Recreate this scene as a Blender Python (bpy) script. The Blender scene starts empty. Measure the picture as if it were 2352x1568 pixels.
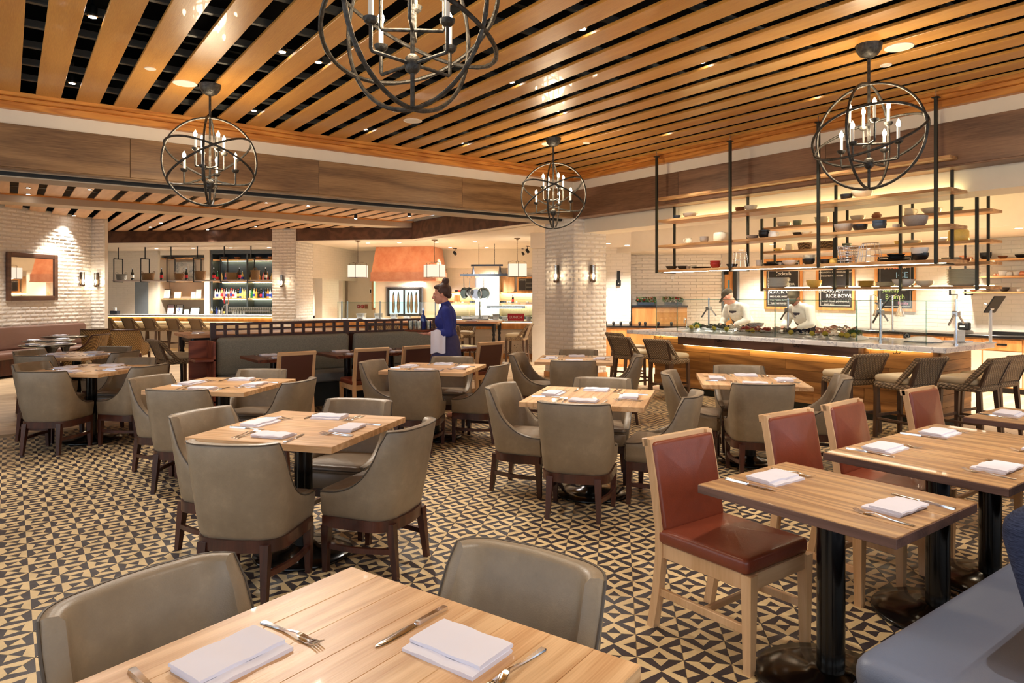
import bpy, bmesh, math, random
from mathutils import Vector, Matrix
random.seed(7)
PI = math.pi
R = math.radians
sc = bpy.context.scene
COL = sc.collection

# ------------------------------------------------------------------ camera, world, exposure, large lights
YAW = 36.325                                   # the view heads this far clockwise of the +Y room axis
F_PX, CX, HZ, EYE = 1575.0, 1176.0, 676.0, 1.53
FW = Vector((math.sin(R(YAW)), math.cos(R(YAW))))
RT = Vector((math.cos(R(YAW)), -math.sin(R(YAW))))
cam_d = bpy.data.cameras.new('camera')
cam_d.sensor_width = 36.0
cam_d.lens = F_PX / 2352 * 36.0
cam_d.shift_y = -(784 - HZ) / 2352
cam_d.clip_start = 0.05
cam = bpy.data.objects.new('camera', cam_d)
cam.location = (0, 0, EYE)
cam.rotation_euler = (R(90), 0, R(-YAW))
COL.objects.link(cam)
sc.camera = cam
sc.view_settings.view_transform = 'Standard'
sc.view_settings.look = 'None'
sc.view_settings.exposure = 0.68
sc.view_settings.gamma = 1.0
sc.view_settings.use_curve_mapping = False
try:
    sc.cycles.max_bounces = 6
    sc.cycles.diffuse_bounces = 3
    sc.cycles.glossy_bounces = 3
    sc.cycles.transmission_bounces = 4
    sc.cycles.transparent_max_bounces = 10
    sc.cycles.caustics_reflective = False
    sc.cycles.caustics_refractive = False
    sc.cycles.sample_clamp_indirect = 4.0
    sc.cycles.use_denoising = True
except Exception:
    pass
world = bpy.data.worlds.new('world')
sc.world = world
world.use_nodes = True
wb = world.node_tree.nodes['Background']
wb.inputs[0].default_value = (0.75, 0.86, 1.0, 1)
wb.inputs[1].default_value = 1.0

def area(name, loc, rot, sx, sy, power, color, shape='RECTANGLE', spread=180):
    l = bpy.data.lights.new(name, 'AREA')
    l.shape = shape; l.size = sx
    if shape in ('RECTANGLE', 'ELLIPSE'): l.size_y = sy
    l.energy = power; l.color = color; l.spread = R(spread)
    o = bpy.data.objects.new(name, l); o.location = loc; o.rotation_euler = rot
    COL.objects.link(o); return o
# daylight entering through the window walls behind the viewer
area('window_daylight', (3.2, -2.85, 1.75), (R(90), 0, R(180)), 10.5, 2.6, 520, (0.74, 0.86, 1.0))
area('window_daylight', (-2.85, 4.0, 1.75), (R(90), 0, R(90)), 9.5, 2.6, 380, (0.74, 0.86, 1.0))

def spot(name, loc, target, power, color, size=70, blend=0.35, radius=0.03, parent=None):
    l = bpy.data.lights.new(name, 'SPOT')
    l.energy = power; l.color = color; l.spot_size = R(size); l.spot_blend = blend; l.shadow_soft_size = radius
    o = bpy.data.objects.new(name, l); COL.objects.link(o)
    o.location = loc
    d = Vector(target) - Vector(loc)
    o.rotation_euler = d.to_track_quat('-Z', 'Y').to_euler()
    if parent:
        o.parent = parent; o.matrix_parent_inverse = Matrix.Translation(-Vector(parent.location))
    return o
def point(name, loc, power, color, radius=0.05, parent=None):
    l = bpy.data.lights.new(name, 'POINT')
    l.energy = power; l.color = color; l.shadow_soft_size = radius
    o = bpy.data.objects.new(name, l); COL.objects.link(o); o.location = loc
    if parent: o.parent = parent
    return o

# ------------------------------------------------------------------ plan helpers
def at(u, d):
    """plan point at distance d along the view, for the bearing u"""
    p = FW * d + RT * ((u - CX) / F_PX * d)
    return p.x, p.y
S2 = math.sqrt(0.5)
Q0 = Vector((8.11, 15.2))                     # the bar end of the building is turned 45 degrees
AV, BV = Vector((-S2, S2)), Vector((S2, S2))
def dg(t, b):
    p = Q0 + AV * t + BV * b
    return p.x, p.y
def tu(u, b):
    k = (u - CX) / F_PX
    lat0, d0 = RT.dot(Q0 + BV * b), FW.dot(Q0 + BV * b)
    la, da = RT.dot(AV), FW.dot(AV)
    return (k * d0 - lat0) / (la - k * da)
def dep(x, y): return FW.x * x + FW.y * y
def zat(v, d): return EYE - (v - HZ) * d / F_PX
def on_x(u, X):
    k = (u - CX) / F_PX
    return -(RT.x - k * FW.x) * X / (RT.y - k * FW.y)
def on_y(u, Y):
    k = (u - CX) / F_PX
    return -(RT.y - k * FW.y) * Y / (RT.x - k * FW.x)

# ------------------------------------------------------------------ mesh builder
class MB:
    def __init__(s):
        s.v = []; s.f = []; s.m = []; s.mi = 0
    def add(s, vs, fs, M=None):
        o = len(s.v)
        if M is not None: vs = [M @ Vector(p) for p in vs]
        s.v += [tuple(p) for p in vs]
        s.f += [tuple(i + o for i in f) for f in fs]
        s.m += [s.mi] * len(fs)
        return s
    def box(s, c, d, rz=0, M=None):
        x, y, z = d[0] / 2, d[1] / 2, d[2] / 2
        vs = [(-x,-y,-z),(x,-y,-z),(x,y,-z),(-x,y,-z),(-x,-y,z),(x,-y,z),(x,y,z),(-x,y,z)]
        T = Matrix.Translation(c) @ Matrix.Rotation(rz, 4, 'Z')
        if M is not None: T = M @ T
        return s.add(vs, [(0,3,2,1),(4,5,6,7),(0,1,5,4),(1,2,6,5),(2,3,7,6),(3,0,4,7)], T)
    def span(s, a, b, M=None):
        return s.box([(a[i]+b[i])/2 for i in range(3)], [abs(b[i]-a[i]) for i in range(3)], 0, M)
    def cbox(s, c, d, r=0.004, rz=0, M=None):
        """box with chamfered edges"""
        h = [d[0]/2, d[1]/2, d[2]/2]
        r = min(r, min(h) * 0.95)
        vs = []; idx = {}
        for sx in (-1, 1):
            for sy in (-1, 1):
                for sz in (-1, 1):
                    for ax in range(3):
                        p = [sx*(h[0]-r), sy*(h[1]-r), sz*(h[2]-r)]
                        p[ax] += r * (sx, sy, sz)[ax]
                        idx[(sx, sy, sz, ax)] = len(vs); vs.append(tuple(p))
        fs = []
        for ax in range(3):
            o = [a for a in range(3) if a != ax]
            for sg in (-1, 1):
                q = []
                for (p0, p1) in ((-1,-1),(1,-1),(1,1),(-1,1)):
                    k = [0,0,0]; k[ax] = sg; k[o[0]] = p0; k[o[1]] = p1
                    q.append(idx[(k[0],k[1],k[2],ax)])
                if (sg == 1) != (ax != 1): q.reverse()
                fs.append(tuple(q))
        for ax in range(3):
            o = [a for a in range(3) if a != ax]
            for p0 in (-1, 1):
                for p1 in (-1, 1):
                    k = [0,0,0]; k[o[0]] = p0; k[o[1]] = p1
                    a = list(k); b = list(k); a[ax] = -1; b[ax] = 1
                    q = [idx[(*a,o[0])], idx[(*b,o[0])], idx[(*b,o[1])], idx[(*a,o[1])]]
                    nrm = Vector(k)
                    e1 = Vector(vs[q[1]])-Vector(vs[q[0]]); e2 = Vector(vs[q[2]])-Vector(vs[q[0]])
                    if e1.cross(e2).dot(nrm) < 0: q.reverse()
                    fs.append(tuple(q))
        for sx in (-1,1):
            for sy in (-1,1):
                for sz in (-1,1):
                    q = [idx[(sx,sy,sz,a)] for a in range(3)]
                    if sx*sy*sz < 0: q.reverse()
                    fs.append(tuple(q))
        T = Matrix.Translation(c) @ Matrix.Rotation(rz, 4, 'Z')
        if M is not None: T = M @ T
        return s.add(vs, fs, T)
    def cspan(s, a, b, r=0.004, M=None):
        return s.cbox([(a[i]+b[i])/2 for i in range(3)], [abs(b[i]-a[i]) for i in range(3)], r, 0, M)
    def bar(s, p, q, w, h=None, up=(0,0,1), taper=1.0, cap=True):
        """square bar from p to q"""
        p, q = Vector(p), Vector(q); h = h or w
        d = (q-p).normalized(); upv = Vector(up)
        if abs(d.dot(upv)) > 0.98: upv = Vector((0,1,0))
        x = d.cross(upv).normalized(); y = x.cross(d).normalized()
        vs = []
        for P, k in ((p,1.0),(q,taper)):
            for a, b in ((-1,-1),(1,-1),(1,1),(-1,1)):
                vs.append(P + x*a*w/2*k + y*b*h/2*k)
        return s.add(vs, [(0,1,2,3),(7,6,5,4),(0,4,5,1),(1,5,6,2),(2,6,7,3),(3,7,4,0)])
    def tube(s, pts, r, n=8, closed=False, cap=True):
        pts = [Vector(p) for p in pts]; m = len(pts)
        rs = r if isinstance(r, (list, tuple)) else [r]*m
        vs = []; prev = None
        for i, p in enumerate(pts):
            if closed: t = pts[(i+1) % m] - pts[i-1]
            else: t = pts[min(i+1, m-1)] - pts[max(i-1, 0)]
            t.normalize()
            if prev is None:
                a = Vector((0,0,1)) if abs(t.z) < 0.9 else Vector((1,0,0))
                x = t.cross(a).normalized()
            else:
                x = (prev - t*prev.dot(t)).normalized()
            prev = x; y = t.cross(x)
            for k in range(n):
                a = 2*PI*k/n
                vs.append(p + (x*math.cos(a) + y*math.sin(a)) * rs[i])
        fs = []
        for i in range(m if closed else m-1):
            j = (i+1) % m
            for k in range(n):
                fs.append((i*n+k, i*n+(k+1) % n, j*n+(k+1) % n, j*n+k))
        if cap and not closed:
            fs.append(tuple(range(n-1, -1, -1))); fs.append(tuple((m-1)*n+k for k in range(n)))
        return s.add(vs, fs)
    def cyl(s, c, r, z0, z1, n=20, r2=None):
        r2 = r if r2 is None else r2
        return s.lathe([(0,z0),(r,z0),(r2,z1),(0,z1)], c, n)
    def lathe(s, prof, c=(0,0,0), n=20, M=None):
        vs = []; rings = []
        for (r, z) in prof:
            if r <= 1e-6:
                rings.append([len(vs)]); vs.append((c[0], c[1], c[2]+z))
            else:
                rings.append(list(range(len(vs), len(vs)+n)))
                for k in range(n):
                    a = 2*PI*k/n
                    vs.append((c[0]+r*math.cos(a), c[1]+r*math.sin(a), c[2]+z))
        fs = []
        for A, B in zip(rings, rings[1:]):
            if len(A) == 1 and len(B) == 1: continue
            for k in range(n):
                j = (k+1) % n
                if len(A) == 1: fs.append((A[0], B[j], B[k]))
                elif len(B) == 1: fs.append((A[k], A[j], B[0]))
                else: fs.append((A[k], A[j], B[j], B[k]))
        return s.add(vs, fs, M)
    def loft(s, rings, cap0=True, cap1=True, closed=True, M=None):
        n = len(rings[0]); vs = [p for r in rings for p in r]; fs = []
        for i in range(len(rings)-1):
            for k in range(n if closed else n-1):
                j = (k+1) % n
                fs.append((i*n+k, i*n+j, (i+1)*n+j, (i+1)*n+k))
        if cap0: fs.append(tuple(range(n-1, -1, -1)))
        if cap1: fs.append(tuple((len(rings)-1)*n+k for k in range(n)))
        return s.add(vs, fs, M)
    def prism(s, poly, z0, z1, M=None):
        """poly counter-clockwise"""
        return s.loft([[(x,y,z0) for x,y in poly], [(x,y,z1) for x,y in poly]], M=M)
    def pillow(s, c, d, r=0.03, crown=0.02, n=4, rz=0, M=None):
        """rounded cushion standing on its base, centre of base c"""
        sx, sy, sz = d; r = min(r, sz*0.49)
        prof = []
        for i in range(5):
            a = PI/2*i/4; prof.append((r*(1-math.sin(a)), r*(1-math.cos(a))))
        prof2 = [(ins, z) for ins, z in prof]
        prof2 += [(ins, sz - z) for ins, z in reversed(prof)]
        rings = [rrect(sx-2*i, sy-2*i, max(0.008, r*1.2 - i*0.6), z, n) for i, z in prof2]
        ax, ay = (sx-2*r)/2, (sy-2*r)/2
        for k in range(1, 8):
            f = 1-k/8.0
            rings.append([(x, y, sz + crown*max(0, 1-(x/ax)**2)*max(0, 1-(y/ay)**2)) for x, y, z in rrect((sx-2*r)*f, (sy-2*r)*f, max(0.002, r*f*0.5), 0, n)])
        T = Matrix.Translation(c) @ Matrix.Rotation(rz, 4, 'Z')
        if M is not None: T = M @ T
        return s.loft(rings, M=T)
    def mesh(s, name, mats, smooth=35):
        me = bpy.data.meshes.new(name)
        me.from_pydata(s.v, [], s.f)
        mats = mats if isinstance(mats, (list, tuple)) else [mats]
        for m in mats: me.materials.append(MAT[m] if isinstance(m, str) else m)
        if len(mats) > 1: me.polygons.foreach_set('material_index', s.m)
        if smooth:
            me.shade_smooth(); me.set_sharp_from_angle(angle=R(smooth))
        me.update()
        return me
    def build(s, name, mats, parent=None, smooth=35, **kw):
        return put(name, s.mesh(name, mats, smooth), parent, **kw)
def rrect(sx, sy, r, z, n=4):
    r = max(0.0005, min(r, sx*0.499, sy*0.499)); out = []
    for cx, cy, a0 in ((sx/2-r, sy/2-r, 0), (-sx/2+r, sy/2-r, 90), (-sx/2+r, -sy/2+r, 180), (sx/2-r, -sy/2+r, 270)):
        for i in range(n+1):
            a = R(a0 + 90*i/n); out.append((cx+r*math.cos(a), cy+r*math.sin(a), z))
    return out
def put(name, me, parent=None, loc=None, rz=None, rot=None, label=None, cat=None, group=None, kind=None):
    o = bpy.data.objects.new(name, me); COL.objects.link(o)
    if parent is not None: o.parent = parent
    if loc is not None: o.location = loc
    if rot is not None: o.rotation_euler = rot
    elif rz is not None: o.rotation_euler = (0, 0, rz)
    tag(o, label, cat, group, kind)
    return o
def tag(o, label=None, cat=None, group=None, kind=None):
    if label: o['label'] = label
    if cat: o['category'] = cat
    if group: o['group'] = group
    if kind: o['kind'] = kind
    return o
def thing(name, label, cat, loc=(0,0,0), rz=0, group=None):
    o = bpy.data.objects.new(name, None); COL.objects.link(o)
    o.empty_display_size = 0.1
    o.location = loc; o.rotation_euler = (0,0,rz)
    return tag(o, label, cat, group)
def dup(o, loc=None, rz=None, label=None, group=None, parent=None, scale=None):
    c = o.copy(); COL.objects.link(c)
    if parent is not None: c.parent = parent
    if loc is not None: c.location = loc
    if rz is not None: c.rotation_euler = (0,0,rz)
    if label: c['label'] = label
    if group: c['group'] = group
    if scale: c.scale = scale
    for ch in list(KIDS.get(o.name, ()) or o.children):
        dup(ch, parent=c)
    return c
KIDS = {}

# ------------------------------------------------------------------ materials
MAT = {}
class NT:
    def __init__(s, name):
        m = bpy.data.materials.new(name); m.use_nodes = True
        s.m = m; s.t = m.node_tree; s.n = s.t.nodes; s.p = s.n['Principled BSDF']; MAT[name] = m
    def node(s, typ, **kw):
        nd = s.n.new(typ)
        for k, v in kw.items():
            if k.startswith('i_'): nd.inputs[k[2:].replace('_', ' ')].default_value = v
            else: setattr(nd, k, v)
        return nd
    def link(s, a, b): s.t.links.new(a, b)
    def coords(s, scale=(1,1,1), kind='Object', rand=True, rot=(0,0,0)):
        tc = s.node('ShaderNodeTexCoord'); mp = s.node('ShaderNodeMapping')
        mp.inputs['Scale'].default_value = scale; mp.inputs['Rotation'].default_value = rot
        s.link(tc.outputs[kind], mp.inputs['Vector'])
        if rand:
            oi = s.node('ShaderNodeObjectInfo')
            mu = s.node('ShaderNodeVectorMath', operation='SCALE'); mu.inputs[0].default_value = (31.7, 17.3, 23.9)
            s.link(oi.outputs['Random'], mu.inputs['Scale']); s.link(mu.outputs[0], mp.inputs['Location'])
        return mp.outputs[0]
    def noise(s, vec, scale, detail=3, rough=0.55):
        nd = s.node('ShaderNodeTexNoise'); nd.inputs['Scale'].default_value = scale
        nd.inputs['Detail'].default_value = detail; nd.inputs['Roughness'].default_value = rough
        if vec is not None: s.link(vec, nd.inputs['Vector'])
        return nd.outputs[0]
    def math(s, op, a, b=None, c=None):
        nd = s.node('ShaderNodeMath', operation=op)
        for i, x in enumerate((a, b, c)):
            if x is None: continue
            if isinstance(x, (int, float)): nd.inputs[i].default_value = x
            else: s.link(x, nd.inputs[i])
        return nd.outputs[0]
    def ramp(s, fac, stops, interp='LINEAR'):
        nd = s.node('ShaderNodeValToRGB'); cr = nd.color_ramp; cr.interpolation = interp
        while len(cr.elements) < len(stops): cr.elements.new(0.5)
        for e, (p, c) in zip(cr.elements, stops): e.position = p; e.color = (*c, 1)
        s.link(fac, nd.inputs[0]); return nd.outputs[0]
    def mix(s, fac, a, b, blend='MIX'):
        nd = s.node('ShaderNodeMix', data_type='RGBA', blend_type=blend)
        for i, x in ((0, fac), (6, a), (7, b)):
            if isinstance(x, (int, float)): nd.inputs[i].default_value = x
            elif isinstance(x, tuple): nd.inputs[i].default_value = (*x, 1)
            else: s.link(x, nd.inputs[i])
        return nd.outputs[2]
    def bump(s, h, dist=0.002, strength=1.0):
        nd = s.node('ShaderNodeBump'); nd.inputs['Distance'].default_value = dist; nd.inputs['Strength'].default_value = strength
        s.link(h, nd.inputs['Height']); s.link(nd.outputs[0], s.p.inputs['Normal']); return nd
    def base(s, c):
        if isinstance(c, tuple): s.p.inputs['Base Color'].default_value = (*c, 1)
        else: s.link(c, s.p.inputs['Base Color'])
    def set(s, rough=None, metal=None, spec=None, coat=None, coat_rough=None, sheen=None):
        for k, v in (('Roughness', rough), ('Metallic', metal), ('Specular IOR Level', spec), ('Coat Weight', coat), ('Coat Roughness', coat_rough), ('Sheen Weight', sheen)):
            if v is None: continue
            if isinstance(v, (int, float)): s.p.inputs[k].default_value = v
            else: s.link(v, s.p.inputs[k])
def srgb(*c):
    return tuple((x/255/12.92 if x/255 <= 0.04045 else ((x/255+0.055)/1.055)**2.4) for x in c)
def plain(name, c, rough=0.5, metal=0.0, spec=0.5, var=0.06, coat=0, nscale=6.0):
    t = NT(name)
    n = t.noise(t.coords(), nscale, 3)
    k = t.ramp(n, [(0.3, tuple(x*(1-var) for x in c)), (0.7, tuple(min(1, x*(1+var)) for x in c))])
    t.base(k); t.set(rough, metal, spec, coat); return t
def emit(name, c, strength):
    t = NT(name); t.base((0,0,0)); t.set(rough=1, spec=0)
    t.p.inputs['Emission Color'].default_value = (*c, 1); t.p.inputs['Emission Strength'].default_value = strength; return t
def wood(name, dark, light, axis='X', across=22, along=1.2, rough=0.42, rings=9.0, amp=0.45, bumpd=0.0006, tone=0.12, coat=0.0, fine=1.0):
    """grain runs along `axis` in object space"""
    t = NT(name)
    sc_ = {'X': (along, across, across), 'Y': (across, along, across), 'Z': (across, across, along)}[axis]
    v = t.coords(sc_)
    lowsc = {'X': (along*0.35, across*0.16, across*0.16), 'Y': (across*0.16, along*0.35, across*0.16), 'Z': (across*0.16, across*0.16, along*0.35)}[axis]
    v2 = t.coords(lowsc)
    low = t.noise(v2, 1.0, 2)
    ring = t.math('SINE', t.math('MULTIPLY', low, rings*6.28))
    ring = t.math('MULTIPLY_ADD', ring, 0.5, 0.5)
    f = t.noise(v, 4.0*fine, 4, 0.65)
    g = t.math('ADD', t.math('MULTIPLY', ring, amp), t.math('MULTIPLY', f, 1-amp))
    c = t.ramp(g, [(0.22, dark), (0.72, light)])
    oi = t.node('ShaderNodeObjectInfo')
    k = t.math('MULTIPLY_ADD', oi.outputs['Random'], 2*tone, 1-tone)
    hs = t.node('ShaderNodeHueSaturation'); t.link(c, hs.inputs['Color']); t.link(k, hs.inputs['Value'])
    t.base(hs.outputs[0]); t.set(rough, 0, 0.45, coat)
    t.bump(f, bumpd); return t
def leather(name, c, rough=0.42, var=0.16, dist=0.0006, coat=0.0, mott=5.0):
    t = NT(name)
    v = t.coords(rand=True)
    n = t.noise(v, mott, 5, 0.7)
    n2 = t.noise(v, 22, 4, 0.7)
    m = t.math('ADD', t.math('MULTIPLY', n, 0.7), t.math('MULTIPLY', n2, 0.3))
    k = t.ramp(m, [(0.32, tuple(x*(1-var) for x in c)), (0.55, c), (0.72, tuple(min(1, x*(1+var*1.4)) for x in c))])
    t.base(k); t.set(rough, 0, 0.5, coat)
    t.bump(t.noise(v, 260, 2), dist); return t
def glass(name, tint=(0.93, 0.98, 0.97), gl=0.10, rough=0.0):
    t = NT(name)
    out = t.n['Material Output']
    tr = t.node('ShaderNodeBsdfTransparent'); tr.inputs[0].default_value = (*tint, 1)
    g = t.node('ShaderNodeBsdfGlossy'); g.inputs['Roughness'].default_value = rough
    fr = t.node('ShaderNodeFresnel'); fr.inputs[0].default_value = 1.45
    mx = t.node('ShaderNodeMixShader')
    t.link(t.math('MULTIPLY_ADD', fr.outputs[0], 0.9, gl), mx.inputs[0]); t.link(tr.outputs[0], mx.inputs[1]); t.link(g.outputs[0], mx.inputs[2])
    t.link(mx.outputs[0], out.inputs[0]); return t

wood('slat_oak', srgb(184,122,50), srgb(216,158,78), 'Y', across=26, along=0.9, rough=0.32, rings=3, amp=0.16, tone=0.04, fine=2.4, coat=0.15)
wood('trim_oak_x', srgb(186,112,44), srgb(222,150,70), 'X', across=24, rings=8, tone=0.04, rough=0.4)
wood('trim_oak_y', srgb(186,112,44), srgb(222,150,70), 'Y', across=24, rings=8, tone=0.04, rough=0.4)
wood('slat_maple', srgb(206,160,116), srgb(226,184,142), 'Y', across=20, rings=5, amp=0.3, tone=0.03)
wood('walnut_x', srgb(98,68,40), srgb(162,124,82), 'X', across=13, along=0.6, rings=5, amp=0.30, tone=0.05, fine=1.7)
wood('walnut_y', srgb(92,64,46), srgb(150,112,84), 'Y', across=13, along=0.6, rings=5, amp=0.30, tone=0.05, fine=1.7)
wood('walnut_dark', srgb(66,42,32), srgb(116,80,60), 'X', across=13, along=0.6, rings=5, amp=0.30, tone=0.05, fine=1.7)
wood('ash_top', srgb(192,142,94), srgb(230,188,140), 'X', across=34, along=1.0, rings=7, amp=0.34, rough=0.36, tone=0.07, coat=0.1, fine=1.6)
wood('oak_top', srgb(140,98,66), srgb(204,160,110), 'X', across=34, along=1.0, rings=8, amp=0.36, rough=0.36, tone=0.09, coat=0.1, fine=1.6)
wood('dark_top', srgb(70,36,24), srgb(124,70,48), 'X', across=20, along=0.8, rings=12, rough=0.3, tone=0.08, coat=0.15)
wood('high_top', srgb(170,112,76), srgb(212,160,118), 'X', across=18, rings=10, tone=0.05, rough=0.35)
wood('beech', srgb(206,160,112), srgb(230,190,146), 'Z', across=16, rings=5, amp=0.3, tone=0.04, rough=0.4)
wood('beech_x', srgb(206,160,112), srgb(230,190,146), 'X', across=16, rings=5, amp=0.3, tone=0.04, rough=0.4)
wood('mahogany', srgb(44,22,16), srgb(80,42,30), 'Z', across=18, rings=5, amp=0.3, tone=0.05, rough=0.3, coat=0.2)
wood('lattice_wood', srgb(48,26,20), srgb(84,50,38), 'Z', across=18, rings=5, amp=0.3, tone=0.05, rough=0.35)
wood('bar_plank', srgb(126,82,42), srgb(190,136,76), 'Y', across=20, along=0.8, rings=6, amp=0.36, tone=0.18, rough=0.5, bumpd=0.0015, fine=1.6)
wood('bar_dark', srgb(86,58,46), srgb(128,92,74), 'Y', across=13, along=0.7, rings=12, amp=0.55, tone=0.08, rough=0.5)
wood('shelf_wood', srgb(160,112,66), srgb(206,158,106), 'Y', across=16, rings=7, tone=0.05)
wood('cabinet_oak', srgb(188,124,66), srgb(220,162,100), 'Z', across=16, along=0.9, rings=6, amp=0.3, tone=0.05, fine=1.6)
wood('stool_leg', srgb(70,50,40), srgb(110,84,66), 'Z', across=16, rings=5, amp=0.3, tone=0.05)
wood('floor_plank', srgb(196,166,130), srgb(222,196,162), 'X', across=9, along=0.5, rings=9, amp=0.4, tone=0.06, rough=0.4)
wood('board_wood', srgb(196,150,104), srgb(228,190,146), 'Z', across=12, rings=8, tone=0.05)
leather('taupe_leather', srgb(142,125,103), 0.38, 0.2, mott=7)
leather('taupe_seat', srgb(140,119,97), 0.36, 0.16)
leather('rust_leather', srgb(132,62,40), 0.32, 0.2, coat=0.1)
leather('brown_vinyl', srgb(92,54,42), 0.40, 0.06)
leather('blue_vinyl', srgb(104,112,132), 0.42, 0.05, mott=2)
leather('brown_bench', srgb(112,80,68), 0.42, 0.08)
leather('cream_vinyl', srgb(216,196,160), 0.38, 0.05)
plain('piping', srgb(78,66,54), 0.5)
plain('white_paint', srgb(236,224,204), 0.55, var=0.02)
plain('ceiling_white', srgb(244,232,216), 0.6, var=0.02)
plain('beige_paint', srgb(196,176,150), 0.6, var=0.02)
plain('black_void', (0.004,0.004,0.004), 0.9, spec=0.1)
plain('grey_steel', srgb(104,104,100), 0.5, 0.3)
plain('black_metal', srgb(34,36,38), 0.42, 0.6, var=0.1)
plain('pole_metal', srgb(58,58,52), 0.42, 0.7, var=0.08)
plain('black_gloss', srgb(14,13,13), 0.16, 0, var=0.05)
plain('black_matte', srgb(24,24,25), 0.6)
plain('dark_ceramic', srgb(30,30,32), 0.3)
plain('chrome', (0.82,0.82,0.84), 0.14, 1.0, var=0.03)
plain('steel', (0.62,0.63,0.65), 0.26, 1.0, var=0.04)
plain('bronze', srgb(96,74,56), 0.35, 0.9)
plain('linen', srgb(232,228,238), 0.85, spec=0.2, var=0.02)
plain('cream_ceramic', srgb(240,232,206), 0.28, coat=0.2, var=0.02)
plain('white_ceramic', srgb(240,238,234), 0.25, coat=0.2, var=0.02)
plain('grey_ceramic', srgb(170,160,150), 0.35)
plain('blue_ceramic', srgb(60,74,92), 0.25)
plain('green_ceramic', srgb(120,134,112), 0.3)
plain('brown_ceramic', srgb(140,84,52), 0.35)
plain('yellow_ceramic', srgb(240,206,110), 0.3)
plain('red_ceramic', srgb(170,48,40), 0.25)
plain('navy_wall', srgb(60,74,90), 0.5)
plain('grey_wall', srgb(120,128,136), 0.6)
plain('chalkboard', srgb(34,34,36), 0.75, var=0.25, nscale=9)
plain('chalk', srgb(232,232,226), 0.9)
plain('chalk_pink', srgb(214,120,150), 0.9)
plain('chalk_blue', srgb(130,180,226), 0.9)
plain('chalk_green', srgb(170,204,120), 0.9)
plain('chalk_red', srgb(230,130,110), 0.9)
plain('paper', srgb(244,240,230), 0.8, var=0.01)
plain('skin', srgb(214,152,128), 0.5, spec=0.4, var=0.05)
plain('skin_dark', srgb(150,98,70), 0.5, spec=0.4, var=0.05)
plain('hair_brown', srgb(70,44,34), 0.55)
plain('blue_shirt', srgb(50,58,132), 0.8, spec=0.2, var=0.1, nscale=14)
plain('skirt_cloth', srgb(74,70,104), 0.85, spec=0.2, var=0.1, nscale=20)
plain('chef_white', srgb(238,232,222), 0.8, spec=0.2)
plain('apron_dark', srgb(66,60,64), 0.8, spec=0.2)
plain('cap_cloth', srgb(72,66,54), 0.85, spec=0.2)
plain('leaf_green', srgb(64,128,44), 0.55, var=0.3, nscale=30)
plain('herb_green', srgb(52,78,50), 0.6, var=0.3, nscale=30)
plain('petal_red', srgb(190,36,44), 0.5, var=0.2, nscale=40)
plain('petal_white', srgb(244,238,230), 0.5, var=0.1, nscale=40)
plain('lobster_red', srgb(176,44,28), 0.3, var=0.25, nscale=16)
plain('shrimp_pink', srgb(240,170,140), 0.35, var=0.15, nscale=20)
plain('shell_grey', srgb(120,110,92), 0.4, var=0.35, nscale=25)
plain('oyster_shell', srgb(84,80,68), 0.45, var=0.4, nscale=25)
plain('scallop_shell', srgb(240,222,200), 0.35, var=0.1)
plain('mussel_shell', srgb(34,32,40), 0.25)
plain('lemon_yellow', srgb(244,214,70), 0.4, var=0.08)
plain('lemon_flesh', srgb(250,238,150), 0.35, var=0.06)
plain('ice', srgb(238,240,246), 0.25, var=0.06, nscale=60)
plain('red_card', srgb(196,30,44), 0.5)
plain('red_bell', srgb(170,54,44), 0.4)
plain('granite_black', srgb(22,22,24), 0.2, coat=0.2)
plain('ply_plain', srgb(224,190,146), 0.5)
plain('kitchen_dark', srgb(48,54,56), 0.4)
plain('rubber', srgb(20,20,20), 0.7)
plain('grout', srgb(170,148,116), 0.9, var=0.05)
plain('grout_white', srgb(226,216,202), 0.9, var=0.03)
glass('glass_pane', (0.95, 0.985, 0.975), 0.03)
glass('glass_green', (0.55, 0.80, 0.74), 0.08)
glass('clear_glass', (0.97, 0.98, 0.97), 0.12)
emit('bulb', (1.0, 0.80, 0.52), 40)
emit('led_warm', (1.0, 0.74, 0.34), 8)
emit('led_white', (1.0, 0.88, 0.66), 30)
emit('led_yellow', (1.0, 0.86, 0.42), 14)
emit('lens', (1.0, 0.93, 0.84), 30)
emit('down_lens', (1.0, 0.92, 0.80), 10)
emit('shade_glow', (1.0, 0.80, 0.60), 0.75)
emit('cool_glow', (0.80, 1.0, 0.95), 1.0)
emit('daylit', (0.72, 0.86, 1.0), 2.2)
emit('garden', (0.62, 0.86, 0.55), 0.8)
# cream/dark encaustic tile colours
for nm, c in (('tile_cream', srgb(206,178,132)), ('tile_dark', srgb(54,47,50))):
    t = NT(nm); v = t.coords(rand=True)
    n = t.noise(v, 9, 4, 0.7)
    t.base(t.ramp(n, [(0.3, tuple(x*0.86 for x in c)), (0.7, tuple(min(1, x*1.12) for x in c))]))
    t.set(t.ramp(t.noise(v, 14, 3), [(0.3, (0.34,)*3), (0.7, (0.5,)*3)]), 0, 0.4)
    t.bump(t.noise(v, 120, 2), 0.0004)
# painted brick
for nm, c in (('brick_white', srgb(244,236,226)), ('subway', srgb(242,232,218))):
    t = NT(nm); v = t.coords(rand=False)
    n = t.noise(v, 7, 4, 0.7)
    t.base(t.ramp(n, [(0.3, tuple(x*0.94 for x in c)), (0.7, c)]))
    if nm == 'subway': t.set(0.16, 0, 0.5)
    else:
        t.set(0.75, 0, 0.25); t.bump(t.noise(v, 22, 6, 0.75), 0.012)
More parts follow.
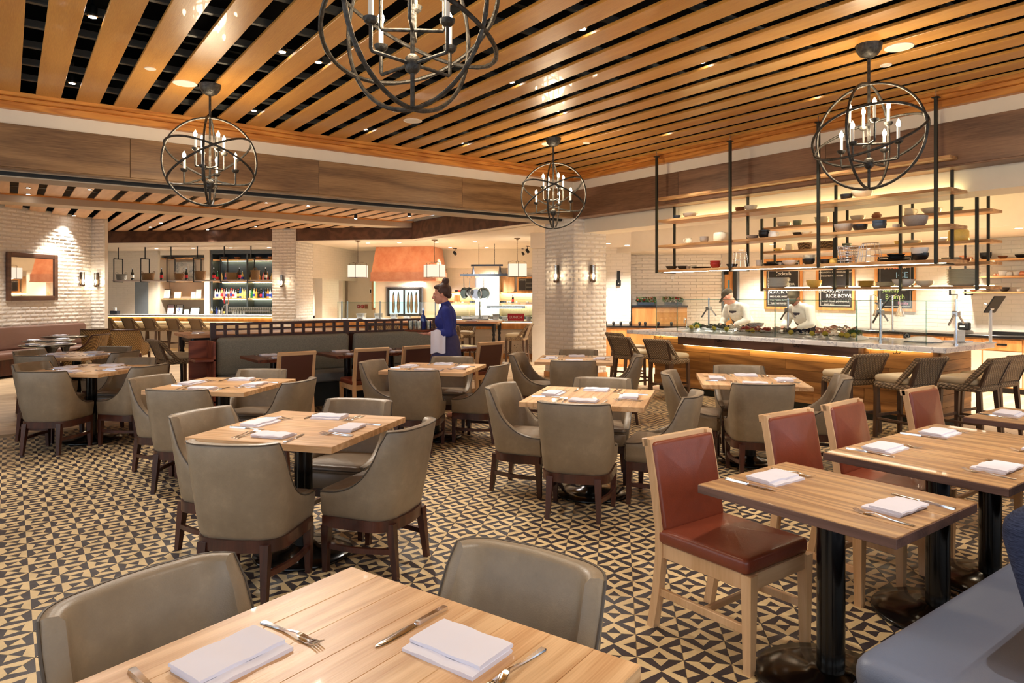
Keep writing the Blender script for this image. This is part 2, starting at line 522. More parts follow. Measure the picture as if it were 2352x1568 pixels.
# marble
t = NT('marble'); v = t.coords(rand=False)
n1 = t.noise(v, 5.0, 5, 0.7)
w = t.math('ABSOLUTE', t.math('SUBTRACT', n1, 0.5))
t.base(t.ramp(w, [(0.0, srgb(168,168,178)), (0.014, srgb(212,209,212)), (0.04, srgb(234,230,228))])); t.set(0.14, 0, 0.5)
# copper
t = NT('copper'); v = t.coords(rand=True)
t.base(t.ramp(t.noise(v, 3, 4, 0.7), [(0.3, srgb(222,142,108)), (0.7, srgb(246,184,150))]))
t.set(t.ramp(t.noise(v, 5, 3), [(0.3, (0.3,)*3), (0.7, (0.46,)*3)]), 0.7)
# woven rattan: crossed bands with relief
def weave(name, c1, c2, scale=70):
    t = NT(name); v = t.coords((1,1,1), rand=False)
    w1 = t.node('ShaderNodeTexWave', wave_type='BANDS', bands_direction='DIAGONAL'); w1.inputs['Scale'].default_value = scale*0.22
    w1.inputs['Distortion'].default_value = 1.0
    m2 = t.node('ShaderNodeMapping'); m2.inputs['Rotation'].default_value = (0.0, R(90), R(60)); t.link(v, m2.inputs['Vector'])
    w2 = t.node('ShaderNodeTexWave', wave_type='BANDS', bands_direction='DIAGONAL'); w2.inputs['Scale'].default_value = scale*0.22
    w2.inputs['Distortion'].default_value = 1.0
    t.link(v, w1.inputs['Vector']); t.link(m2.outputs[0], w2.inputs['Vector'])
    h = t.math('MULTIPLY', w1.outputs[1], w2.outputs[1]); h = t.math('POWER', h, 0.6)
    t.base(t.ramp(h, [(0.05, c1), (0.75, c2)])); t.set(0.55, 0, 0.35); t.bump(h, 0.006); return t
weave('rattan', srgb(108,90,70), srgb(176,150,118))
weave('rattan_gold', srgb(92,68,38), srgb(172,136,82))
weave('basket', srgb(78,56,34), srgb(176,136,88), 90)
weave('basket_grey', srgb(96,96,92), srgb(178,176,168), 90)
# grey linen-tweed upholstery
t = NT('tweed'); v = t.coords((1,1,1), rand=False)
n = t.noise(t.coords((60, 60, 600), rand=False), 1.0, 2); n2 = t.noise(t.coords((600, 600, 60), rand=False), 1.0, 2)
t.base(t.ramp(t.math('MULTIPLY_ADD', n, 0.5, t.math('MULTIPLY', n2, 0.5)), [(0.32, srgb(96,94,86)), (0.68, srgb(160,156,142))])); t.set(0.9, 0, 0.2)
t = NT('navy_tweed')
n = t.noise(t.coords((40, 40, 500), rand=False), 1.0, 2)
t.base(t.ramp(n, [(0.35, srgb(36,42,64)), (0.65, srgb(66,74,102))])); t.set(0.9, 0, 0.2)
# translucent pendant fabric
t = NT('mirror'); t.base((0.9, 0.9, 0.9)); t.set(0.02, 1.0)
# bottle glass colours: simple glossy dielectrics
for i, c in enumerate([srgb(16,18,16), srgb(214,214,206), srgb(190,204,206), srgb(196,130,44), srgb(24,96,52), srgb(216,190,120), srgb(40,70,140), srgb(224,120,120), srgb(90,40,20)]):
    plain('bottle_%d' % i, c, 0.08, 0, 0.6, var=0.05, coat=0.3)
plain('kick_green', srgb(44,48,40), 0.7)
wood('bar_plank_x', srgb(126,82,42), srgb(190,136,76), 'X', across=20, along=0.8, rings=6, amp=0.36, tone=0.18, rough=0.5, bumpd=0.0015, fine=1.6)
plain('door_glass', srgb(96,150,176), 0.1)
leather('grey_vinyl', srgb(128,130,134), 0.42, 0.06)
wood('red_wood', srgb(110,52,36), srgb(156,84,58), 'X', across=14, rings=6)
plain('blue_piping', srgb(60,66,86), 0.5)
plain('navy_black', srgb(24,26,34), 0.3)
plain('pale_shelf', srgb(206,190,180), 0.5)
plain('pink_paper', srgb(226,196,204), 0.8)
plain('blue_letter', srgb(30,70,150), 0.8)
t = NT('abstract'); v = t.coords(rand=False); t.base(t.ramp(t.noise(v, 5, 6, 0.8), [(0.35, srgb(90,110,124)), (0.5, srgb(200,204,200)), (0.62, srgb(226,222,212))])); t.set(0.8)
plain('border_tile', srgb(230,220,204), 0.4)
plain('dark_food', srgb(110,92,70), 0.6, var=0.3)
plain('rack_blue', srgb(66,76,92), 0.4, 0.5)
plain('pan_grey', srgb(74,84,84), 0.4, 0.5)
glass('frost_glass', (0.9, 0.92, 0.86), 0.25, 0.1)
wood('edge_shade_wood', srgb(78,54,46), srgb(122,90,78), 'X', across=26, rings=4, amp=0.3, tone=0.05, rough=0.4)  # oak tone darkened to carry the shade on the booth table edges

# ------------------------------------------------------------------ the shell
XB, YB = 8.11, 9.18                             # faces of the two deep beams round the main ceiling
NX, NY, FARX, FARY = -3.0, -3.0, 22.0, 27.0
def struct(name, mb, mats, parent=None, label=None, smooth=0):
    return mb.build(name, mats, parent, smooth, kind='structure' if parent is None else None, label=label)

# --- patterned tile floor, laid at 45 degrees
floor = struct('floor', MB().span((NX, NY, -0.1), (XB + 0.36, 9.35, -0.004)), 'grout', label='cream and black patterned cement tile floor laid diagonally')
TS = 0.193; N0 = Vector((2.276, 2.157)); RD, AD = Vector((S2, -S2)), Vector((S2, S2))
def tile_geo(mb, T=None, sides=True, g=0.0015):
    h = TS/2 - g; nb, na = 0.36*h, 0.40*h
    P = lambda x, y, z=0: (x, y, z)
    for q in range(4):
        a = q*PI/2; c, s = round(math.cos(a)), round(math.sin(a))
        rot = lambda x, y: (c*x - s*y, s*x + c*y, 0)
        big, sm = (1, 0) if q % 2 == 0 else (0, 1)   # q 0,2 : +x,-x wedges dark
        mb.mi = sm; mb.add([rot(h,-nb), rot(h,nb), rot(h-na*1.45,0)], [(0,1,2)], T)
        mb.mi = big
        mb.add([rot(0,0), rot(h,-h), rot(h,-nb), rot(h-na*1.45,0)], [(0,1,2,3)], T)
        mb.add([rot(0,0), rot(h-na*1.45,0), rot(h,nb), rot(h,h)], [(0,1,2,3)], T)
        if sides:
            mb.add([rot(h,-h), rot(h,h), (*rot(h,h)[:2],-0.004), (*rot(h,-h)[:2],-0.004)], [(0,3,2,1)], T)
tm = MB(); tile_geo(tm); tile_me = tm.mesh('tile', ['tile_cream', 'tile_dark'], 0)
spots_ = []
for i in range(-60, 60):
    for j in range(-60, 60):
        c = N0 + RD*((i+0.5)*TS) + AD*((j-0.5)*TS)
        if NX+0.2 < c.x < XB+0.3 and NY+0.2 < c.y < 9.23: spots_.append((i, j, c))
def seen(c):
    d = FW.dot(c)
    if d < 0.6: return False
    u = CX + F_PX*RT.dot(c)/d; v = HZ + F_PX*EYE/d
    if not (-40 < u < 2392 and v < 1600): return False
    # hidden under the front table top or the blue bench
    if v > 1299 + abs(u-813)*0.40 and u < 1500: return False
    if 2.0 < c.x < 6 and c.y < 1.0: return False
    return True
vis = sorted([s for s in spots_ if seen(s[2])], key=lambda s: s[2].length)[:300]
near = set((s[0], s[1]) for s in vis)
rest = MB()
for (i, j, c) in spots_:
    odd = (i + j) % 2
    rz = R(-45) + (PI/2 if odd else 0)
    if (i, j) in near: put('tile', tile_me, floor, loc=(c.x, c.y, 0), rz=rz)
    else: tile_geo(rest, Matrix.Translation((c.x, c.y, 0)) @ Matrix.Rotation(rz, 4, 'Z'), False)
rest.build('tile_field', ['tile_cream', 'tile_dark'], floor, 0, kind='stuff')
# --- light plank floor of the bar and kitchen end
floor2 = struct('floor', MB().span((NX-6, 9.35, -0.1), (FARX, FARY, -0.004)).span((XB+0.36, NY, -0.1), (FARX, 9.35, -0.004)), 'floor_plank', label='pale oak plank floor of the bar and kitchen end')
pk = MB(); rng = random.Random(3)
for r_ in range(-46, 60):
    x = -14 + rng.random()*2
    while x < 16:
        L = 1.8 + rng.random()*1.2
        c = Vector((6.5, 15.5)) - AV*(x+L/2) + BV*(r_*0.182)
        if (c.y > 9.7 and -8 < c.x < FARX-1 and c.y < FARY-1) or (c.x > XB+1.6 and NY+1 < c.y < 9.9 and c.x < 14):
            pk.box((c.x, c.y, -0.002), (L-0.003, 0.179, 0.004), R(-45))
        x += L
pk.build('plank_field', 'floor_plank', floor2, 0, kind='stuff')

# --- main ceiling: oak slats under a dark void
ceil = struct('ceiling', MB().span((NX, NY, 4.5), (XB+0.5, YB+0.7, 4.6)).span((NX-0.1, NY, 3.7), (NX, YB+0.7, 4.5)).span((NX, NY-0.1, 3.7), (XB+0.5, NY, 4.5))
              .span((XB+0.2, NY, 3.72), (XB+0.3, YB+0.7, 4.5)).span((NX, YB+0.2, 3.72), (XB+0.3, YB+0.3, 4.5)), 'black_void', label='dark open ceiling void above the oak slats')
SL = YB - 0.16 - NY
slat_me = MB().cspan((-0.1135, -SL/2, 0), (0.1135, SL/2, 0.028), 0.004).mesh('slat', 'slat_oak', 20)
k = -8
while True:
    x0 = 0.243 + 0.365*k
    if x0 + 0.227 > XB - 0.14: break
    if x0 > NX + 0.05: put('slat', slat_me, ceil, loc=(x0+0.1135, NY+SL/2, 3.68))
    k += 1
MB().cspan((x0, NY, 3.68), (XB-0.12, YB-0.16, 3.708), 0.003).build('slat', 'slat_oak', ceil, 20)
cb_me = MB().box((0,0,0), (XB-NX-0.2, 0.045, 0.012)).box((0,0,0.03), (XB-NX-0.2, 0.006, 0.06)).mesh('cross_bar', 'grey_steel', 0)
y = YB - 0.45
while y > NY: put('cross_bar', cb_me, ceil, loc=((XB+NX)/2, y, 3.76)); y -= 0.585
pipe_r = random.Random(5)
for i in range(16):                              # ducts and conduits in the void
    x = pipe_r.uniform(0, 8); y = pipe_r.uniform(2, 9); L = pipe_r.uniform(1, 3); r_ = pipe_r.choice([0.015, 0.02, 0.08])
    z = pipe_r.uniform(3.95, 4.3)
    if i % 2: MB().tube([(x-L/2, y, z), (min(x+L/2, 8.2), y, z)], r_, 8).build('conduit', 'pole_metal', ceil)
    else: MB().tube([(x, y-L/2, z), (x, min(y+L/2, 9.2), z)], r_, 8).build('conduit', 'pole_metal', ceil)
for i in range(14):                              # loose cables
    x = pipe_r.uniform(0.5, 7.5); y = pipe_r.uniform(3, 8.8); pts = []
    for q in range(7): pts.append((x + q*0.07*pipe_r.uniform(0.4, 1.4), y + pipe_r.uniform(-0.1, 0.1), 3.82 + 0.09*math.sin(q*1.3) + pipe_r.uniform(0, 0.05)))
    MB().tube(pts, 0.004, 5).build('cable', 'grey_steel', ceil)

# --- deep walnut-faced beams with white frieze and oak crown
tr1 = struct('trim_1', MB().span((NX, YB, 2.9), (XB+0.01, YB+0.72, 3.7)), 'white_paint', label='deep beam with white frieze and walnut panels along the lattice booth side')
for a, b in ((NX, -1.14), (-1.14, 1.16), (1.16, 3.44), (3.44, 5.76), (5.76, XB)):
    MB().cspan((a+0.002, YB-0.025, 2.905), (b-0.002, YB+0.01, 3.37), 0.003).build('panel', 'walnut_x', tr1, 20)
MB().cspan((NX, YB-0.09, 3.525), (XB-0.02, YB+0.01, 3.60), 0.006).cspan((NX, YB-0.13, 3.60), (XB-0.02, YB+0.01, 3.645), 0.006).cspan((NX, YB-0.18, 3.645), (XB-0.02, YB+0.01, 3.69), 0.004).build('crown', 'trim_oak_x', tr1, 20)
MB().cspan((NX, YB-0.02, 2.885), (XB, YB+0.10, 2.905), 0.003).build('lower_edge', 'walnut_x', tr1, 20)
MB().span((NX, YB+0.30, 2.86), (XB, YB+0.34, 2.90)).build('shadow_gap', 'black_matte', tr1, 0)
MB().span((NX, YB+0.34, 2.845), (XB, YB+0.74, 2.9)).build('soffit', 'beige_paint', tr1, 0)
tr2 = struct('trim_2', MB().span((XB, NY, 2.9), (XB+0.26, YB+0.8, 3.7)), 'white_paint', label='deep beam with white frieze and walnut panels above the raw bar')
for a, b in ((NY, -0.1), (-0.1, 2.2), (2.2, 4.5), (4.5, 6.8), (6.8, YB)):
    MB().cspan((XB-0.025, a+0.002, 2.905), (XB+0.01, b-0.002, 3.37), 0.003).build('panel', 'walnut_y', tr2, 20)
MB().cspan((XB-0.09, NY, 3.525), (XB+0.01, YB-0.02, 3.60), 0.006).cspan((XB-0.13, NY, 3.60), (XB+0.01, YB-0.02, 3.645), 0.006).cspan((XB-0.18, NY, 3.645), (XB+0.01, YB-0.02, 3.69), 0.004).build('crown', 'trim_oak_y', tr2, 20)
MB().cspan((XB-0.03, NY, 2.885), (XB+0.255, YB, 2.905), 0.003).build('lower_edge', 'walnut_y', tr2, 20)
# the beam runs on past the pillar to the bar
tr3 = struct('trim_3', MB().span((XB, YB+0.8, 2.9), (XB+0.3, 15.3, 3.4)), 'white_paint', label='walnut beam running on past the brick pillar towards the kitchen')
for a, b in ((YB+0.8, 12.4), (12.4, 15.2)):
    MB().cspan((XB-0.025, a+0.002, 2.905), (XB+0.01, b-0.002, 3.33), 0.003).build('panel', 'walnut_dark', tr3, 20)
def slab_ab(mb, t0, t1, b0, b1, z0, z1):
    p = [dg(t0, b0), dg(t1, b0), dg(t1, b1), dg(t0, b1)]
    a = sum(p[i][0]*p[(i+1) % 4][1] - p[(i+1) % 4][0]*p[i][1] for i in range(4))
    if a < 0: p.reverse()
    return mb.prism(p, z0, z1)
tr4 = struct('trim_4', slab_ab(MB(), 0.02, 12, 0.02, 0.35, 2.9, 3.2), 'white_paint', label='dark walnut beam above the bar opening')
for a, b in ((-0.02, 3.08), (3.735, 7.0), (7.0, 11)):
    slab_ab(MB(), a, b, 0.0, 0.03, 2.905, 3.22).build('panel', 'walnut_dark', tr4, 0)
# --- second ceiling (pale maple slats) between the beam and the bar
ceil2 = struct('ceiling', slab_ab(MB().span((-9, YB+0.7, 3.62), (XB, 22, 3.7)), -0.3, 13, 0.36, 0.45, 3.0, 3.65), 'black_void', label='dark void above the pale maple slats of the rear dining area')
sl2 = MB().cspan((-0.135, (YB+0.72)-12.55, 0), (0.135, 15.2-12.55, 0.02), 0.003).mesh('slat', 'slat_maple', 20)
x = -3.6
while x < XB-0.15: put('slat', sl2, ceil2, loc=(x, 12.55, 3.33)); x += 0.388
cb2 = MB().box((0,0,0), (XB+6, 0.04, 0.012)).mesh('cross_bar', 'grey_steel', 0)
for y in (10.4, 11.0, 11.6, 12.2, 12.8, 13.4, 14.0, 14.6): put('cross_bar', cb2, ceil2, loc=(XB/2-1.5, y, 3.40))
tr5 = struct('trim_5', MB().span((-7, 15.2, 3.19), (XB, 15.75, 3.6)), 'beige_paint', label='beige dropped beam across the rear dining ceiling')
MB().cspan((-7, 15.14, 3.31), (XB, 15.2, 3.35), 0.004).build('edge_strip', 'trim_oak_x', tr5, 20)
sl3 = MB().cspan((-0.135, -2.6, 0), (0.135, 2.6, 0.02), 0.003).mesh('slat', 'slat_maple', 20)
x = -3.4
while x < XB-0.15:
    # stop each slat at the bar beam
    ymax = (Q0.x + Q0.y) - x + 0.0
    L = max(0.3, min(ymax, 21.5) - 15.75)
    o = put('slat', sl3, ceil2, loc=(x, 15.75 + L/2, 3.21)); o.scale = (1, L/5.2, 1)
    x += 0.388
# --- kitchen ceiling and the raw-bar bulkhead
kc = MB(); kc.prism([(XB+0.26, YB+0.8), (FARX, YB+0.8), (FARX, FARY), (-2.5, FARY), dg(11, 0.3), dg(0, 0.3), (XB+0.26, 15.2)], 2.9, 3.0)
kc.span((8.92, NY, 2.9), (10.95, YB+0.8, 3.0))
ceil3 = struct('ceiling', kc, 'ceiling_white', label='white plaster ceiling of the kitchen')
struct('trim_6', MB().span((XB+0.26, NY, 2.64), (8.92, YB+0.01, 2.9)), 'white_paint', label='white bulkhead under the beam above the raw bar')
struct('ceiling', MB().span((10.9, NY, 2.45), (15.2, 12.5, 2.9)), 'ceiling_white', label='lower white ceiling over the back counter of the raw bar')

# --- brickwork
def brick_mesh(seed):
    r_ = random.Random(seed); L, H = 0.2, 0.064
    xs = [-L/2, -L/2+0.012, -L/6, L/6, L/2-0.012, L/2]; zs = [-H/2, -H/2+0.012, H/2-0.012, H/2]
    vs = []; fs = []
    for zi, z in enumerate(zs):
        for xi, x in enumerate(xs):
            edge = xi in (0, 5) or zi in (0, 3)
            vs.append((x + (r_.uniform(-.003,.003) if edge else 0), 0.012 if edge else r_.uniform(-0.006, 0.003), z + (r_.uniform(-.002,.002) if edge else 0)))
    for zi in range(3):
        for xi in range(5):
            a = zi*6+xi; fs.append((a, a+1, a+7, a+6))
    m = MB().add(vs, fs)
    return m.mesh('brick', 'brick_white', 180)
BRK = [brick_mesh(s) for s in range(5)]
def brick_face(parent, o, d, length, z0, z1, limit=300, order=None, seed=1):
    """bricks on a vertical face; the outside lies to the right of direction d"""
    r_ = random.Random(seed); dx, dy = d; ang = math.atan2(dy, dx); nx, ny = dy, -dx
    cells = []; row = 0; z = z0
    while z + 0.03 < z1:
        x = -0.105 if row % 2 else 0.0
        while x < length - 0.01:
            a, b = max(x, 0), min(x+0.2, length)
            if b - a > 0.03: cells.append((a, b, z+0.037))
            x += 0.21
        z += 0.0765; row += 1
    if order: cells.sort(key=order)
    rest = MB()
    for n, (a, b, zc) in enumerate(cells):
        me = r_.choice(BRK); off = r_.uniform(0.0, 0.006)
        cx, cy = o[0] + dx*(a+b)/2 + nx*(0.004+off), o[1] + dy*(a+b)/2 + ny*(0.004+off)
        s = (b-a)/0.2
        if n < limit:
            ob = put('brick', me, parent, loc=(cx, cy, zc), rz=ang); ob.scale = (s, 1, 1)
        else:
            T = Matrix.Translation((cx, cy, zc)) @ Matrix.Rotation(ang, 4, 'Z') @ Matrix.Diagonal((s, 1, 1, 1))
            rest.add([tuple(v.co) for v in me.vertices], [tuple(p.vertices) for p in me.polygons], T)
    if rest.v: rest.build('brick_field', 'brick_white', parent, 180, kind='stuff')
wall_l = struct('wall_left', slab_ab(MB(), 6.58, 6.9, -10, -2.77, 0, 3.25), 'grout_white', label='white painted brick wall behind the brown leather bench')
brick_face(wall_l, dg(6.58, -9.0), BV, 6.23, 0.3, 3.2, order=lambda c: (c[0] < 3.2, abs(c[2]-1.9)))
pil0 = struct('wall_end', slab_ab(MB(), 6.24, 6.58, -2.77, -2.67, 0, 3.25), 'grout_white', label='white brick end pier beside the bar counter')
brick_face(pil0, dg(6.58, -2.77), -AV, 0.34, 0.0, 3.2, seed=2)
pil1 = struct('wall_pillar', MB().span((XB, YB, 0), (XB+0.8, YB+0.8, 2.9)), 'grout_white', label='square white brick pillar under the corner of the two walnut beams')
brick_face(pil1, (XB, YB+0.8), (0, -1), 0.8, 0.0, 2.9, limit=160, seed=3)
brick_face(pil1, (XB, YB), (1, 0), 0.8, 0.0, 2.9, limit=140, seed=4)
MB().cspan((XB-0.02, YB-0.02, 0), (XB+0.82, YB+0.82, 0.1), 0.004).build('skirting', 'cabinet_oak', pil1, 20)
pil2 = struct('wall_pier', slab_ab(MB(), 3.08, 3.735, 0.0, 1.0, 0, 3.22), 'grout_white', label='white brick pier between the bar and the kitchen')
brick_face(pil2, dg(3.735, 0), -AV, 0.655, 0.0, 3.2, limit=150, seed=5)
brick_face(pil2, dg(3.08, 0), BV, 1.0, 0.9, 3.2, limit=150, seed=6)
# --- subway tiling, joined fields of glazed tiles
def subway(parent, o, d, length, z0, z1, holes=(), tw=0.27, th=0.068):
    mb = MB(); dx, dy = d; nx, ny = dy, -dx; row = 0; z = z0; g = 0.002; c = 0.002; dp = 0.003
    while z + 0.02 < z1:
        x = -tw/2 if row % 2 else 0.0
        while x < length:
            a, b, za, zb = max(x, 0), min(x+tw, length), z, min(z+th, z1)
            segs = [(a, b)]
            for (h0, h1, hz0, hz1) in holes:
                if zb > hz0+0.01 and za < hz1-0.01:
                    nsg = []
                    for s0, s1 in segs:
                        if s1 <= h0 or s0 >= h1: nsg.append((s0, s1)); continue
                        if s0 < h0: nsg.append((s0, h0))
                        if s1 > h1: nsg.append((h1, s1))
                    segs = nsg
            for s0, s1 in segs:
                if s1 - s0 < 0.02: continue
                P = lambda s, zz, e: (o[0]+dx*s+nx*e, o[1]+dy*s+ny*e, zz)
                s0_, s1_, z0_, z1_ = s0+g, s1-g, za+g, zb-g
                vs = [P(s0_,z0_,0), P(s1_,z0_,0), P(s1_,z1_,0), P(s0_,z1_,0), P(s0_+c,z0_+c,dp), P(s1_-c,z0_+c,dp), P(s1_-c,z1_-c,dp), P(s0_+c,z1_-c,dp)]
                mb.add(vs, [(4,5,6,7),(0,1,5,4),(1,2,6,5),(2,3,7,6),(3,0,4,7)])
            x += tw
        z += th; row += 1
    return mb.build('subway_tiles', 'subway', parent, 0, kind='stuff')
WX = 13.0
yd0, yd1 = on_x(1694, WX), on_x(1664, WX)
YC = on_x(1659, WX)
wall_b = struct('wall_right', MB().span((WX, NY, 0), (WX+0.2, yd0, 2.6)).span((WX, yd1, 0), (WX+0.2, YC+0.1, 2.6)).span((WX, yd0, 2.05), (WX+0.2, yd1, 2.6)), 'grout_white', label='white subway tiled back wall behind the raw bar')
subway(wall_b, (WX, YC), (0, -1), YC - NY, 0.9, 2.45, holes=[(YC-yd1-0.06, YC-yd0+0.06, 0, 2.1)])
ta0 = 0.0
cA = Vector((WX, YC))
LA = 2.05
pA = cA + AV*LA
wall_a = struct('wall_back', MB().prism([tuple(cA+BV*0.0+Vector((0.2,0))), tuple(cA+BV*0.3), tuple(pA+BV*0.3), tuple(pA)], 0, 2.6), 'grout_white', label='white subway tiled wall behind the flower boxes')
subway(wall_a, tuple(pA), -AV, LA, 0.8, 2.56)
pB0 = pA - BV*0.62
pB1 = pB0 + AV*2.2
wall_c = struct('wall_return', MB().prism([tuple(pB0), tuple(pB0+BV*0.7), tuple(pB1+BV*0.7), tuple(pB1)], 0, 2.9), 'grout_white', label='white subway tiled return wall beside the brick pillar')
subway(wall_c, tuple(pB1), -AV, 2.2, 0.8, 2.75)
struct('ceiling', MB().prism([tuple(pB1+BV*2), tuple(pB1-BV*0.3), tuple(pB0-BV*0.3), (WX+1, YC-1.8), (WX+1.5, YC+2)], 2.56, 2.9), 'ceiling_white', label='white dropped ceiling beside the tiled walls')
# bar and kitchen walls
def wab(name, t0, t1, b0, b1, z0, z1, mat, label):
    return struct(name, slab_ab(MB(), t0, t1, b0, b1, z0, z1), mat, label=label)
wall_s = struct('wall_side', slab_ab(slab_ab(slab_ab(MB(), 3.08, 3.3, 1.57, 2.72, 0, 2.9), 3.08, 3.3, 1.0, 1.57, 1.98, 2.9), 3.08, 3.3, 2.72, 5.1, 1.95, 2.9), 'grout_white', label='white subway tiled wall between the bar and the kitchen')
subway(wall_s, dg(3.08, 1.0), BV, 4.05, 0.9, 2.9, holes=[(0, 0.57, 0, 1.98), (1.72, 4.2, 0, 1.95)])
BB = 3.1                                        # back of the bar
wall_bar = wab('wall_bar', 3.3, 12.5, BB+0.45, BB+0.6, 0, 2.95, 'white_paint', 'cream wall at the back of the bar')
subway_t0, subway_t1 = tu(365, BB), 12.0
wall_bt = wab('wall_bar_tile', subway_t0, 12.5, BB, BB+0.45, 0, 2.95, 'grout_white', 'cream subway tiled wall at the end of the bar')
subway(wall_bt, dg(12.0, BB), -AV, 12.0-subway_t0, 0.6, 2.9, holes=[(12.0-tu(310, BB), 12.0-tu(358, BB), 0, 1.98)])
KB = 4.2                                        # back of the kitchen
wall_k = wab('wall_kitchen', -7.5, 3.4, KB, KB+0.2, 0, 2.95, 'white_paint', 'white tiled kitchen back wall with lit shelves')
subway(wall_k, dg(tu(1008, KB), KB), -AV, tu(1008, KB)+7, 0.9, 2.32)
struct('wall_front', MB().span((NX-0.2, NY-0.2, 0), (11.0, NY, 0.45)).span((NX-0.2, NY-0.2, 3.05), (11.0, NY, 4.6)), 'white_paint', label='window wall opposite the kitchen')
for i in range(7):
    MB().cspan((NX+0.3+i*2.0, NY-0.12, 0.45), (NX+0.4+i*2.0, NY-0.02, 3.05), 0.004).build('window_%d' % (i+1), 'black_metal', None, 20, kind='structure', label='dark window mullion of the window wall')
struct('wall_outer', MB().span((NX-0.2, NY, 0), (NX, 9.0, 0.45)).span((NX-0.2, NY, 3.05), (NX, 9.0, 4.6)).span((NX-6, 8.8, 0), (NX, 9.0, 4.6)).span((NX-6, 9, 0), (NX-5.8, FARY, 4.6)), 'white_paint', label='outer wall with a band of windows')
struct('wall_far', MB().span((FARX, NY, 0), (FARX+0.2, FARY, 4.6)).span((NX-6, FARY, 0), (FARX, FARY+0.2, 4.6)).span((11.0, NY-0.2, 0), (FARX, NY, 4.6)), 'white_paint', label='plain outer wall beyond the kitchen')

# ------------------------------------------------------------------ chairs
def shell_path(hw, yf, yb, rc, n=9):
    """U plan from the left arm front round the back to the right arm front: (x, y, s) with outward normals"""
    pts = []
    for i in range(14): pts.append((-hw, yf + (yb+rc-yf)*i/14))
    for i in range(n+1):
        a = PI + PI/2*i/n; pts.append((-hw+rc + rc*math.cos(a), yb+rc + rc*math.sin(a)))
    for i in range(1, 4): pts.append((-hw+rc + (hw-rc)*i/4*1.0, yb - 0.012*math.sin(PI/2*i/4)))
    pts.append((0, yb-0.012))
    pts = pts + [(-x, y) for x, y in reversed(pts[:-1])]
    nr = []
    for i in range(len(pts)):
        a, b = pts[max(i-1, 0)], pts[min(i+1, len(pts)-1)]
        tx, ty = b[0]-a[0], b[1]-a[1]; l = math.hypot(tx, ty); nr.append((ty/l, -tx/l))
    return pts, nr
def barrel_shell(hw=0.255, yf=0.20, yb=-0.235, rc=0.14, z0=0.305, za=0.455, zt=0.805, th=0.055, tilt=0.06, flare=0.015):
    pts, nr = shell_path(hw, yf, yb, rc)
    N = len(pts); half = (N-1)//2
    ycor = yb + rc*0.62
    mb = MB(); rings = []; edge = []
    for i, ((x, y), (nx, ny)) in enumerate(zip(pts, nr)):
        t = (yf-y)/(yf-ycor); t = max(0, min(1, t))
        f = 0.88*(1-math.sqrt(max(0, 1-(t**1.5)**2))) + 0.12*t*t
        h = za + (zt-za)*f
        ring = []
        def P(off, z):
            back = max(0.0, min(1.0, (0.05-y)/0.25))
            k = (z-z0)/(zt-z0)
            # nx, ny point outward on this path
            bulge = -0.018*math.sin(PI*min(1, k*0.9))*0 - 0.022*(1-k)**2
            o = off + bulge + flare*k
            return (x + nx*o, y + ny*o - tilt*back*k*k**0.2, z)
        zs = [z0, z0+0.03, z0+(h-z0)*0.35, z0+(h-z0)*0.7, h-0.02]
        for q, z in enumerate(zs): ring.append(P(-0.012 if q == 0 else 0.0, z))
        ring.append(P(-0.006, h-0.005)); ring.append(P(-0.02, h)); ring.append(P(-th+0.012, h-0.001)); ring.append(P(-th, h-0.014))
        for z in (z0+(h-z0)*0.6, z0+(h-z0)*0.3, z0+0.01): ring.append(P(-th-0.004, z))
        rings.append(ring); edge.append(P(-0.003, h-0.006))
    mb.loft([list(reversed(r)) for r in rings], M=None)
    # recalc winding: make sure outside faces outward
    return mb, edge, pts, nr
def recalc(me):
    bm = bmesh.new(); bm.from_mesh(me); bmesh.ops.recalc_face_normals(bm, faces=bm.faces); bm.to_mesh(me); bm.free(); me.update()
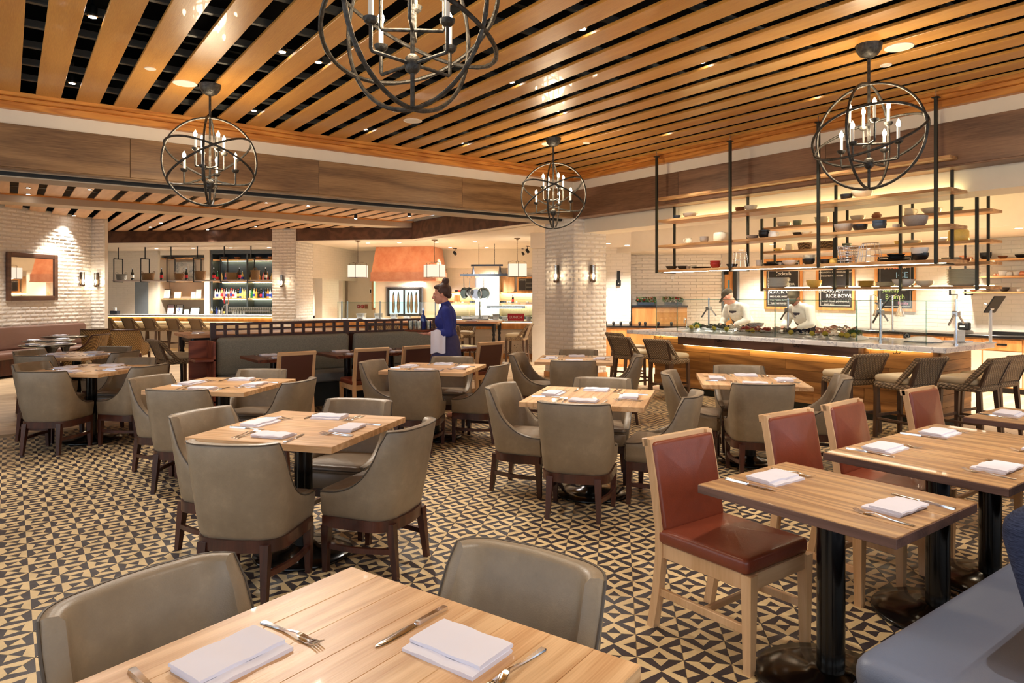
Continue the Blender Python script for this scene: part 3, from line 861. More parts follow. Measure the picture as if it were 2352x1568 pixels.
def make_barrel(name, label, group):
    t = thing(name, label, 'chair', group=group)
    mb, edge, pts, nr = barrel_shell()
    o = mb.build('backrest', 'taupe_leather', t, 50); recalc(o.data); o.data.shade_smooth(); o.data.set_sharp_from_angle(angle=R(50))
    MB().tube(edge, 0.0042, 6).build('piping', 'piping', o)
    tp = lambda ring: [(x*(1-0.30*max(0, min(1, (-0.02-y)/0.2))), y, z) for x, y, z in ring]
    s = MB()
    s.loft([tp(rrect(0.46-2*i, 0.44-2*j, 0.05, z)) for (i, j, z) in ((0.006,0.006,0.312),(0,0,0.325),(0,0,0.40),(0.006,0.006,0.409))], M=Matrix.Translation((0, 0.005, 0)))
    so = s.build('seat', 'taupe_seat', t)
    cq = MB().pillow((0, 0.015, 0.403), (0.445, 0.42, 0.052), 0.024, 0.018, 5); cq.v = tp(cq.v); cq.build('cushion', 'taupe_seat', so)
    MB().tube(tp([(p[0], p[1]+0.015, 0.4295) for p in rrect(0.448, 0.423, 0.03, 0, 4)]), 0.0035, 5, closed=True).build('piping', 'piping', so)
    # wooden rail following the plan
    rail = []; pr, nrr = shell_path(0.238, 0.195, -0.222, 0.13)
    for (x, y), (nx, ny) in zip(pr, nrr):
        rail.append([(x+nx*a, y+ny*a, z) for a, z in ((0, 0.252), (0, 0.312), (-0.03, 0.312), (-0.03, 0.252))])
    r = MB().loft(rail); r.cspan((-0.228, 0.175, 0.252), (0.228, 0.205, 0.312))
    o = r.build('seat_rail', 'mahogany', t); recalc(o.data)
    for sx in (-1, 1):
        MB().bar((sx*0.216, 0.178, 0.26), (sx*0.214, 0.186, 0), 0.046, taper=0.62).build('leg', 'mahogany', t, 0)
        MB().bar((sx*0.165, -0.20, 0.29), (sx*0.175, -0.235, 0), 0.046, taper=0.62).build('leg', 'mahogany', t, 0)
        st = []
        for i in range(9):
            f = i/8; st.append((sx*(0.212 - 0.04*f + 0.03*math.sin(PI*f)), 0.175-0.395*f, 0.145))
        q = MB()
        q.loft([[(p[0]-0.011, p[1], p[2]-0.014), (p[0]+0.011, p[1], p[2]-0.014), (p[0]+0.011, p[1], p[2]+0.014), (p[0]-0.011, p[1], p[2]+0.014)] for p in st])
        o = q.build('stretcher', 'mahogany', t); recalc(o.data)
    return t
def rebuild_kids(root):
    KIDS[root.name] = list(root.children)
    for c in root.children: KIDS[c.name] = list(c.children)

TABLES = {  # centre, angle of one edge, landmark
 'A': ((0.508, 1.29), 18.2, 'facing the blue bench'),
 'B': ((1.41, 4.0), 38.0, 'second from the blue bench'),
 'C': ((1.51, 6.29), 45.0, 'near the booth end shelves'),
 'D': ((0.71, 8.43), 45.0, 'second from the brown bench'),
 'E': ((0.72, 10.5), 45.0, 'nearest the brown bench'),
 'F': ((3.68, 6.40), 41.0, 'in front of the server'),
 'G': ((3.62, 3.90), 37.3, 'amid the tiled floor'),
 'H': ((5.56, 6.26), 45.0, 'before the white brick pillar'),
 'I': ((5.48, 3.77), 42.0, 'before the raw bar'),
}
SIDES = {45: 'kitchen side', 135: 'brown bench side', 225: 'window side', 315: 'blue bench side'}
CH = {  # which sides, leg-centre distance from the table centre, twist
 'A': {45: (0.455, 0), 135: (0.47, 2)},
 'B': {45: (0.47, 2), 135: (0.51, -6), 225: (0.455, 8), 315: (0.47, -5)},
 'C': {45: (0.47, 4), 135: (0.49, -6), 225: (0.455, 6), 315: (0.48, -5)},
 'D': {45: (0.47, 4), 135: (0.48, 3), 225: (0.455, 8), 315: (0.47, -6)},
 'E': {45: (0.48, 3), 135: (0.47, 0), 225: (0.46, 5), 315: (0.47, 0)},
 'F': {45: (0.46, 5), 135: (0.50, -6), 225: (0.50, 8), 315: (0.48, -5)},
 'G': {45: (0.47, 4), 135: (0.50, -8), 225: (0.46, 0), 315: (0.52, -6)},
 'H': {45: (0.49, 0), 135: (0.48, -8), 225: (0.53, 5), 315: (0.50, 0)},
 'I': {45: (0.52, 4), 135: (0.48, -8), 225: (0.455, 4), 315: (0.54, -6)},
}
first = make_barrel('barrel_chair', 'x', 'taupe barrel chairs at the square tables'); rebuild_kids(first); used = False
for k, sides in CH.items():
    (cx, cy), ang, mark = TABLES[k]
    for s_, (dist, tw) in sides.items():
        a = R(ang + (s_-45)); x, y = cx + math.cos(a)*dist, cy + math.sin(a)*dist
        lab = 'taupe barrel chair, %s of the table %s' % (SIDES[s_], mark)
        rz = a + PI/2 + R(tw)
        if not used: first.location = (x, y, 0); first.rotation_euler = (0, 0, rz); first['label'] = lab; used = True
        else: dup(first, (x, y, 0), rz, lab)

def make_framed_chair():
    """beech-framed side chair with rust leather pads; faces +y"""
    t = thing('framed_chair', 'x', 'chair', group='beech framed leather side chairs')
    for sx in (-1, 1):
        l = MB()
        l.loft([[(sx*0.205-0.02, y-0.02, z), (sx*0.205+0.02, y-0.02, z), (sx*0.205+0.02, y+0.02, z), (sx*0.205-0.02, y+0.02, z)] for y, z in ((-0.285, 0), (-0.255, 0.16), (-0.235, 0.34), (-0.235, 0.46), (-0.27, 0.68), (-0.305, 0.86))])
        l.build('leg', 'beech', t, 30)
        MB().bar((sx*0.203, 0.225, 0.40), (sx*0.203, 0.225, 0), 0.048, taper=0.72).build('leg', 'beech', t, 0)
        MB().cspan((sx*0.205-0.012, -0.235, 0.335), (sx*0.205+0.012, 0.225, 0.40), 0.003).build('seat_rail', 'beech', t, 20)
        MB().cspan((sx*0.205-0.011, -0.25, 0.155), (sx*0.205+0.011, 0.225, 0.19), 0.003).build('stretcher', 'beech', t, 20)
    MB().cspan((-0.2, 0.213, 0.335), (0.2, 0.237, 0.40), 0.003).build('seat_rail', 'beech_x', t, 20)
    MB().cspan((-0.2, -0.246, 0.335), (0.2, -0.222, 0.40), 0.003).build('seat_rail', 'beech_x', t, 20)
    MB().cspan((-0.2, -0.012, 0.160), (0.2, 0.012, 0.185), 0.003).build('stretcher', 'beech_x', t, 20)
    b = MB(); T = Matrix.Translation((0, -0.245, 0.47)) @ Matrix.Rotation(R(10.2), 4, 'X')
    b.cspan((-0.225, -0.024, 0.36), (0.225, 0.014, 0.40), 0.003, T)
    b.build('top_rail', 'beech_x', t, 20)
    MB().pillow((0, 0, 0), (0.432, 0.40, 0.034), 0.016, 0.016, 4, M=T @ Matrix.Translation((0, 0.010, 0.178)) @ Matrix.Rotation(R(-90), 4, 'X')).build('back_pad', 'rust_leather', t)
    MB().cspan((-0.187, -0.018, 0.0), (0.187, -0.004, 0.362), 0.004, T).build('back_panel', 'brown_vinyl', t, 20)
    MB().pillow((0, -0.005, 0.398), (0.455, 0.475, 0.066), 0.02, 0.022, 5).build('seat', 'rust_leather', t)
    return t
fc = make_framed_chair(); rebuild_kids(fc)
RX = [2.29, 3.25, 3.885, 4.92]; LX = [2.38, 3.35, 3.985, 5.13]
RMARK = ['lone oak table by the bench end', 'double oak table, bench-end half', 'double oak table, raw-bar half', 'lone oak table past the double one']
LMARK = ['lone dark table at the booth shelves', 'double dark table, shelf-side half', 'double dark table, server-side half', 'lone dark table past the server']
for i in range(4):
    lab = 'beech framed rust leather chair at the ' + RMARK[i]
    if i == 0: fc.location = (RX[i]+0.32, 1.885, 0); fc.rotation_euler = (0,0,PI); fc['label'] = lab
    else: dup(fc, (RX[i]+0.33, 1.92, 0), PI + R((-2, 3, -1)[i-1]), lab)
for i in range(4):
    dup(fc, (LX[i]+0.33, 8.24, 0), R((2, -3, 1, 2)[i]), 'beech framed brown-backed chair at the ' + LMARK[i])

def make_stool():
    t = thing('woven_stool', 'x', 'bar stool', group='woven rattan counter stools')
    MB().cspan((-0.215, -0.215, 0.53), (0.215, 0.215, 0.60), 0.018).build('seat_frame', 'rattan', t)
    MB().pillow((0, 0.02, 0.592), (0.41, 0.40, 0.085), 0.038, 0.02, 5).build('cushion', 'cream_vinyl', t)
    rings = []
    for z, y, hw in ((0.60, -0.20, 0.175), (0.70, -0.235, 0.19), (0.80, -0.275, 0.205), (0.865, -0.31, 0.215)):
        rings.append([(-hw, y-0.014, z), (hw, y-0.014, z), (hw, y+0.014, z), (-hw, y+0.014, z)])
    MB().loft(rings).build('backrest', 'rattan', t)
    MB().tube([(-0.222, -0.313, 0.868), (0.222, -0.313, 0.868)], 0.022, 10).build('top_rail', 'rattan', t)
    for sx in (-1, 1):
        MB().bar((sx*0.192, -0.06, 0.59), (sx*0.212, -0.305, 0.872), 0.042, 0.05).build('side_brace', 'rattan', t, 0)
        MB().bar((sx*0.185, -0.195, 0.58), (sx*0.21, -0.302, 0.85), 0.03, 0.03).build('back_post', 'stool_leg', t, 0)
        MB().bar((sx*0.185, 0.185, 0.54), (sx*0.195, 0.20, 0), 0.046, taper=0.7).build('leg', 'stool_leg', t, 0)
        MB().bar((sx*0.185, -0.185, 0.54), (sx*0.20, -0.225, 0), 0.046, taper=0.7).build('leg', 'stool_leg', t, 0)
        MB().cspan((sx*0.192-0.011, -0.19, 0.19), (sx*0.192+0.011, 0.19, 0.215), 0.003).build('stretcher', 'stool_leg', t, 20)
    MB().cspan((-0.185, 0.182, 0.22), (0.185, 0.204, 0.25), 0.003).build('foot_rail', 'stool_leg', t, 20)
    MB().cspan((-0.185, -0.21, 0.22), (0.185, -0.19, 0.245), 0.003).build('foot_rail', 'stool_leg', t, 20)
    return t
st = make_stool(); rebuild_kids(st)
def hd(h): return -R(h)                         # heading clockwise of +Y
stools = [((7.66, 3.98), 18, 'woven stool in front of the raw bar, turned towards the lobsters'),
          ((7.68, 3.40), 12, 'woven stool at the corner of the raw bar counter'),
          ((8.16, 2.98), 4, 'woven stool at the marble end of the raw bar, closer to its corner'),
          ((8.72, 2.98), 6, 'woven stool at the marble end of the raw bar, farther from its corner'),
          ((7.80, 6.72), 88, 'woven stool with cream seat drawn up under the raw bar, next to the plank front'),
          ((7.86, 7.5), 92, 'woven stool with cream seat by the oak hand-wash cabinet'),
          ((8.5, 8.22), 100, 'woven stool tucked at the far tip of the raw bar counter')]
for i, u in enumerate((266, 315, 362, 416, 468)):
    x, y = dg(tu(u, 0.6), 0.6)
    stools.append(((x, y), 62, 'woven stool in the row at the marble bar counter'))
stools += [((1.98, 10.95), 80, 'woven stool at the end of the long high table beside the booth shelves'),
           ((2.75, 11.78), 185, 'woven stool on the bar side of the long high table'),
           ((2.95, 10.35), -10, 'woven stool on the booth side of the long high table'),
           ((3.6, 11.78), 178, 'woven stool on the bar side of the long high table')]
H2 = lambda t, b: dg(t, b)
for t_, b_, h_, l_ in ((-0.2, -2.2, 42, 'woven stool on the booth side of the kitchen high table'), (-1.55, -2.25, 46, 'woven stool on the booth side of the kitchen high table'),
                   (-2.85, -1.6, -40, 'woven stool at the free end of the kitchen high table'), (-0.6, -0.85, 225, 'woven stool on the kitchen side of the high table'), (-1.5, -0.85, 228, 'woven stool on the kitchen side of the high table')):
    stools.append((H2(t_, b_), h_, l_))
for i, (p, h_, lab) in enumerate(stools):
    if i == 0: st.location = (*p, 0); st.rotation_euler = (0,0,hd(h_)); st['label'] = lab
    else: dup(st, (*p, 0), hd(h_), lab)

def make_rattan_chair():
    t = thing('rattan_chair', 'x', 'chair', group='rattan tub chairs by the round tables')
    mb, edge, pts, nr = barrel_shell(0.27, 0.22, -0.24, 0.12, 0.34, 0.58, 0.86, 0.035, 0.09, 0.01)
    o = mb.build('backrest', 'rattan_gold', t, 50); recalc(o.data)
    MB().tube(edge, 0.014, 8).build('arm_rail', 'mahogany', t)
    MB().pillow((0, 0.02, 0.36), (0.50, 0.48, 0.09), 0.035, 0.02, 5).build('seat', 'cream_vinyl', t)
    for sx in (-1, 1):
        for sy, yy in ((1, 0.21), (-1, -0.22)):
            MB().bar((sx*0.265, yy, 0.40), (sx*0.265, yy+sy*0.02, 0), 0.04, taper=0.7).build('leg', 'mahogany', t, 0)
    return t
rc_ = make_rattan_chair(); rebuild_kids(rc_)
for i, (u, d, h_, lab) in enumerate(((192, 11.6, 300, 'rattan tub chair seen side-on by the round dark tables'), (228, 13.6, 18, 'rattan tub chair with its woven back to the square tables'), (300, 13.4, 28, 'rattan tub chair with its woven back to the lattice booth'))):
    x, y = at(u, d)
    if i == 0: rc_.location = (x, y, 0); rc_.rotation_euler = (0,0,hd(h_)); rc_['label'] = lab
    else: dup(rc_, (x, y, 0), hd(h_), lab)

# ------------------------------------------------------------------ tables
def make_table(name, label, cat, sx, sy, mat, n_st, thick=0.036, group=None, base=True, zt=0.75):
    t = thing(name, label, cat, group=group)
    top = MB().span((-sx/2+0.004, -sy/2+0.004, zt-thick+0.002), (sx/2-0.004, sy/2-0.004, zt-0.003)).build('tabletop', mat, t, 0)
    w = sy/n_st
    for i in range(n_st):
        MB().cspan((-sx/2, -sy/2+i*w+0.0002, zt-thick), (sx/2, -sy/2+(i+1)*w-0.0002, zt), 0.0012 if 0 < i < n_st-1 else 0.002).build('stave', mat, top, 20)
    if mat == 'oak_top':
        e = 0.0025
        MB().cspan((-sx/2-e,-sy/2-e,zt-thick-0.001), (-sx/2+0.004,sy/2+e,zt-0.003), 0.002).cspan((sx/2-0.004,-sy/2-e,zt-thick-0.001), (sx/2+e,sy/2+e,zt-0.003), 0.002).cspan((-sx/2,-sy/2-e,zt-thick-0.001), (sx/2,-sy/2+0.004,zt-0.003), 0.002).cspan((-sx/2,sy/2-0.004,zt-thick-0.001), (sx/2,sy/2+e,zt-0.003), 0.002).build('edge_shade_strip', 'edge_shade_wood', top, 20)  # thin strips added round the top, with edge shade put into their colour
    if base:
        MB().lathe([(0,0.004),(0.283,0.004),(0.286,0.012),(0.28,0.02),(0.2,0.032),(0.09,0.045),(0.075,0.06),(0,0.06)], n=40).build('base', 'black_gloss', t, 60)
        MB().cyl((0,0,0), 0.052, 0.055, zt-thick-0.01, 28).build('pole', 'black_gloss', t, 40)
        MB().cspan((-0.2,-0.025,zt-thick-0.022), (0.2,0.025,zt-thick)).cspan((-0.025,-0.2,zt-thick-0.022), (0.025,0.2,zt-thick)).build('top_plate', 'black_matte', t, 0)
    return t
sq = make_table('square_table', 'x', 'table', 0.9, 0.9, 'ash_top', 8, group='square ash tables'); rebuild_kids(sq)
for i, (k, ((cx, cy), ang, mark)) in enumerate(TABLES.items()):
    lab = 'square ash table on a round black base, ' + mark
    if i == 0: sq.location = (cx, cy, 0); sq.rotation_euler = (0,0,R(ang)); sq['label'] = lab
    else: dup(sq, (cx, cy, 0), R(ang + (0 if k in 'AGI' else 90)), lab)
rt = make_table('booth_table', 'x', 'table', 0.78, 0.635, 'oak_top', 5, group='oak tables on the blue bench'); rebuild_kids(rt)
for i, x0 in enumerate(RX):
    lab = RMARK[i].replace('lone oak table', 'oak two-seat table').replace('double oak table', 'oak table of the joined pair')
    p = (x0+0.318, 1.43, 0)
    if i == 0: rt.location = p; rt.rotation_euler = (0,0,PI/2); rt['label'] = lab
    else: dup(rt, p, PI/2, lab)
lt = make_table('booth_table', 'x', 'table', 0.78, 0.635, 'dark_top', 5, group='dark tables on the lattice booth'); rebuild_kids(lt)
for i, x0 in enumerate(LX):
    lab = LMARK[i].replace('lone dark table', 'dark two-seat table').replace('double dark table', 'dark table of the joined pair')
    p = (x0+0.318, 8.70, 0)
    if i == 0: lt.location = p; lt.rotation_euler = (0,0,PI/2); lt['label'] = lab
    else: dup(lt, p, PI/2, lab)

# ------------------------------------------------------------------ place settings
nap = MB()
nap.mi = 0
def napfold(mb, sx, sy, h, c, bulge=0.004):
    rings = []
    n = 7
    prof = [(-sy/2, 0.0), (-sy/2-0.003, h*0.35), (-sy/2, h*0.85), (-sy/2+0.02, h), (sy/2-0.02, h*0.95), (sy/2, h*0.8), (sy/2, 0.0)]
    for i in range(n+1):
        x = -sx/2 + sx*i/n; f = bulge*math.sin(i*1.7)
        rings.append([(c[0]+x, c[1]+y+f*0.2, c[2]+z+(f if z > 0.001 else 0)*0.5) for y, z in prof])
    mb.loft(rings)
napfold(nap, 0.20, 0.135, 0.010, (0, 0.012, 0)); napfold(nap, 0.20, 0.115, 0.010, (0.002, -0.004, 0.0095))
nap_me = nap.mesh('napkin', 'linen', 40); recalc(nap_me)
def ribbon(mb, pts):
    """flat cutlery: list of (y, half width, z, thickness)"""
    mb.loft([[(-w, y, z), (w, y, z), (w*0.8, y, z+t), (-w*0.8, y, z+t)] for y, w, z, t in pts])
kn = MB(); ribbon(kn, [(-0.115,0.007,0.001,0.006),(-0.11,0.0095,0,0.008),(-0.02,0.006,0,0.009),(-0.012,0.007,0,0.008),(-0.006,0.004,0.002,0.004)])
hk = kn.mesh('handle', 'chrome', 40); recalc(hk)
bl = MB(); ribbon(bl, [(-0.006,0.0075,0.003,0.0016),(0.03,0.0105,0.003,0.0016),(0.09,0.010,0.003,0.0014),(0.112,0.006,0.003,0.001),(0.12,0.0008,0.003,0.0006)])
bk = bl.mesh('blade', 'chrome', 40); recalc(bk)
fk = MB(); ribbon(fk, [(-0.105,0.0075,0.001,0.003),(-0.1,0.0085,0.001,0.003),(-0.03,0.0035,0.003,0.003),(0.02,0.0028,0.010,0.0025),(0.032,0.009,0.008,0.002),(0.05,0.0125,0.003,0.002),(0.062,0.0125,0.002,0.002)])
fh = fk.mesh('handle', 'chrome', 40); recalc(fh)
tn = MB()
for q in (-1.5, -0.5, 0.5, 1.5):
    tn.loft([[(q*0.0066-w, y, z), (q*0.0066+w, y, z), (q*0.0066+w, y, z+0.0018), (q*0.0066-w, y, z+0.0018)] for y, w, z in ((0.061,0.0022,0.002),(0.08,0.0018,0.003),(0.10,0.0012,0.010))])
ft = tn.mesh('tines', 'chrome', 40); recalc(ft)
sp_r = random.Random(11)
def setting(cx, cy, ang, dist, z, where, forks=2, small=False, off=0.0):
    """one cover: napkin, knife on the right and fork(s) on the left of a diner sitting at angle ang from the table centre"""
    a = R(ang); n = Vector((math.cos(a), math.sin(a)))       # points to the diner
    rz = a + PI/2                                            # local y looks to the table centre
    ex = Vector((math.cos(rz), math.sin(rz)))
    c = Vector((cx, cy)) + n*dist + ex*off
    j = lambda s: sp_r.uniform(-s, s)
    put('napkin', nap_me, None, (c.x, c.y, z), rz + R(j(6)), label='folded napkin on the ' + where, cat='napkin', group='folded napkins')
    p = c + ex*(0.155 + j(0.015)) + n*(0.0 + j(0.02))
    k = thing('table_knife', 'table knife on the ' + where, 'knife', (p.x, p.y, z), rz + R(j(8)), 'table knives'); put('handle', hk, k); put('blade', bk, k)
    for q in range(forks):
        p = c - ex*(0.145 + 0.042*q + j(0.008)) + n*j(0.02)
        f = thing('table_fork', 'steel fork on the ' + where, 'fork', (p.x, p.y, z), rz + R(j(3)), 'forks'); put('handle', fh, f); put('tines', ft, f)
for k, ((cx, cy), ang, mark) in TABLES.items():
    for s_ in CH[k]:
        setting(cx, cy, ang + s_ - 45, 0.30 if k != 'A' else 0.275, 0.75, 'square table ' + mark, forks=1 if k == 'A' else 2, off=0.0 if k != 'A' else (-0.10 if s_ == 45 else 0.04))
for i, x0 in enumerate(RX):
    for ang, nm in ((90, 'chair side'), (-90, 'bench side')):
        setting(x0+0.318, 1.43, ang, 0.25, 0.75, '%s of the %s' % (nm, RMARK[i]), forks=1)
for i, x0 in enumerate(LX):
    for ang, nm in ((90, 'booth side'), (-90, 'chair side')):
        setting(x0+0.318, 8.70, ang, 0.25, 0.75, '%s of the %s' % (nm, LMARK[i]), forks=1)

# ------------------------------------------------------------------ lamps
ZC = 3.68
def make_chandelier():
    t = thing('orb_chandelier', 'x', 'chandelier', group='wrought iron orb chandeliers')
    MB().lathe([(0,-0.115),(0.03,-0.112),(0.07,-0.09),(0.098,-0.05),(0.108,0.0),(0.0,0.0)], n=28).build('canopy', 'iron', t, 60)
    r = 0.45; zc = -0.79; jr = random.Random(2)
    MB().tube([(0,0,-0.10), (0,0,-0.2), (0,0,zc+r)], 0.0125, 8).build('rod', 'iron', t)
    for (az, tl) in ((20, 90), (110, 90), (60, 24), (190, 30)):
        pts = []; rs = []; ax = R(az); Mx = Matrix.Rotation(ax, 4, 'Z') @ Matrix.Rotation(R(tl), 4, 'X')
        for i in range(72):
            a = 2*PI*i/72; p = Mx @ Vector((math.cos(a)*r, math.sin(a)*r, 0)); pts.append(p + Vector((0,0,zc)))
            rs.append(0.0115 + jr.uniform(-0.0014, 0.0014))
        MB().tube(pts, rs, 8, closed=True).build('ring', 'iron', t)
    hub = MB().lathe([(0,-0.05),(0.02,-0.046),(0.036,-0.03),(0.042,0),(0.036,0.03),(0.02,0.046),(0,0.05)], (0,0,zc-0.23), 16); hub.build('hub', 'iron', t, 60)
    MB().tube([(0,0,zc+r), (0,0,zc-r)], 0.0115, 8).build('stem', 'iron', t)
    for tier, (zr, rad, zcup, n0) in enumerate(((-0.23, 0.25, -0.11, 0), (-0.065, 0.155, 0.085, 45))):
        for q in range(4):
            a = R(n0 + 90*q + 12); x, y = math.cos(a)*rad, math.sin(a)*rad
            arm = MB().tube([(0,0,zc+zr), (x*0.97, y*0.97, zc+zr), (x, y, zc+zr+0.012), (x, y, zc+zcup)], 0.0095, 8).build('arm', 'iron', t)
            MB().lathe([(0,0),(0.02,0.002),(0.032,0.014),(0.037,0.032),(0.033,0.032),(0.026,0.016),(0,0.012)], (x,y,zc+zcup), 16).build('cup', 'iron', arm, 60)
            MB().cyl((x,y,zc), 0.0125, zcup+0.012, zcup+0.145, 12).build('candle', 'candle', arm, 40)
            MB().lathe([(0,0.143),(0.012,0.147),(0.0175,0.165),(0.016,0.18),(0.008,0.2),(0,0.212)], (x,y,zc+zcup), 12).build('bulb', 'bulb', arm, 60)
    return t
t_ = NT('iron'); v_ = t_.coords(rand=False)
t_.base(t_.ramp(t_.noise(v_, 30, 3), [(0.3, srgb(44,42,40)), (0.7, srgb(84,80,74))])); t_.set(0.45, 0.65, 0.5); t_.bump(t_.noise(v_, 60, 2), 0.004)
plain('candle', srgb(244,238,224), 0.6, var=0.02)
ch = make_chandelier(); rebuild_kids(ch)
for i, (x, y, rz, lab) in enumerate(((1.60, 3.0, 0, 'iron orb chandelier hanging over the table second from the blue bench'), (1.67, 7.5, 50, 'iron orb chandelier hanging between the lattice booth shelves and the brown bench tables'),
                                     (6.06, 7.28, 20, 'iron orb chandelier hanging in front of the white brick pillar'), (5.98, 2.94, 75, 'iron orb chandelier hanging in front of the raw bar dish shelves'))):
    if i == 0: ch.location = (x, y, ZC); ch.rotation_euler = (0,0,R(rz)); ch['label'] = lab; c_ = ch
    else: c_ = dup(ch, (x, y, ZC), R(rz), lab)
    point('chandelier_light', (x, y, ZC-0.72), 26, (1.0, 0.80, 0.54), 0.16)

# track heads in the slots of the main ceiling: real spot lamps
head_me = MB().lathe([(0,0.0),(0.034,0.0),(0.036,0.012),(0.036,0.085),(0.02,0.1),(0,0.1)], n=16).mesh('housing', 'black_metal', 40)
ring_me = MB().lathe([(0.036,0.0),(0.04,0.004),(0.04,0.02),(0.036,0.02)], n=16).mesh('trim_ring', 'steel', 40)
lens_me = MB().lathe([(0,-0.001),(0.03,-0.001),(0.03,0.004),(0,0.004)], n=16).mesh('lens', 'lens', 40)
yoke_me = MB().cyl((0,0,0), 0.008, 0.095, 0.2, 8).box((0,0,0.2), (0.03,0.12,0.02)).mesh('yoke', 'black_metal', 0)
HEADS = [(215,40), (168,192), (738,145), (592,256), (857,300), (1357,73), (1632,150), (1297,259), (1076,331), (1883,224), (1540,306), (640,118), (1180,190)]
def slot_x(x):
    k = round((x - 0.174)/0.365); return 0.174 + 0.365*k
# aim points chosen where the photograph shows bright pools: table tops, floor, plank front
AIMS = [(0.9, 6.9, 0.75), (0.3, 5.2, 0), (1.4, 4.0, 0.75), (1.5, 6.2, 0.75), (3.6, 6.4, 0.75), (3.6, 3.9, 0.75), (5.4, 3.8, 0.75), (3.2, 5.2, 0), (5.6, 6.3, 0.75), (8.3, 4.6, 0.6), (8.3, 6.3, 0.6), (2.2, 2.9, 0), (4.8, 4.9, 0)]
WARM = (1.0, 0.92, 0.80)
for i, ((u, v), aim) in enumerate(zip(HEADS, AIMS)):
    d = F_PX*(3.72-EYE)/(HZ-v); x, y = at(u, d); x = slot_x(x)
    h = thing('track_head', 'small black track spotlight in a ceiling slot', 'spotlight', (x, y, 3.72), 0, 'track spotlights in the slotted ceiling')
    put('housing', head_me, h); put('trim_ring', ring_me, h); put('lens', lens_me, h); put('yoke', yoke_me, h)
    spot('track_spot', (x, y, 3.70), aim, 105, WARM, 58, 0.25, 0.02)
# more heads above the near tables, out of view
for (x, y), aim in (((2.7, 0.6), (2.62, 1.45, 0.75)), ((4.1, 0.5), (3.9, 1.5, 0.75)), ((1.2, 0.3), (0.6, 1.4, 0.75)), ((5.4, 0.6), (5.2, 1.6, 0.75)), ((-0.5, 3.4), (-0.2, 4.6, 0))):
    x = slot_x(x)
    h = thing('track_head', 'small black track spotlight in a ceiling slot', 'spotlight', (x, y, 3.72), 0, 'track spotlights in the slotted ceiling')
    put('housing', head_me, h); put('trim_ring', ring_me, h); put('lens', lens_me, h); put('yoke', yoke_me, h)
    spot('track_spot', (x, y, 3.70), aim, 95, WARM, 62, 0.25, 0.02)
# heads in the slots of the pale ceiling
for u, v in ((65, 425), (65, 440), (206, 429), (170, 490), (370, 507), (345, 517), (477, 523), (587, 516), (612, 460), (708, 467), (817, 497), (940, 491)):
    z = 3.37 if v < 480 and u > 60 or v < 445 else 3.25
    d = F_PX*(z-EYE)/(HZ-v); x, y = at(u, d)
    h = thing('track_head', 'small spotlight in a slot of the pale maple ceiling', 'spotlight', (x, y, z-0.05), 0, 'spotlights in the maple ceiling')
    put('housing', head_me, h); put('lens', lens_me, h)
    spot('maple_spot', (x, y, z-0.06), (x*0.9, y-0.6, 0), 110, (1.0, 0.92, 0.80), 100, 0.6, 0.04)
wx, wy = dg(5.75, -4.1)
spot('wall_washer', (wx, wy, 3.15), (*dg(6.55, -3.75), 1.5), 90, (1.0, 0.93, 0.84), 62, 0.3, 0.03)
spot('wall_washer', (*dg(5.5, -6.0), 3.15), (*dg(6.55, -6.2), 0.9), 90, (1.0, 0.90, 0.78), 80, 0.5, 0.04)
# round speakers and sensors on the slats
def disc(u, v, r, z, name, lab, cat):
    d = F_PX*(z-EYE)/(HZ-v); x, y = at(u, d)
    MB().lathe([(0,-0.006),(r*0.86,-0.006),(r*0.9,-0.009),(r,-0.006),(r,0.0),(0,0)], n=28).build(name, 'ceiling_white', None, 30, loc=(x, y, z), label=lab, cat=cat, group='white discs on the oak slats')
for u, v, mk in ((425, 191, 'beside the chandelier near the booth shelves'), (948, 277, 'in mid ceiling'), (2065, 108, 'beside the chandelier of the raw bar'), (1262, 330, 'by the chandelier of the brick pillar')):
    disc(u, v, 0.115, ZC, 'ceiling_speaker', 'round white ceiling speaker set in an oak slat ' + mk, 'speaker')
for u, v in ((345, 157), (911, 254), (2035, 149), (1347, 328)):
    disc(u, v, 0.05, ZC, 'smoke_sensor', 'small white sensor disc on an oak ceiling slat', 'sensor')

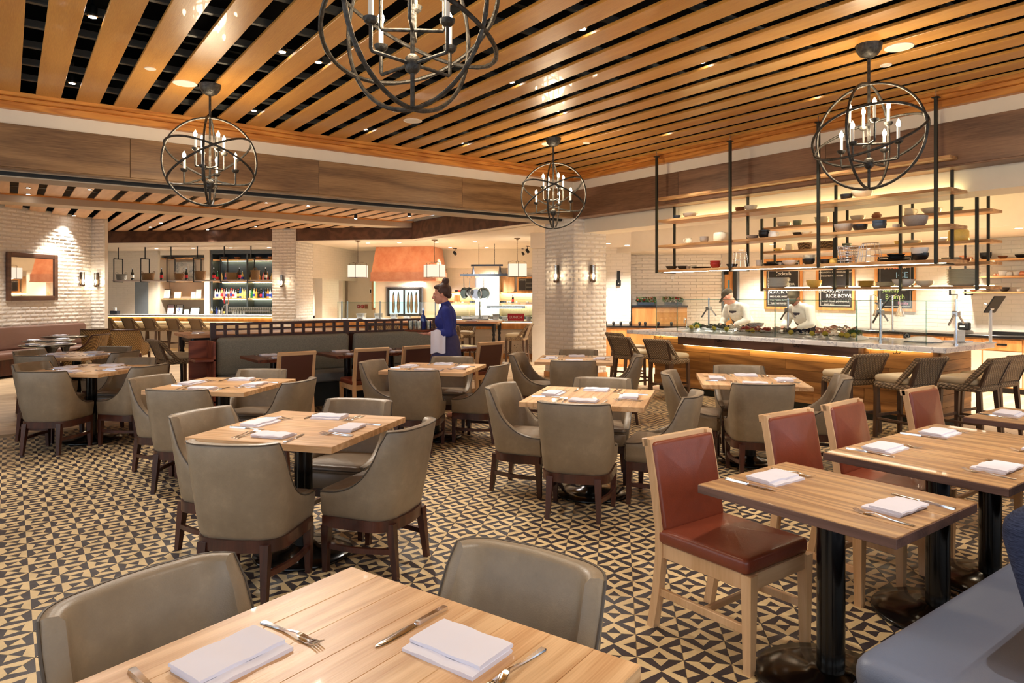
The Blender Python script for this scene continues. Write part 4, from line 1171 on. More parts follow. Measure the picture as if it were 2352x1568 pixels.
# drum pendants of the kitchen
def pendant(u, d, rz, lab):
    x, y = at(u, d); s = 0.43; z0, z1 = 1.97, 2.27
    t = thing('drum_pendant', lab, 'pendant lamp', (x, y, 0), R(rz), 'square fabric pendants over the kitchen counter')
    MB().loft([rrect(s, s, 0.07, z0, 4), rrect(s, s, 0.07, z1, 4)], False, False).build('shade', 'shade_glow', t, 50)
    MB().loft([rrect(s-0.02, s-0.02, 0.06, z0+0.01, 4), rrect(s-0.02, s-0.02, 0.06, z0+0.015, 4)]).build('diffuser', 'shade_glow', t, 0)
    fr = MB(); h = s/2 + 0.006
    for sx, sy in ((1,0),(-1,0),(0,1),(0,-1)):
        fr.tube([(sx*h, sy*h, z0-0.015), (sx*h, sy*h, z1+0.05), (sx*0.12, sy*0.12, z1+0.075), (0,0,z1+0.06)], 0.006, 6)
    fr.tube([(p[0]*1.02, p[1]*1.02, z0-0.008) for p in rrect(s, s, 0.07, 0, 4)], 0.005, 5, closed=True)
    fr.build('frame', 'bronze', t)
    MB().tube([(0,0,z1+0.06), (0,0,2.52)], 0.006, 6).build('rod', 'bronze', t)
    cm = MB(); z = 2.53
    n = 0
    while z < 2.86:
        cm.tube([(0.009*math.cos(a)*(1 if n % 2 else 0.0), 0.009*math.cos(a)*(0 if n % 2 else 1), z+0.015*math.sin(a)) for a in [2*PI*i/8 for i in range(8)]], 0.0025, 4, closed=True); z += 0.024; n += 1
    cm.build('chain', 'bronze', t)
    MB().lathe([(0,2.85),(0.015,2.85),(0.03,2.87),(0.075,2.885),(0.08,2.9),(0,2.9)], n=20).build('canopy', 'bronze', t, 50)
    point('pendant_light', (x, y, 2.1), 9, (1.0, 0.78, 0.52), 0.15)
pendant(822, 17.45, 50, 'square cream fabric pendant beside the copper hood, before the tiled side wall')
pendant(998, 17.2, 3, 'square cream fabric pendant hanging in front of the copper hood corner')
pendant(1188, 16.7, 60, 'square cream fabric pendant beside the hanging pot rack')

# wall sconces
def sconce(x, y, z, ang, lab):
    """ang: direction of the wall normal"""
    t = thing('wall_sconce', lab, 'wall lamp', (x, y, z), ang - PI/2, 'bronze wall sconces on white brick')
    MB().cspan((-0.03, 0.0, -0.15), (0.03, 0.02, 0.15), 0.004).build('back_plate', 'bronze', t, 20)
    MB().cyl((0, 0.06, 0), 0.042, -0.15, -0.125, 16).cyl((0, 0.06, 0), 0.03, -0.165, -0.15, 12).build('base_cup', 'bronze', t, 40)
    MB().cspan((-0.012, 0.0, -0.145), (0.012, 0.06, -0.13), 0.002).cspan((-0.012, 0.0, 0.12), (0.012, 0.06, 0.135), 0.002).build('bracket', 'bronze', t, 20)
    MB().lathe([(0.036,-0.125),(0.036,0.15),(0.033,0.15),(0.033,-0.125)], (0,0.06,0), 16).build('glass_tube', 'clear_glass', t, 50)
    MB().lathe([(0,-0.10),(0.012,-0.1),(0.024,-0.05),(0.02,-0.015),(0,0.0)], (0,0.06,0), 12).build('bulb', 'sconce_bulb', t, 60)
    n = Vector((math.cos(ang), math.sin(ang)))
    point('sconce_light', (x+n.x*0.11, y+n.y*0.11, z-0.04), 3.2, (1.0, 0.78, 0.52), 0.03)
emit('sconce_bulb', (1.0, 0.8, 0.55), 22)
sconce(XB-0.02, on_x(1284, XB), 1.91, PI, 'bronze tube sconce on the booth-facing side of the white brick pillar')
sconce(on_y(1356, YB), YB-0.02, 1.91, -PI/2, 'bronze tube sconce on the raw bar-facing side of the white brick pillar')
sconce(*dg(tu(650, 0)+0.0, -0.03), 1.88, math.atan2(-S2, -S2), 'bronze tube sconce on the brick pier between bar and kitchen')
k_ = (183-CX)/F_PX
bs = min((b/100 for b in range(-800, -277)), key=lambda b: abs(CX + F_PX*RT.dot(Q0+AV*6.58+BV*b)/FW.dot(Q0+AV*6.58+BV*b) - 183))
sconce(*dg(6.56, bs), 1.87, math.atan2(-S2, S2), 'bronze tube sconce on the brick wall beside the mirror')
sconce(*dg(tu(226, -2.77), -2.79), 1.86, math.atan2(-S2, -S2), 'bronze tube sconce on the narrow brick pier beside the bar counter')

# recessed downlights of kitchen, bar and raw bar
dl_ring = MB().lathe([(0.05,-0.004),(0.07,-0.006),(0.075,0.0),(0.05,0.0)], n=20).mesh('trim_ring', 'ceiling_white', 30)
dl_lens = MB().lathe([(0,-0.003),(0.05,-0.003),(0.05,0.002),(0,0.002)], n=20).mesh('lens', 'down_lens', 30)
def downlight(x, y, z, lab, grp, power=0, size=100):
    t = thing('downlight', lab, 'downlight', (x, y, z), 0, grp)
    put('trim_ring', dl_ring, t); put('lens', dl_lens, t)
    if power: spot('downlight_lamp', (x, y, z-0.03), (x, y, 0), power, (1.0, 0.91, 0.78), size, 0.7, 0.06)
for n, (u, v) in enumerate(((845, 558), (917, 557), (1091, 555), (1034, 568), (1118, 568), (1067, 575), (1145, 575), (1230, 574), (850, 578), (1003, 556))):
    d = F_PX*(2.9-EYE)/(HZ-v)
    downlight(*at(u, d), 2.9, 'recessed round downlight in the kitchen ceiling', 'kitchen ceiling downlights', 420)
for t_, b_ in ((8.6, 2.2), (7.4, 2.2), (6.2, 2.2), (5.0, 2.2), (4.2, 2.2)):
    downlight(*dg(t_, b_), 2.9, 'recessed round downlight in the ceiling over the bar', 'bar ceiling downlights', 420)
for n, y in enumerate((-1.0, 1.0, 2.9, 4.8, 6.7, 8.6)):
    downlight(12.2, y, 2.45, 'recessed round downlight over the black back counter', 'raw bar ceiling downlights', 170, 120)
    if n % 2 == 0: downlight(11.3, y+0.6, 2.45, 'recessed round downlight over the raw bar cooks', 'raw bar cook downlights', 130, 120)
for y in (8.2, 9.9, 11.2):
    downlight(*dg(-5.5+0.3*(y-9), -1.6-(y-9)*0.4), 2.56, 'recessed round downlight beside the tiled walls', 'downlights beside the tiled walls', 200, 120)
for x, y in ((9.9, 4.0), (9.9, 6.2), (9.9, 8.2)): downlight(x, y, 2.9, 'recessed round downlight in the raised ceiling over the raw bar', 'raised ceiling downlights', 170, 120)
# small black track heads under the kitchen ceiling
for u, v, mk in ((1045, 575, 'near the copper hood'), (1202, 576, 'near the brick pillar'), (1212, 570, 'in front of the pair')):
    d = F_PX*(2.86-EYE)/(HZ-v)*0.98; x, y = at(u, d)
    t = thing('ceiling_spot', 'small black adjustable spotlight under the kitchen ceiling ' + mk, 'spotlight', (x, y, 2.9), 0.4, 'kitchen spotlights')
    MB().cspan((-0.08,-0.02,-0.02), (0.08,0.02,0)).build('mount', 'black_metal', t, 20)
    MB().tube([(0,0,-0.02),(0,0,-0.09)], 0.01, 6).build('stem', 'black_metal', t)
    MB().tube([(0,0.04,-0.10),(0,-0.03,-0.19)], 0.042, 12).build('housing', 'black_metal', t, 40)

# ------------------------------------------------------------------ raw bar
CT = 0.95                                       # counter height
rb = thing('raw_bar_counter', 'raw bar island fronted with mixed oak planks under a marble slab', 'counter', (8.9, 5.6, 0))
def P0(o): return (-o.location.x, -o.location.y, -o.location.z)
def sub(o): return Matrix.Translation(P0(o))
class WB(MB):
    """builder whose input is in room coordinates but whose mesh is local to a thing"""
    def build(s, name, mats, parent=None, smooth=35, **kw):
        o = MB.build(s, name, mats, parent, smooth, **kw)
        root = parent
        off = Vector((0,0,0)); p = parent
        while p is not None: off += p.location; p = p.parent
        for v in o.data.vertices: v.co -= off
        return o
WB().span((8.47, 3.38, 0.1), (9.3, 7.6, CT-0.06)).build('carcass', 'bar_dark', rb, 0)
WB().span((8.52, 3.42, 0.0), (9.25, 7.55, 0.1)).build('kick_plate', 'kick_green', rb, 0)

pr = random.Random(21)
zrows = [(0.10,0.245),(0.245,0.385),(0.385,0.53),(0.53,0.655),(0.655,0.775),(0.775,0.895)]
for z0, z1 in zrows:
    y = 3.38 - pr.random()*0.6
    while y < 7.6:
        L = pr.uniform(0.9, 1.9); a, b = max(y, 3.38), min(y+L, 7.6)
        if b-a > 0.08: WB().cspan((8.452-pr.uniform(0,0.006), a+0.001, z0+0.0008), (8.475, b-0.001, z1-0.0008), 0.002).build('plank', 'bar_plank', rb, 20)
        y += L
    WB().cspan((8.475, 3.362-pr.uniform(0,0.005), z0+0.0008), (9.3, 3.385, z1-0.0008), 0.002).build('plank', 'bar_plank_x', rb, 20)

# dark oak fascia with a light strip under it, and the lit oak bay at the corner
for a, b in ((4.2, 5.2), (5.2, 6.3), (6.3, 6.98)):
    WB().cspan((8.29, a+0.001, 0.765), (8.45, b-0.001, 0.89), 0.002).build('fascia', 'bar_dark', rb, 20)
WB().span((8.40, 4.22, 0.752), (8.43, 6.96, 0.762)).build('light_strip', 'led_warm', rb, 0)
WB().span((8.40, 3.44, 0.872), (8.43, 4.16, 0.884)).build('light_strip', 'led_warm', rb, 0)
WB().span((8.40, 7.02, 0.872), (8.43, 7.56, 0.884)).build('light_strip', 'led_warm', rb, 0)
WB().cspan((8.42, 4.14, 0.66), (8.46, 4.2, 0.89), 0.002).build('corner_post', 'bar_plank', rb, 20)
WB().cspan((8.42, 3.38, 0.1), (8.46, 3.43, 0.89), 0.002).build('corner_post', 'bar_plank', rb, 20)
for y in (3.75, 5.0, 6.2, 7.3):
    hk_ = WB().tube([(8.27, y, 0.885), (8.27, y, 0.855), (8.27, y-0.03, 0.845), (8.27, y-0.04, 0.865)], 0.004, 6).tube([(8.27, y, 0.855), (8.27, y+0.03, 0.845), (8.27, y+0.04, 0.865)], 0.004, 6)
    hk_.build('bag_hook', 'black_metal', rb)
slab = WB().cspan((8.18, 3.2, CT-0.06), (9.55, 7.95, CT), 0.005).build('countertop', 'marble', None, 20, label='long grey-veined marble slab topping the raw bar', cat='countertop')
slab.location = (0,0,0)

# sneeze guard
sg = thing('sneeze_guard', 'clear glass sneeze guard with chrome posts standing on the marble', 'sneeze guard', (8.4, 5.5, CT))
gz = 1.455
yy = [on_x(u, 8.40) for u in (1507, 1555, 1780, 1968, 2128)]
for a, b in zip(yy, yy[1:]):
    g = WB().span((8.396, b+0.004, CT+0.003), (8.404, a-0.004, gz)).build('pane', 'glass_pane', sg, 0)
    WB().span((8.395, a-0.006, CT+0.003), (8.405, a-0.001, gz)).span((8.395, b+0.001, CT+0.003), (8.405, b+0.006, gz)).span((8.396, b, gz-0.002), (8.404, a, gz)).build('polished_edge', 'glass_green', g, 0)
for a, b in ((7.1, 5.6), (5.6, 4.3), (4.3, 3.3)):
    g = WB().span((8.45, b+0.01, gz-0.004), (8.86, a-0.01, gz+0.004)).build('pane', 'glass_pane', sg, 0)
    WB().span((8.855, b+0.01, gz-0.0045), (8.862, a-0.01, gz+0.0045)).build('polished_edge', 'glass_green', g, 0)
for u in (1628, 1810, 2022, 2196):
    y = on_x(u, 8.75)
    p = WB().tube([(8.75, y, CT+0.001), (8.75, y, gz+0.02)], 0.014, 10).tube([(8.75, y, CT+0.001), (8.75, y, CT+0.012)], 0.03, 12).build('post', 'chrome', sg, 40)
    WB().cspan((8.70, y-0.03, 1.28), (8.80, y+0.03, 1.34), 0.008).tube([(8.70, y, 1.3), (8.60, y+0.02, 1.18)], 0.012, 6).tube([(8.78, y, 1.32), (8.9, y-0.02, 1.2)], 0.012, 6).build('clamp', 'steel', p, 20)

# hanging dish shelves, two rows
def rack(name, label, X0, X1, us, ztop, zf, zb, levels, led, seed, topx=None):
    ys = [on_x(u, X0) for u in us]
    t = thing(name, label, 'shelf', (X0, (ys[0]+ys[-1])/2, levels[0]))
    for y in ys:
        WB().span((X0-0.016, y-0.016, levels[0]-0.045), (X0+0.016, y+0.016, zf)).build('pole', 'pole_metal', t, 0)
        WB().cspan((X0-0.035, y-0.035, zf-0.012), (X0+0.035, y+0.035, zf)).build('cap', 'pole_metal', t, 0)
        WB().tube([(X0, y, zf), (X0, y, zf+0.075)], 0.004, 6).build('rod', 'steel', t)
        WB().span((X1-0.014, y-0.014, levels[0]-0.045), (X1+0.014, y+0.014, zb)).build('pole', 'pole_metal', t, 0)
        WB().cspan((X1-0.03, y-0.03, zb-0.01), (X1+0.03, y+0.03, zb)).build('cap', 'pole_metal', t, 0)
        WB().span((X0-0.016, y-0.016, levels[0]-0.05), (X1+0.014, y+0.016, levels[0]-0.037)).build('foot_bracket', 'pole_metal', t, 0)
    for i, z in enumerate(levels):
        x1 = X1 + 0.05
        if topx and i == len(levels)-1: x1 = topx
        s = WB().cspan((X0+0.012, ys[-1]-0.13, z-0.034), (x1, ys[0]+0.012, z), 0.003).build('shelf_board', 'shelf_wood', t, 20)
        if led[i]:
            if i == 0 and seed == 2: WB().span((x1-0.028, ys[-1]-0.05, z+0.001), (x1-0.008, ys[0]-0.05, z+0.014)).build('light_strip', 'led_yellow', s, 0)
            if i == 0: WB().span((X0+0.10, ys[-1]-0.05, z-0.040), (X0+0.12, ys[0]-0.05, z-0.0345)).build('light_strip', led[i], s, 0)
            else: WB().span((x1-0.028, ys[-1]-0.05, z+0.001), (x1-0.008, ys[0]-0.05, z+0.014)).build('light_strip', led[i], s, 0)
    return t
L1 = [1.90, 2.27, 2.65, 2.985]; L2 = [1.63, 1.92, 2.18, 2.54]
r1 = rack('dish_rack', 'hanging steel and oak dish rack in front of the walnut beam', 7.88, 8.28, (1508.5, 1677, 1880, 2150), 3.6, 3.61, 2.9, L1, ('led_white', None, 'led_yellow', None), 1, topx=8.08)
r2 = rack('dish_rack', 'hanging steel and oak dish rack over the back of the raw bar', 9.22, 9.56, (1750, 1917, 2068, 2244), 2.9, 2.825, 2.9, L2, ('led_white', 'led_yellow', 'led_yellow', 'led_yellow'), 2)

# dishes
DISH = {}
def dish_mesh(kind):
    if kind in DISH: return DISH[kind]
    m = MB()
    if kind == 'bowl': m.lathe([(0,0.004),(0.38,0.0),(0.42,0.03),(0.7,0.16),(0.9,0.38),(1.0,0.66),(0.96,0.67),(0.85,0.40),(0.62,0.18),(0.3,0.07),(0,0.06)], n=24)
    elif kind == 'deepbowl': m.lathe([(0,0),(0.5,0.0),(0.55,0.04),(0.85,0.3),(0.98,0.7),(1.0,1.0),(0.95,1.0),(0.9,0.7),(0.7,0.3),(0,0.1)], n=24)
    elif kind == 'plate': m.lathe([(0,0.02),(0.55,0.0),(0.6,0.03),(0.98,0.13),(1.0,0.15),(0.97,0.16),(0.6,0.07),(0,0.06)], n=28)
    elif kind == 'cup': m.lathe([(0,0),(0.7,0.0),(0.8,0.06),(0.95,0.7),(1.0,1.3),(0.94,1.3),(0.88,0.7),(0.7,0.15),(0,0.1)], n=20)
    elif kind == 'crock': m.lathe([(0,0),(0.9,0.0),(0.98,0.08),(1.0,0.5),(0.98,1.1),(0.9,1.2),(0.84,1.2),(0.84,1.26),(0.3,1.32),(0.18,1.34),(0.2,1.42),(0,1.44)], n=24)
    elif kind == 'vase': m.lathe([(0,0),(0.6,0.0),(1.0,0.5),(0.9,1.0),(0.55,1.3),(0.6,1.4),(0.5,1.4),(0.45,1.3),(0,0.9)], n=20)
    elif kind == 'jug': m.lathe([(0,0),(0.75,0.0),(0.95,0.3),(0.9,0.9),(0.75,1.2),(0.85,1.5),(0.78,1.5),(0.68,1.2),(0.8,0.8),(0,0.2)], n=20).tube([(0.75,0,1.3),(1.25,0,1.25),(1.4,0,0.9),(1.2,0,0.5),(0.9,0,0.4)], 0.09, 8)
    elif kind == 'ribbed':
        n = 48; rings = []
        for rr, z in ((0.4,0),(0.45,0.04),(0.75,0.3),(0.95,0.62),(1.0,0.78)):
            rings.append([((rr*(1+0.03*(k % 2)))*math.cos(2*PI*k/n), (rr*(1+0.03*(k % 2)))*math.sin(2*PI*k/n), z) for k in range(n)])
        for rr, z in ((0.95,0.78),(0.7,0.32),(0.3,0.12)): rings.append([(rr*math.cos(2*PI*k/n), rr*math.sin(2*PI*k/n), z) for k in range(n)])
        m.loft(rings)
    me = m.mesh(kind, 'cream_ceramic', 50); DISH[kind] = me; return me
DM = {}
def dish(kind, mat, x, y, z, r, lab, cat, grp, rz=0, sz=1.0, parent=None, name=None):
    key = (kind, mat)
    if key not in DM:
        me = dish_mesh(kind).copy(); me.materials.clear(); me.materials.append(MAT[mat]); DM[key] = me
    NM = {'bowl': 'bowl', 'deepbowl': 'deep_bowl', 'plate': 'plate', 'cup': 'cup', 'crock': 'crock', 'vase': 'vase', 'jug': 'jug', 'ribbed': 'ribbed_bowl'}
    o = put(name or NM[kind], DM[key], None, (x, y, z), rz, label=lab, cat=cat, group=grp)
    o.scale = (r, r, r*sz); return o
NICE = {'cream_ceramic': 'cream', 'white_ceramic': 'white', 'dark_ceramic': 'black', 'grey_ceramic': 'grey', 'blue_ceramic': 'blue', 'green_ceramic': 'green', 'brown_ceramic': 'brown', 'yellow_ceramic': 'yellow', 'red_ceramic': 'red'}
ORD = ['lowest', 'second', 'third', 'top']
def shelf_items(items, X, levels, rackname, px=1.0):
    for lev, u, kind, mat, rp, n in items:
        y = on_x(u, X); z = levels[lev]; d = dep(X, y); r = rp*d/F_PX
        hstep = {'bowl': 0.30, 'deepbowl': 0.45, 'plate': 0.10, 'cup': 0.8, 'ribbed': 0.3, 'crock': 1.5, 'vase': 1.5, 'jug': 1.6}[kind]
        for i in range(n):
            c = NICE[mat]; nm = {'deepbowl': 'deep bowl', 'ribbed': 'ribbed bowl', 'crock': 'lidded crock'}.get(kind, kind)
            st_ = ' in a stack' if n > 1 else ''
            dish(kind, mat, X + 0.02*math.sin(u), y, z + 0.001 + i*hstep*r, r, '%s %s%s on the %s shelf of the %s' % (c, nm, st_, ORD[lev], rackname), nm.split()[-1], 'dishes on the ' + rackname, rz=u*0.7)
shelf_items([
 (0,1543,'bowl','dark_ceramic',13,1),(0,1568,'bowl','dark_ceramic',12,1),(0,1579,'cup','grey_ceramic',5.5,1),(0,1592,'bowl','cream_ceramic',6.5,3),(0,1610,'plate','dark_ceramic',24,1),(0,1645,'deepbowl','red_ceramic',12,2),
 (0,1680,'bowl','dark_ceramic',13,1),(0,1745,'cup','grey_ceramic',7,2),(0,1771,'plate','dark_ceramic',17,3),(0,1794,'cup','grey_ceramic',6,1),(0,1815,'bowl','white_ceramic',17,1),(0,1859,'deepbowl','dark_ceramic',14,1),(0,1896,'deepbowl','dark_ceramic',11,1),(0,1913,'jug','yellow_ceramic',9,1),
 (0,2050,'plate','dark_ceramic',34,1),(0,2112,'deepbowl','dark_ceramic',18,1),
 (1,1583,'jug','cream_ceramic',9,1),(1,1619,'deepbowl','grey_ceramic',10,2),(1,1654,'crock','cream_ceramic',17,1),(1,1728,'bowl','grey_ceramic',14,1),(1,1757,'deepbowl','dark_ceramic',13,2),(1,1776,'jug','white_ceramic',10,1),
 (1,1834,'bowl','dark_ceramic',12,1),(1,1853,'bowl','cream_ceramic',12,1),(1,1936,'deepbowl','grey_ceramic',20,1),(1,1977,'deepbowl','dark_ceramic',16,1),(1,2020,'deepbowl','blue_ceramic',15,2),(1,2057,'cup','grey_ceramic',8,1),(1,2101,'deepbowl','grey_ceramic',26,1),
 (2,1557,'deepbowl','blue_ceramic',9,1),(2,1584,'bowl','grey_ceramic',17,1),(2,1702,'bowl','brown_ceramic',12,2),(2,1727,'ribbed','cream_ceramic',16,1),(2,1946,'deepbowl','dark_ceramic',14,1),(2,1980,'ribbed','cream_ceramic',24,1)],
 8.08, L1, 'front dish rack')
shelf_items([
 (3,1802,'bowl','cream_ceramic',17,1),(3,1832,'cup','green_ceramic',10,1),(3,1886,'bowl','cream_ceramic',17,2),(3,1971,'bowl','cream_ceramic',17,1),(3,2014,'vase','brown_ceramic',11,1),(3,2090,'jug','cream_ceramic',12,1),(3,2139,'bowl','cream_ceramic',22,1),(3,2199,'deepbowl','green_ceramic',12,1),
 (2,1788,'bowl','yellow_ceramic',10,1),(2,1813,'jug','cream_ceramic',10,1),(2,1944,'deepbowl','green_ceramic',10,1),(2,2061,'cup','yellow_ceramic',7,1),(2,2094,'plate','cream_ceramic',19,4),(2,2166,'bowl','cream_ceramic',11,1),(2,2203,'crock','yellow_ceramic',21,1),
 (1,2186,'plate','cream_ceramic',22,5),(1,2217,'bowl','brown_ceramic',13,1),
 (0,1788,'plate','white_ceramic',24,9),(0,1868,'deepbowl','yellow_ceramic',17,1),(0,1925,'plate','white_ceramic',24,1),(0,1988,'plate','yellow_ceramic',19,7),(0,2031,'plate','cream_ceramic',20,5),(0,2077,'bowl','white_ceramic',25,1),(0,2124,'bowl','cream_ceramic',20,1),(0,2212,'plate','cream_ceramic',34,11)],
 9.42, L2, 'rear dish rack')
# crocks' brown bases, lids and ladles; striped stack; wire baskets
def lid_plate(x, y, z, r, mat, lab): dish('bowl', mat, x, y, z, r, lab, 'bowl', 'dishes on the front dish rack')
y = on_x(2112, 8.08); dish('deepbowl', 'white_ceramic', 8.08, y, 1.90+0.055, 0.088, 'white bowl with a dark band nested in the black bowl on the front rack', 'bowl', 'dishes on the front dish rack')
y = on_x(1859, 8.08); dish('deepbowl', 'cream_ceramic', 8.08, y, 1.90+0.05, 0.075, 'cream bowl nested on a black bowl on the front rack', 'bowl', 'dishes on the front dish rack')
y = on_x(2058, 8.08)
for q in range(2): dish('bowl', 'dark_ceramic', 8.08, y, 1.918+q*0.03, 0.095, 'black serving bowl on the black platter of the front rack', 'bowl', 'dishes on the front dish rack', sz=0.6)
def wire_basket(u, X, z, rb_, rt_, h, lab, nv=14, nh=4):
    y = on_x(u, X)
    t = thing('wire_basket', lab, 'basket', (X, y, z), 0, 'wire baskets on the front dish rack')
    for k in range(nh):
        f = k/(nh-1); r_ = rb_ + (rt_-rb_)*f
        MB().tube([(r_*math.cos(a), r_*math.sin(a), 0.004+h*f) for a in [2*PI*i/20 for i in range(20)]], 0.003, 5, closed=True).build('hoop', 'steel', t)
    w = MB()
    for k in range(nv):
        a = 2*PI*k/nv; w.tube([(rb_*math.cos(a), rb_*math.sin(a), 0.004), (rt_*math.cos(a), rt_*math.sin(a), h+0.004)], 0.0022, 4)
    w.build('upright_wires', 'steel', t)
wire_basket(1700, 8.08, 1.90, 0.115, 0.085, 0.20, 'glass-like wire bell stand on the front dish rack', 10, 3)
wire_basket(1949, 8.08, 1.90, 0.085, 0.125, 0.20, 'flared wire basket on the front dish rack', 16, 7)
wire_basket(2000, 8.08, 1.90, 0.125, 0.09, 0.22, 'upturned bell-shaped wire basket on the front dish rack', 14, 4)
def ellip_basket(name, x, y, z, sx, sy, h, mat, lab, grp, rz=0, handle=None, cat='basket'):
    t = thing(name, lab, cat, (x, y, z), rz, grp)
    n = 24; rings = []
    for f, k in ((0,0.84),(0.15,0.9),(0.5,0.96),(0.9,1.0),(1.0,1.02),(1.0,0.94),(0.5,0.88),(0.08,0.8)):
        rings.append([(sx*k*math.cos(2*PI*q/n), sy*k*math.sin(2*PI*q/n), h*f) for q in range(n)])
    MB().loft(rings).build('body', mat, t, 60)
    MB().tube([(sx*math.cos(2*PI*q/n), sy*math.sin(2*PI*q/n), h) for q in range(n)], h*0.045, 6, closed=True).build('rim', mat, t)
    if handle == 'side':
        for s in (-1, 1): MB().tube([(s*sx*0.96, -sy*0.4, h), (s*sx*1.02, -sy*0.25, h*1.28), (s*sx*1.02, sy*0.25, h*1.28), (s*sx*0.96, sy*0.4, h)], h*0.05, 6).build('handle', mat, t)
    if handle == 'top': MB().tube([(-sx*0.55, 0, h*0.95), (-sx*0.4, 0, h*1.2), (0, 0, h*1.3), (sx*0.4, 0, h*1.2), (sx*0.55, 0, h*0.95)], h*0.045, 6).build('handle', mat, t)
    return t
for u, r_ in ((1849, 0.10), (1900, 0.13)):
    ellip_basket('woven_basket', 9.42, on_x(u, 9.42), L2[2]+0.001, r_, r_, 0.10, 'basket', 'low round woven basket on the third shelf of the rear dish rack', 'woven baskets on the rear dish rack')

# ------------------------------------------------------------------ seafood display
ice = MB(); ir = random.Random(4)
gx, gy = 12, 56; x0, x1, y0, y1 = 8.46, 9.0, on_x(1968, 8.6)+0.02, on_x(1572, 8.6)
vs = []
for j in range(gy+1):
    for i in range(gx+1):
        fx, fy = i/gx, j/gy; e = min(fx, 1-fx, fy*6, (1-fy)*6)
        vs.append((x0+(x1-x0)*fx, y0+(y1-y0)*fy, CT+0.002 + min(1, e*4)*(0.035+0.05*fx) + ir.uniform(0, 0.014)*min(1, e*6)))
fs = [(j*(gx+1)+i, j*(gx+1)+i+1, (j+1)*(gx+1)+i+1, (j+1)*(gx+1)+i) for j in range(gy) for i in range(gx)]
ice.add(vs, fs)
ice.build('crushed_ice', 'ice', None, 0, label='bed of crushed ice on the marble counter', cat='ice', kind='stuff')
def yb(u, x=8.6): return on_x(u, x)
def icez(x): return CT + 0.035 + 0.05*(x-8.46)/0.54 + 0.006
lem = MB().lathe([(0,0),(0.022,0.004),(0.033,0.018),(0.036,0.034)], n=16); lem.mi = 1; lem.lathe([(0.036,0.034),(0.031,0.035),(0.0,0.036)], n=16)
lem_me = lem.mesh('lemon', ['lemon_yellow', 'lemon_flesh'], 50)
LEM = [(1587,8.52),(1601,8.62),(1638,8.52),(1668,8.52),(1719,8.54),(1728,8.48),(1741,8.60),(1817,8.48),(1863,8.48),(1895,8.50),(1934,8.47),(1945,8.46),(1962,8.50)]
for i, (u, x) in enumerate(LEM):
    tilt = (R(-58), R(18*math.sin(i)), R(-60+20*math.sin(i*2.1)))
    put('lemon_half', lem_me, None, (x, yb(u, x), icez(x)+0.012), rot=tilt, label='cut lemon half resting on the crushed ice', cat='lemon', group='lemon halves on the ice')
shellv = []
for s in range(3):
    r_ = random.Random(s); m = MB(); n = 14; rings = []
    for rr, z in ((0.3,0.0),(0.8,0.25),(1.0,0.5),(0.85,0.62),(0.4,0.5)):
        rings.append([(rr*(1+0.15*math.sin(3*a+s)+r_.uniform(-.05,.05))*math.cos(a), rr*0.75*(1+0.1*math.sin(2*a))*math.sin(a), z+r_.uniform(-.04,.04)) for a in [2*PI*k/n for k in range(n)]])
    m.loft(rings); shellv.append(m)
SM = {mt: [m.mesh('shell', mt, 40) for m in shellv] for mt in ('oyster_shell', 'shell_grey', 'scallop_shell', 'mussel_shell')}
sr = random.Random(9)
def shells(n, u0, u1, x0, x1, mat, size, name, lab, grp):
    for i in range(n):
        u = sr.uniform(u0, u1); x = sr.uniform(x0, x1)
        o = put(name, sr.choice(SM[mat]), None, (x, yb(u, x), icez(x) + sr.uniform(0, 0.03)), rot=(R(sr.uniform(-70, -10)), R(sr.uniform(-25, 25)), R(sr.uniform(-120, 20))), label=lab, cat=name.split('_')[0], group=grp)
        s = size*sr.uniform(0.8, 1.15); o.scale = (s, s, s)
shells(34, 1612, 1680, 8.62, 8.92, 'oyster_shell', 0.038, 'oyster', 'whole oyster in the pile on the ice', 'oysters on the ice')
shells(12, 1800, 1822, 8.60, 8.8, 'shell_grey', 0.034, 'clam', 'grey clam on the ice beside the lobster', 'clams on the ice')
shells(10, 1676, 1712, 8.58, 8.85, 'scallop_shell', 0.044, 'scallop', 'pale scallop shell on the ice between oysters and lobster', 'scallop shells on the ice')
shells(6, 1772, 1792, 8.58, 8.8, 'scallop_shell', 0.042, 'scallop', 'pale scallop shell on the ice past the lobsters', 'scallop shells past the lobsters')
shells(22, 1824, 1870, 8.58, 8.82, 'mussel_shell', 0.030, 'mussel', 'black mussel standing in the ice', 'mussels on the ice')
shr = MB(); pts = [(0.03*math.cos(a), 0.03*math.sin(a), 0.008) for a in [R(20+q*32) for q in range(8)]]
shr.tube(pts, [0.006,0.009,0.010,0.010,0.009,0.008,0.006,0.004], 8); shr_me = shr.mesh('shrimp', 'shrimp_pink', 60)
for i in range(20):
    u = sr.uniform(1872, 1900); x = sr.uniform(8.60, 8.85)
    put('shrimp', shr_me, None, (x, yb(u, x), icez(x)+sr.uniform(0, 0.06)), rot=(R(sr.uniform(-60, 20)), R(sr.uniform(-40, 40)), sr.uniform(0, 6)), label='pink shrimp in the heap on the ice', cat='shrimp', group='shrimps on the ice').scale = (1.1, 1.1, 1.1)
for i in range(16):                              # crab legs
    u = sr.uniform(1905, 1956); x = sr.uniform(8.55, 8.85); y = yb(u, x); a = sr.uniform(0, 6); z = icez(x) + sr.uniform(0, 0.09); L = sr.uniform(0.05, 0.09)
    MB().tube([(0,0,0), (L*math.cos(a), L*math.sin(a), 0.03), (L*1.7*math.cos(a+0.6), L*1.7*math.sin(a+0.6), 0.0)], [0.010, 0.012, 0.005], 8).build('crab_leg', ['shrimp_pink', 'scallop_shell'][i % 2], None, 60, loc=(x, y, z), label='pale crab leg in the heap beside the parsley', cat='crab leg', group='crab legs on the ice')
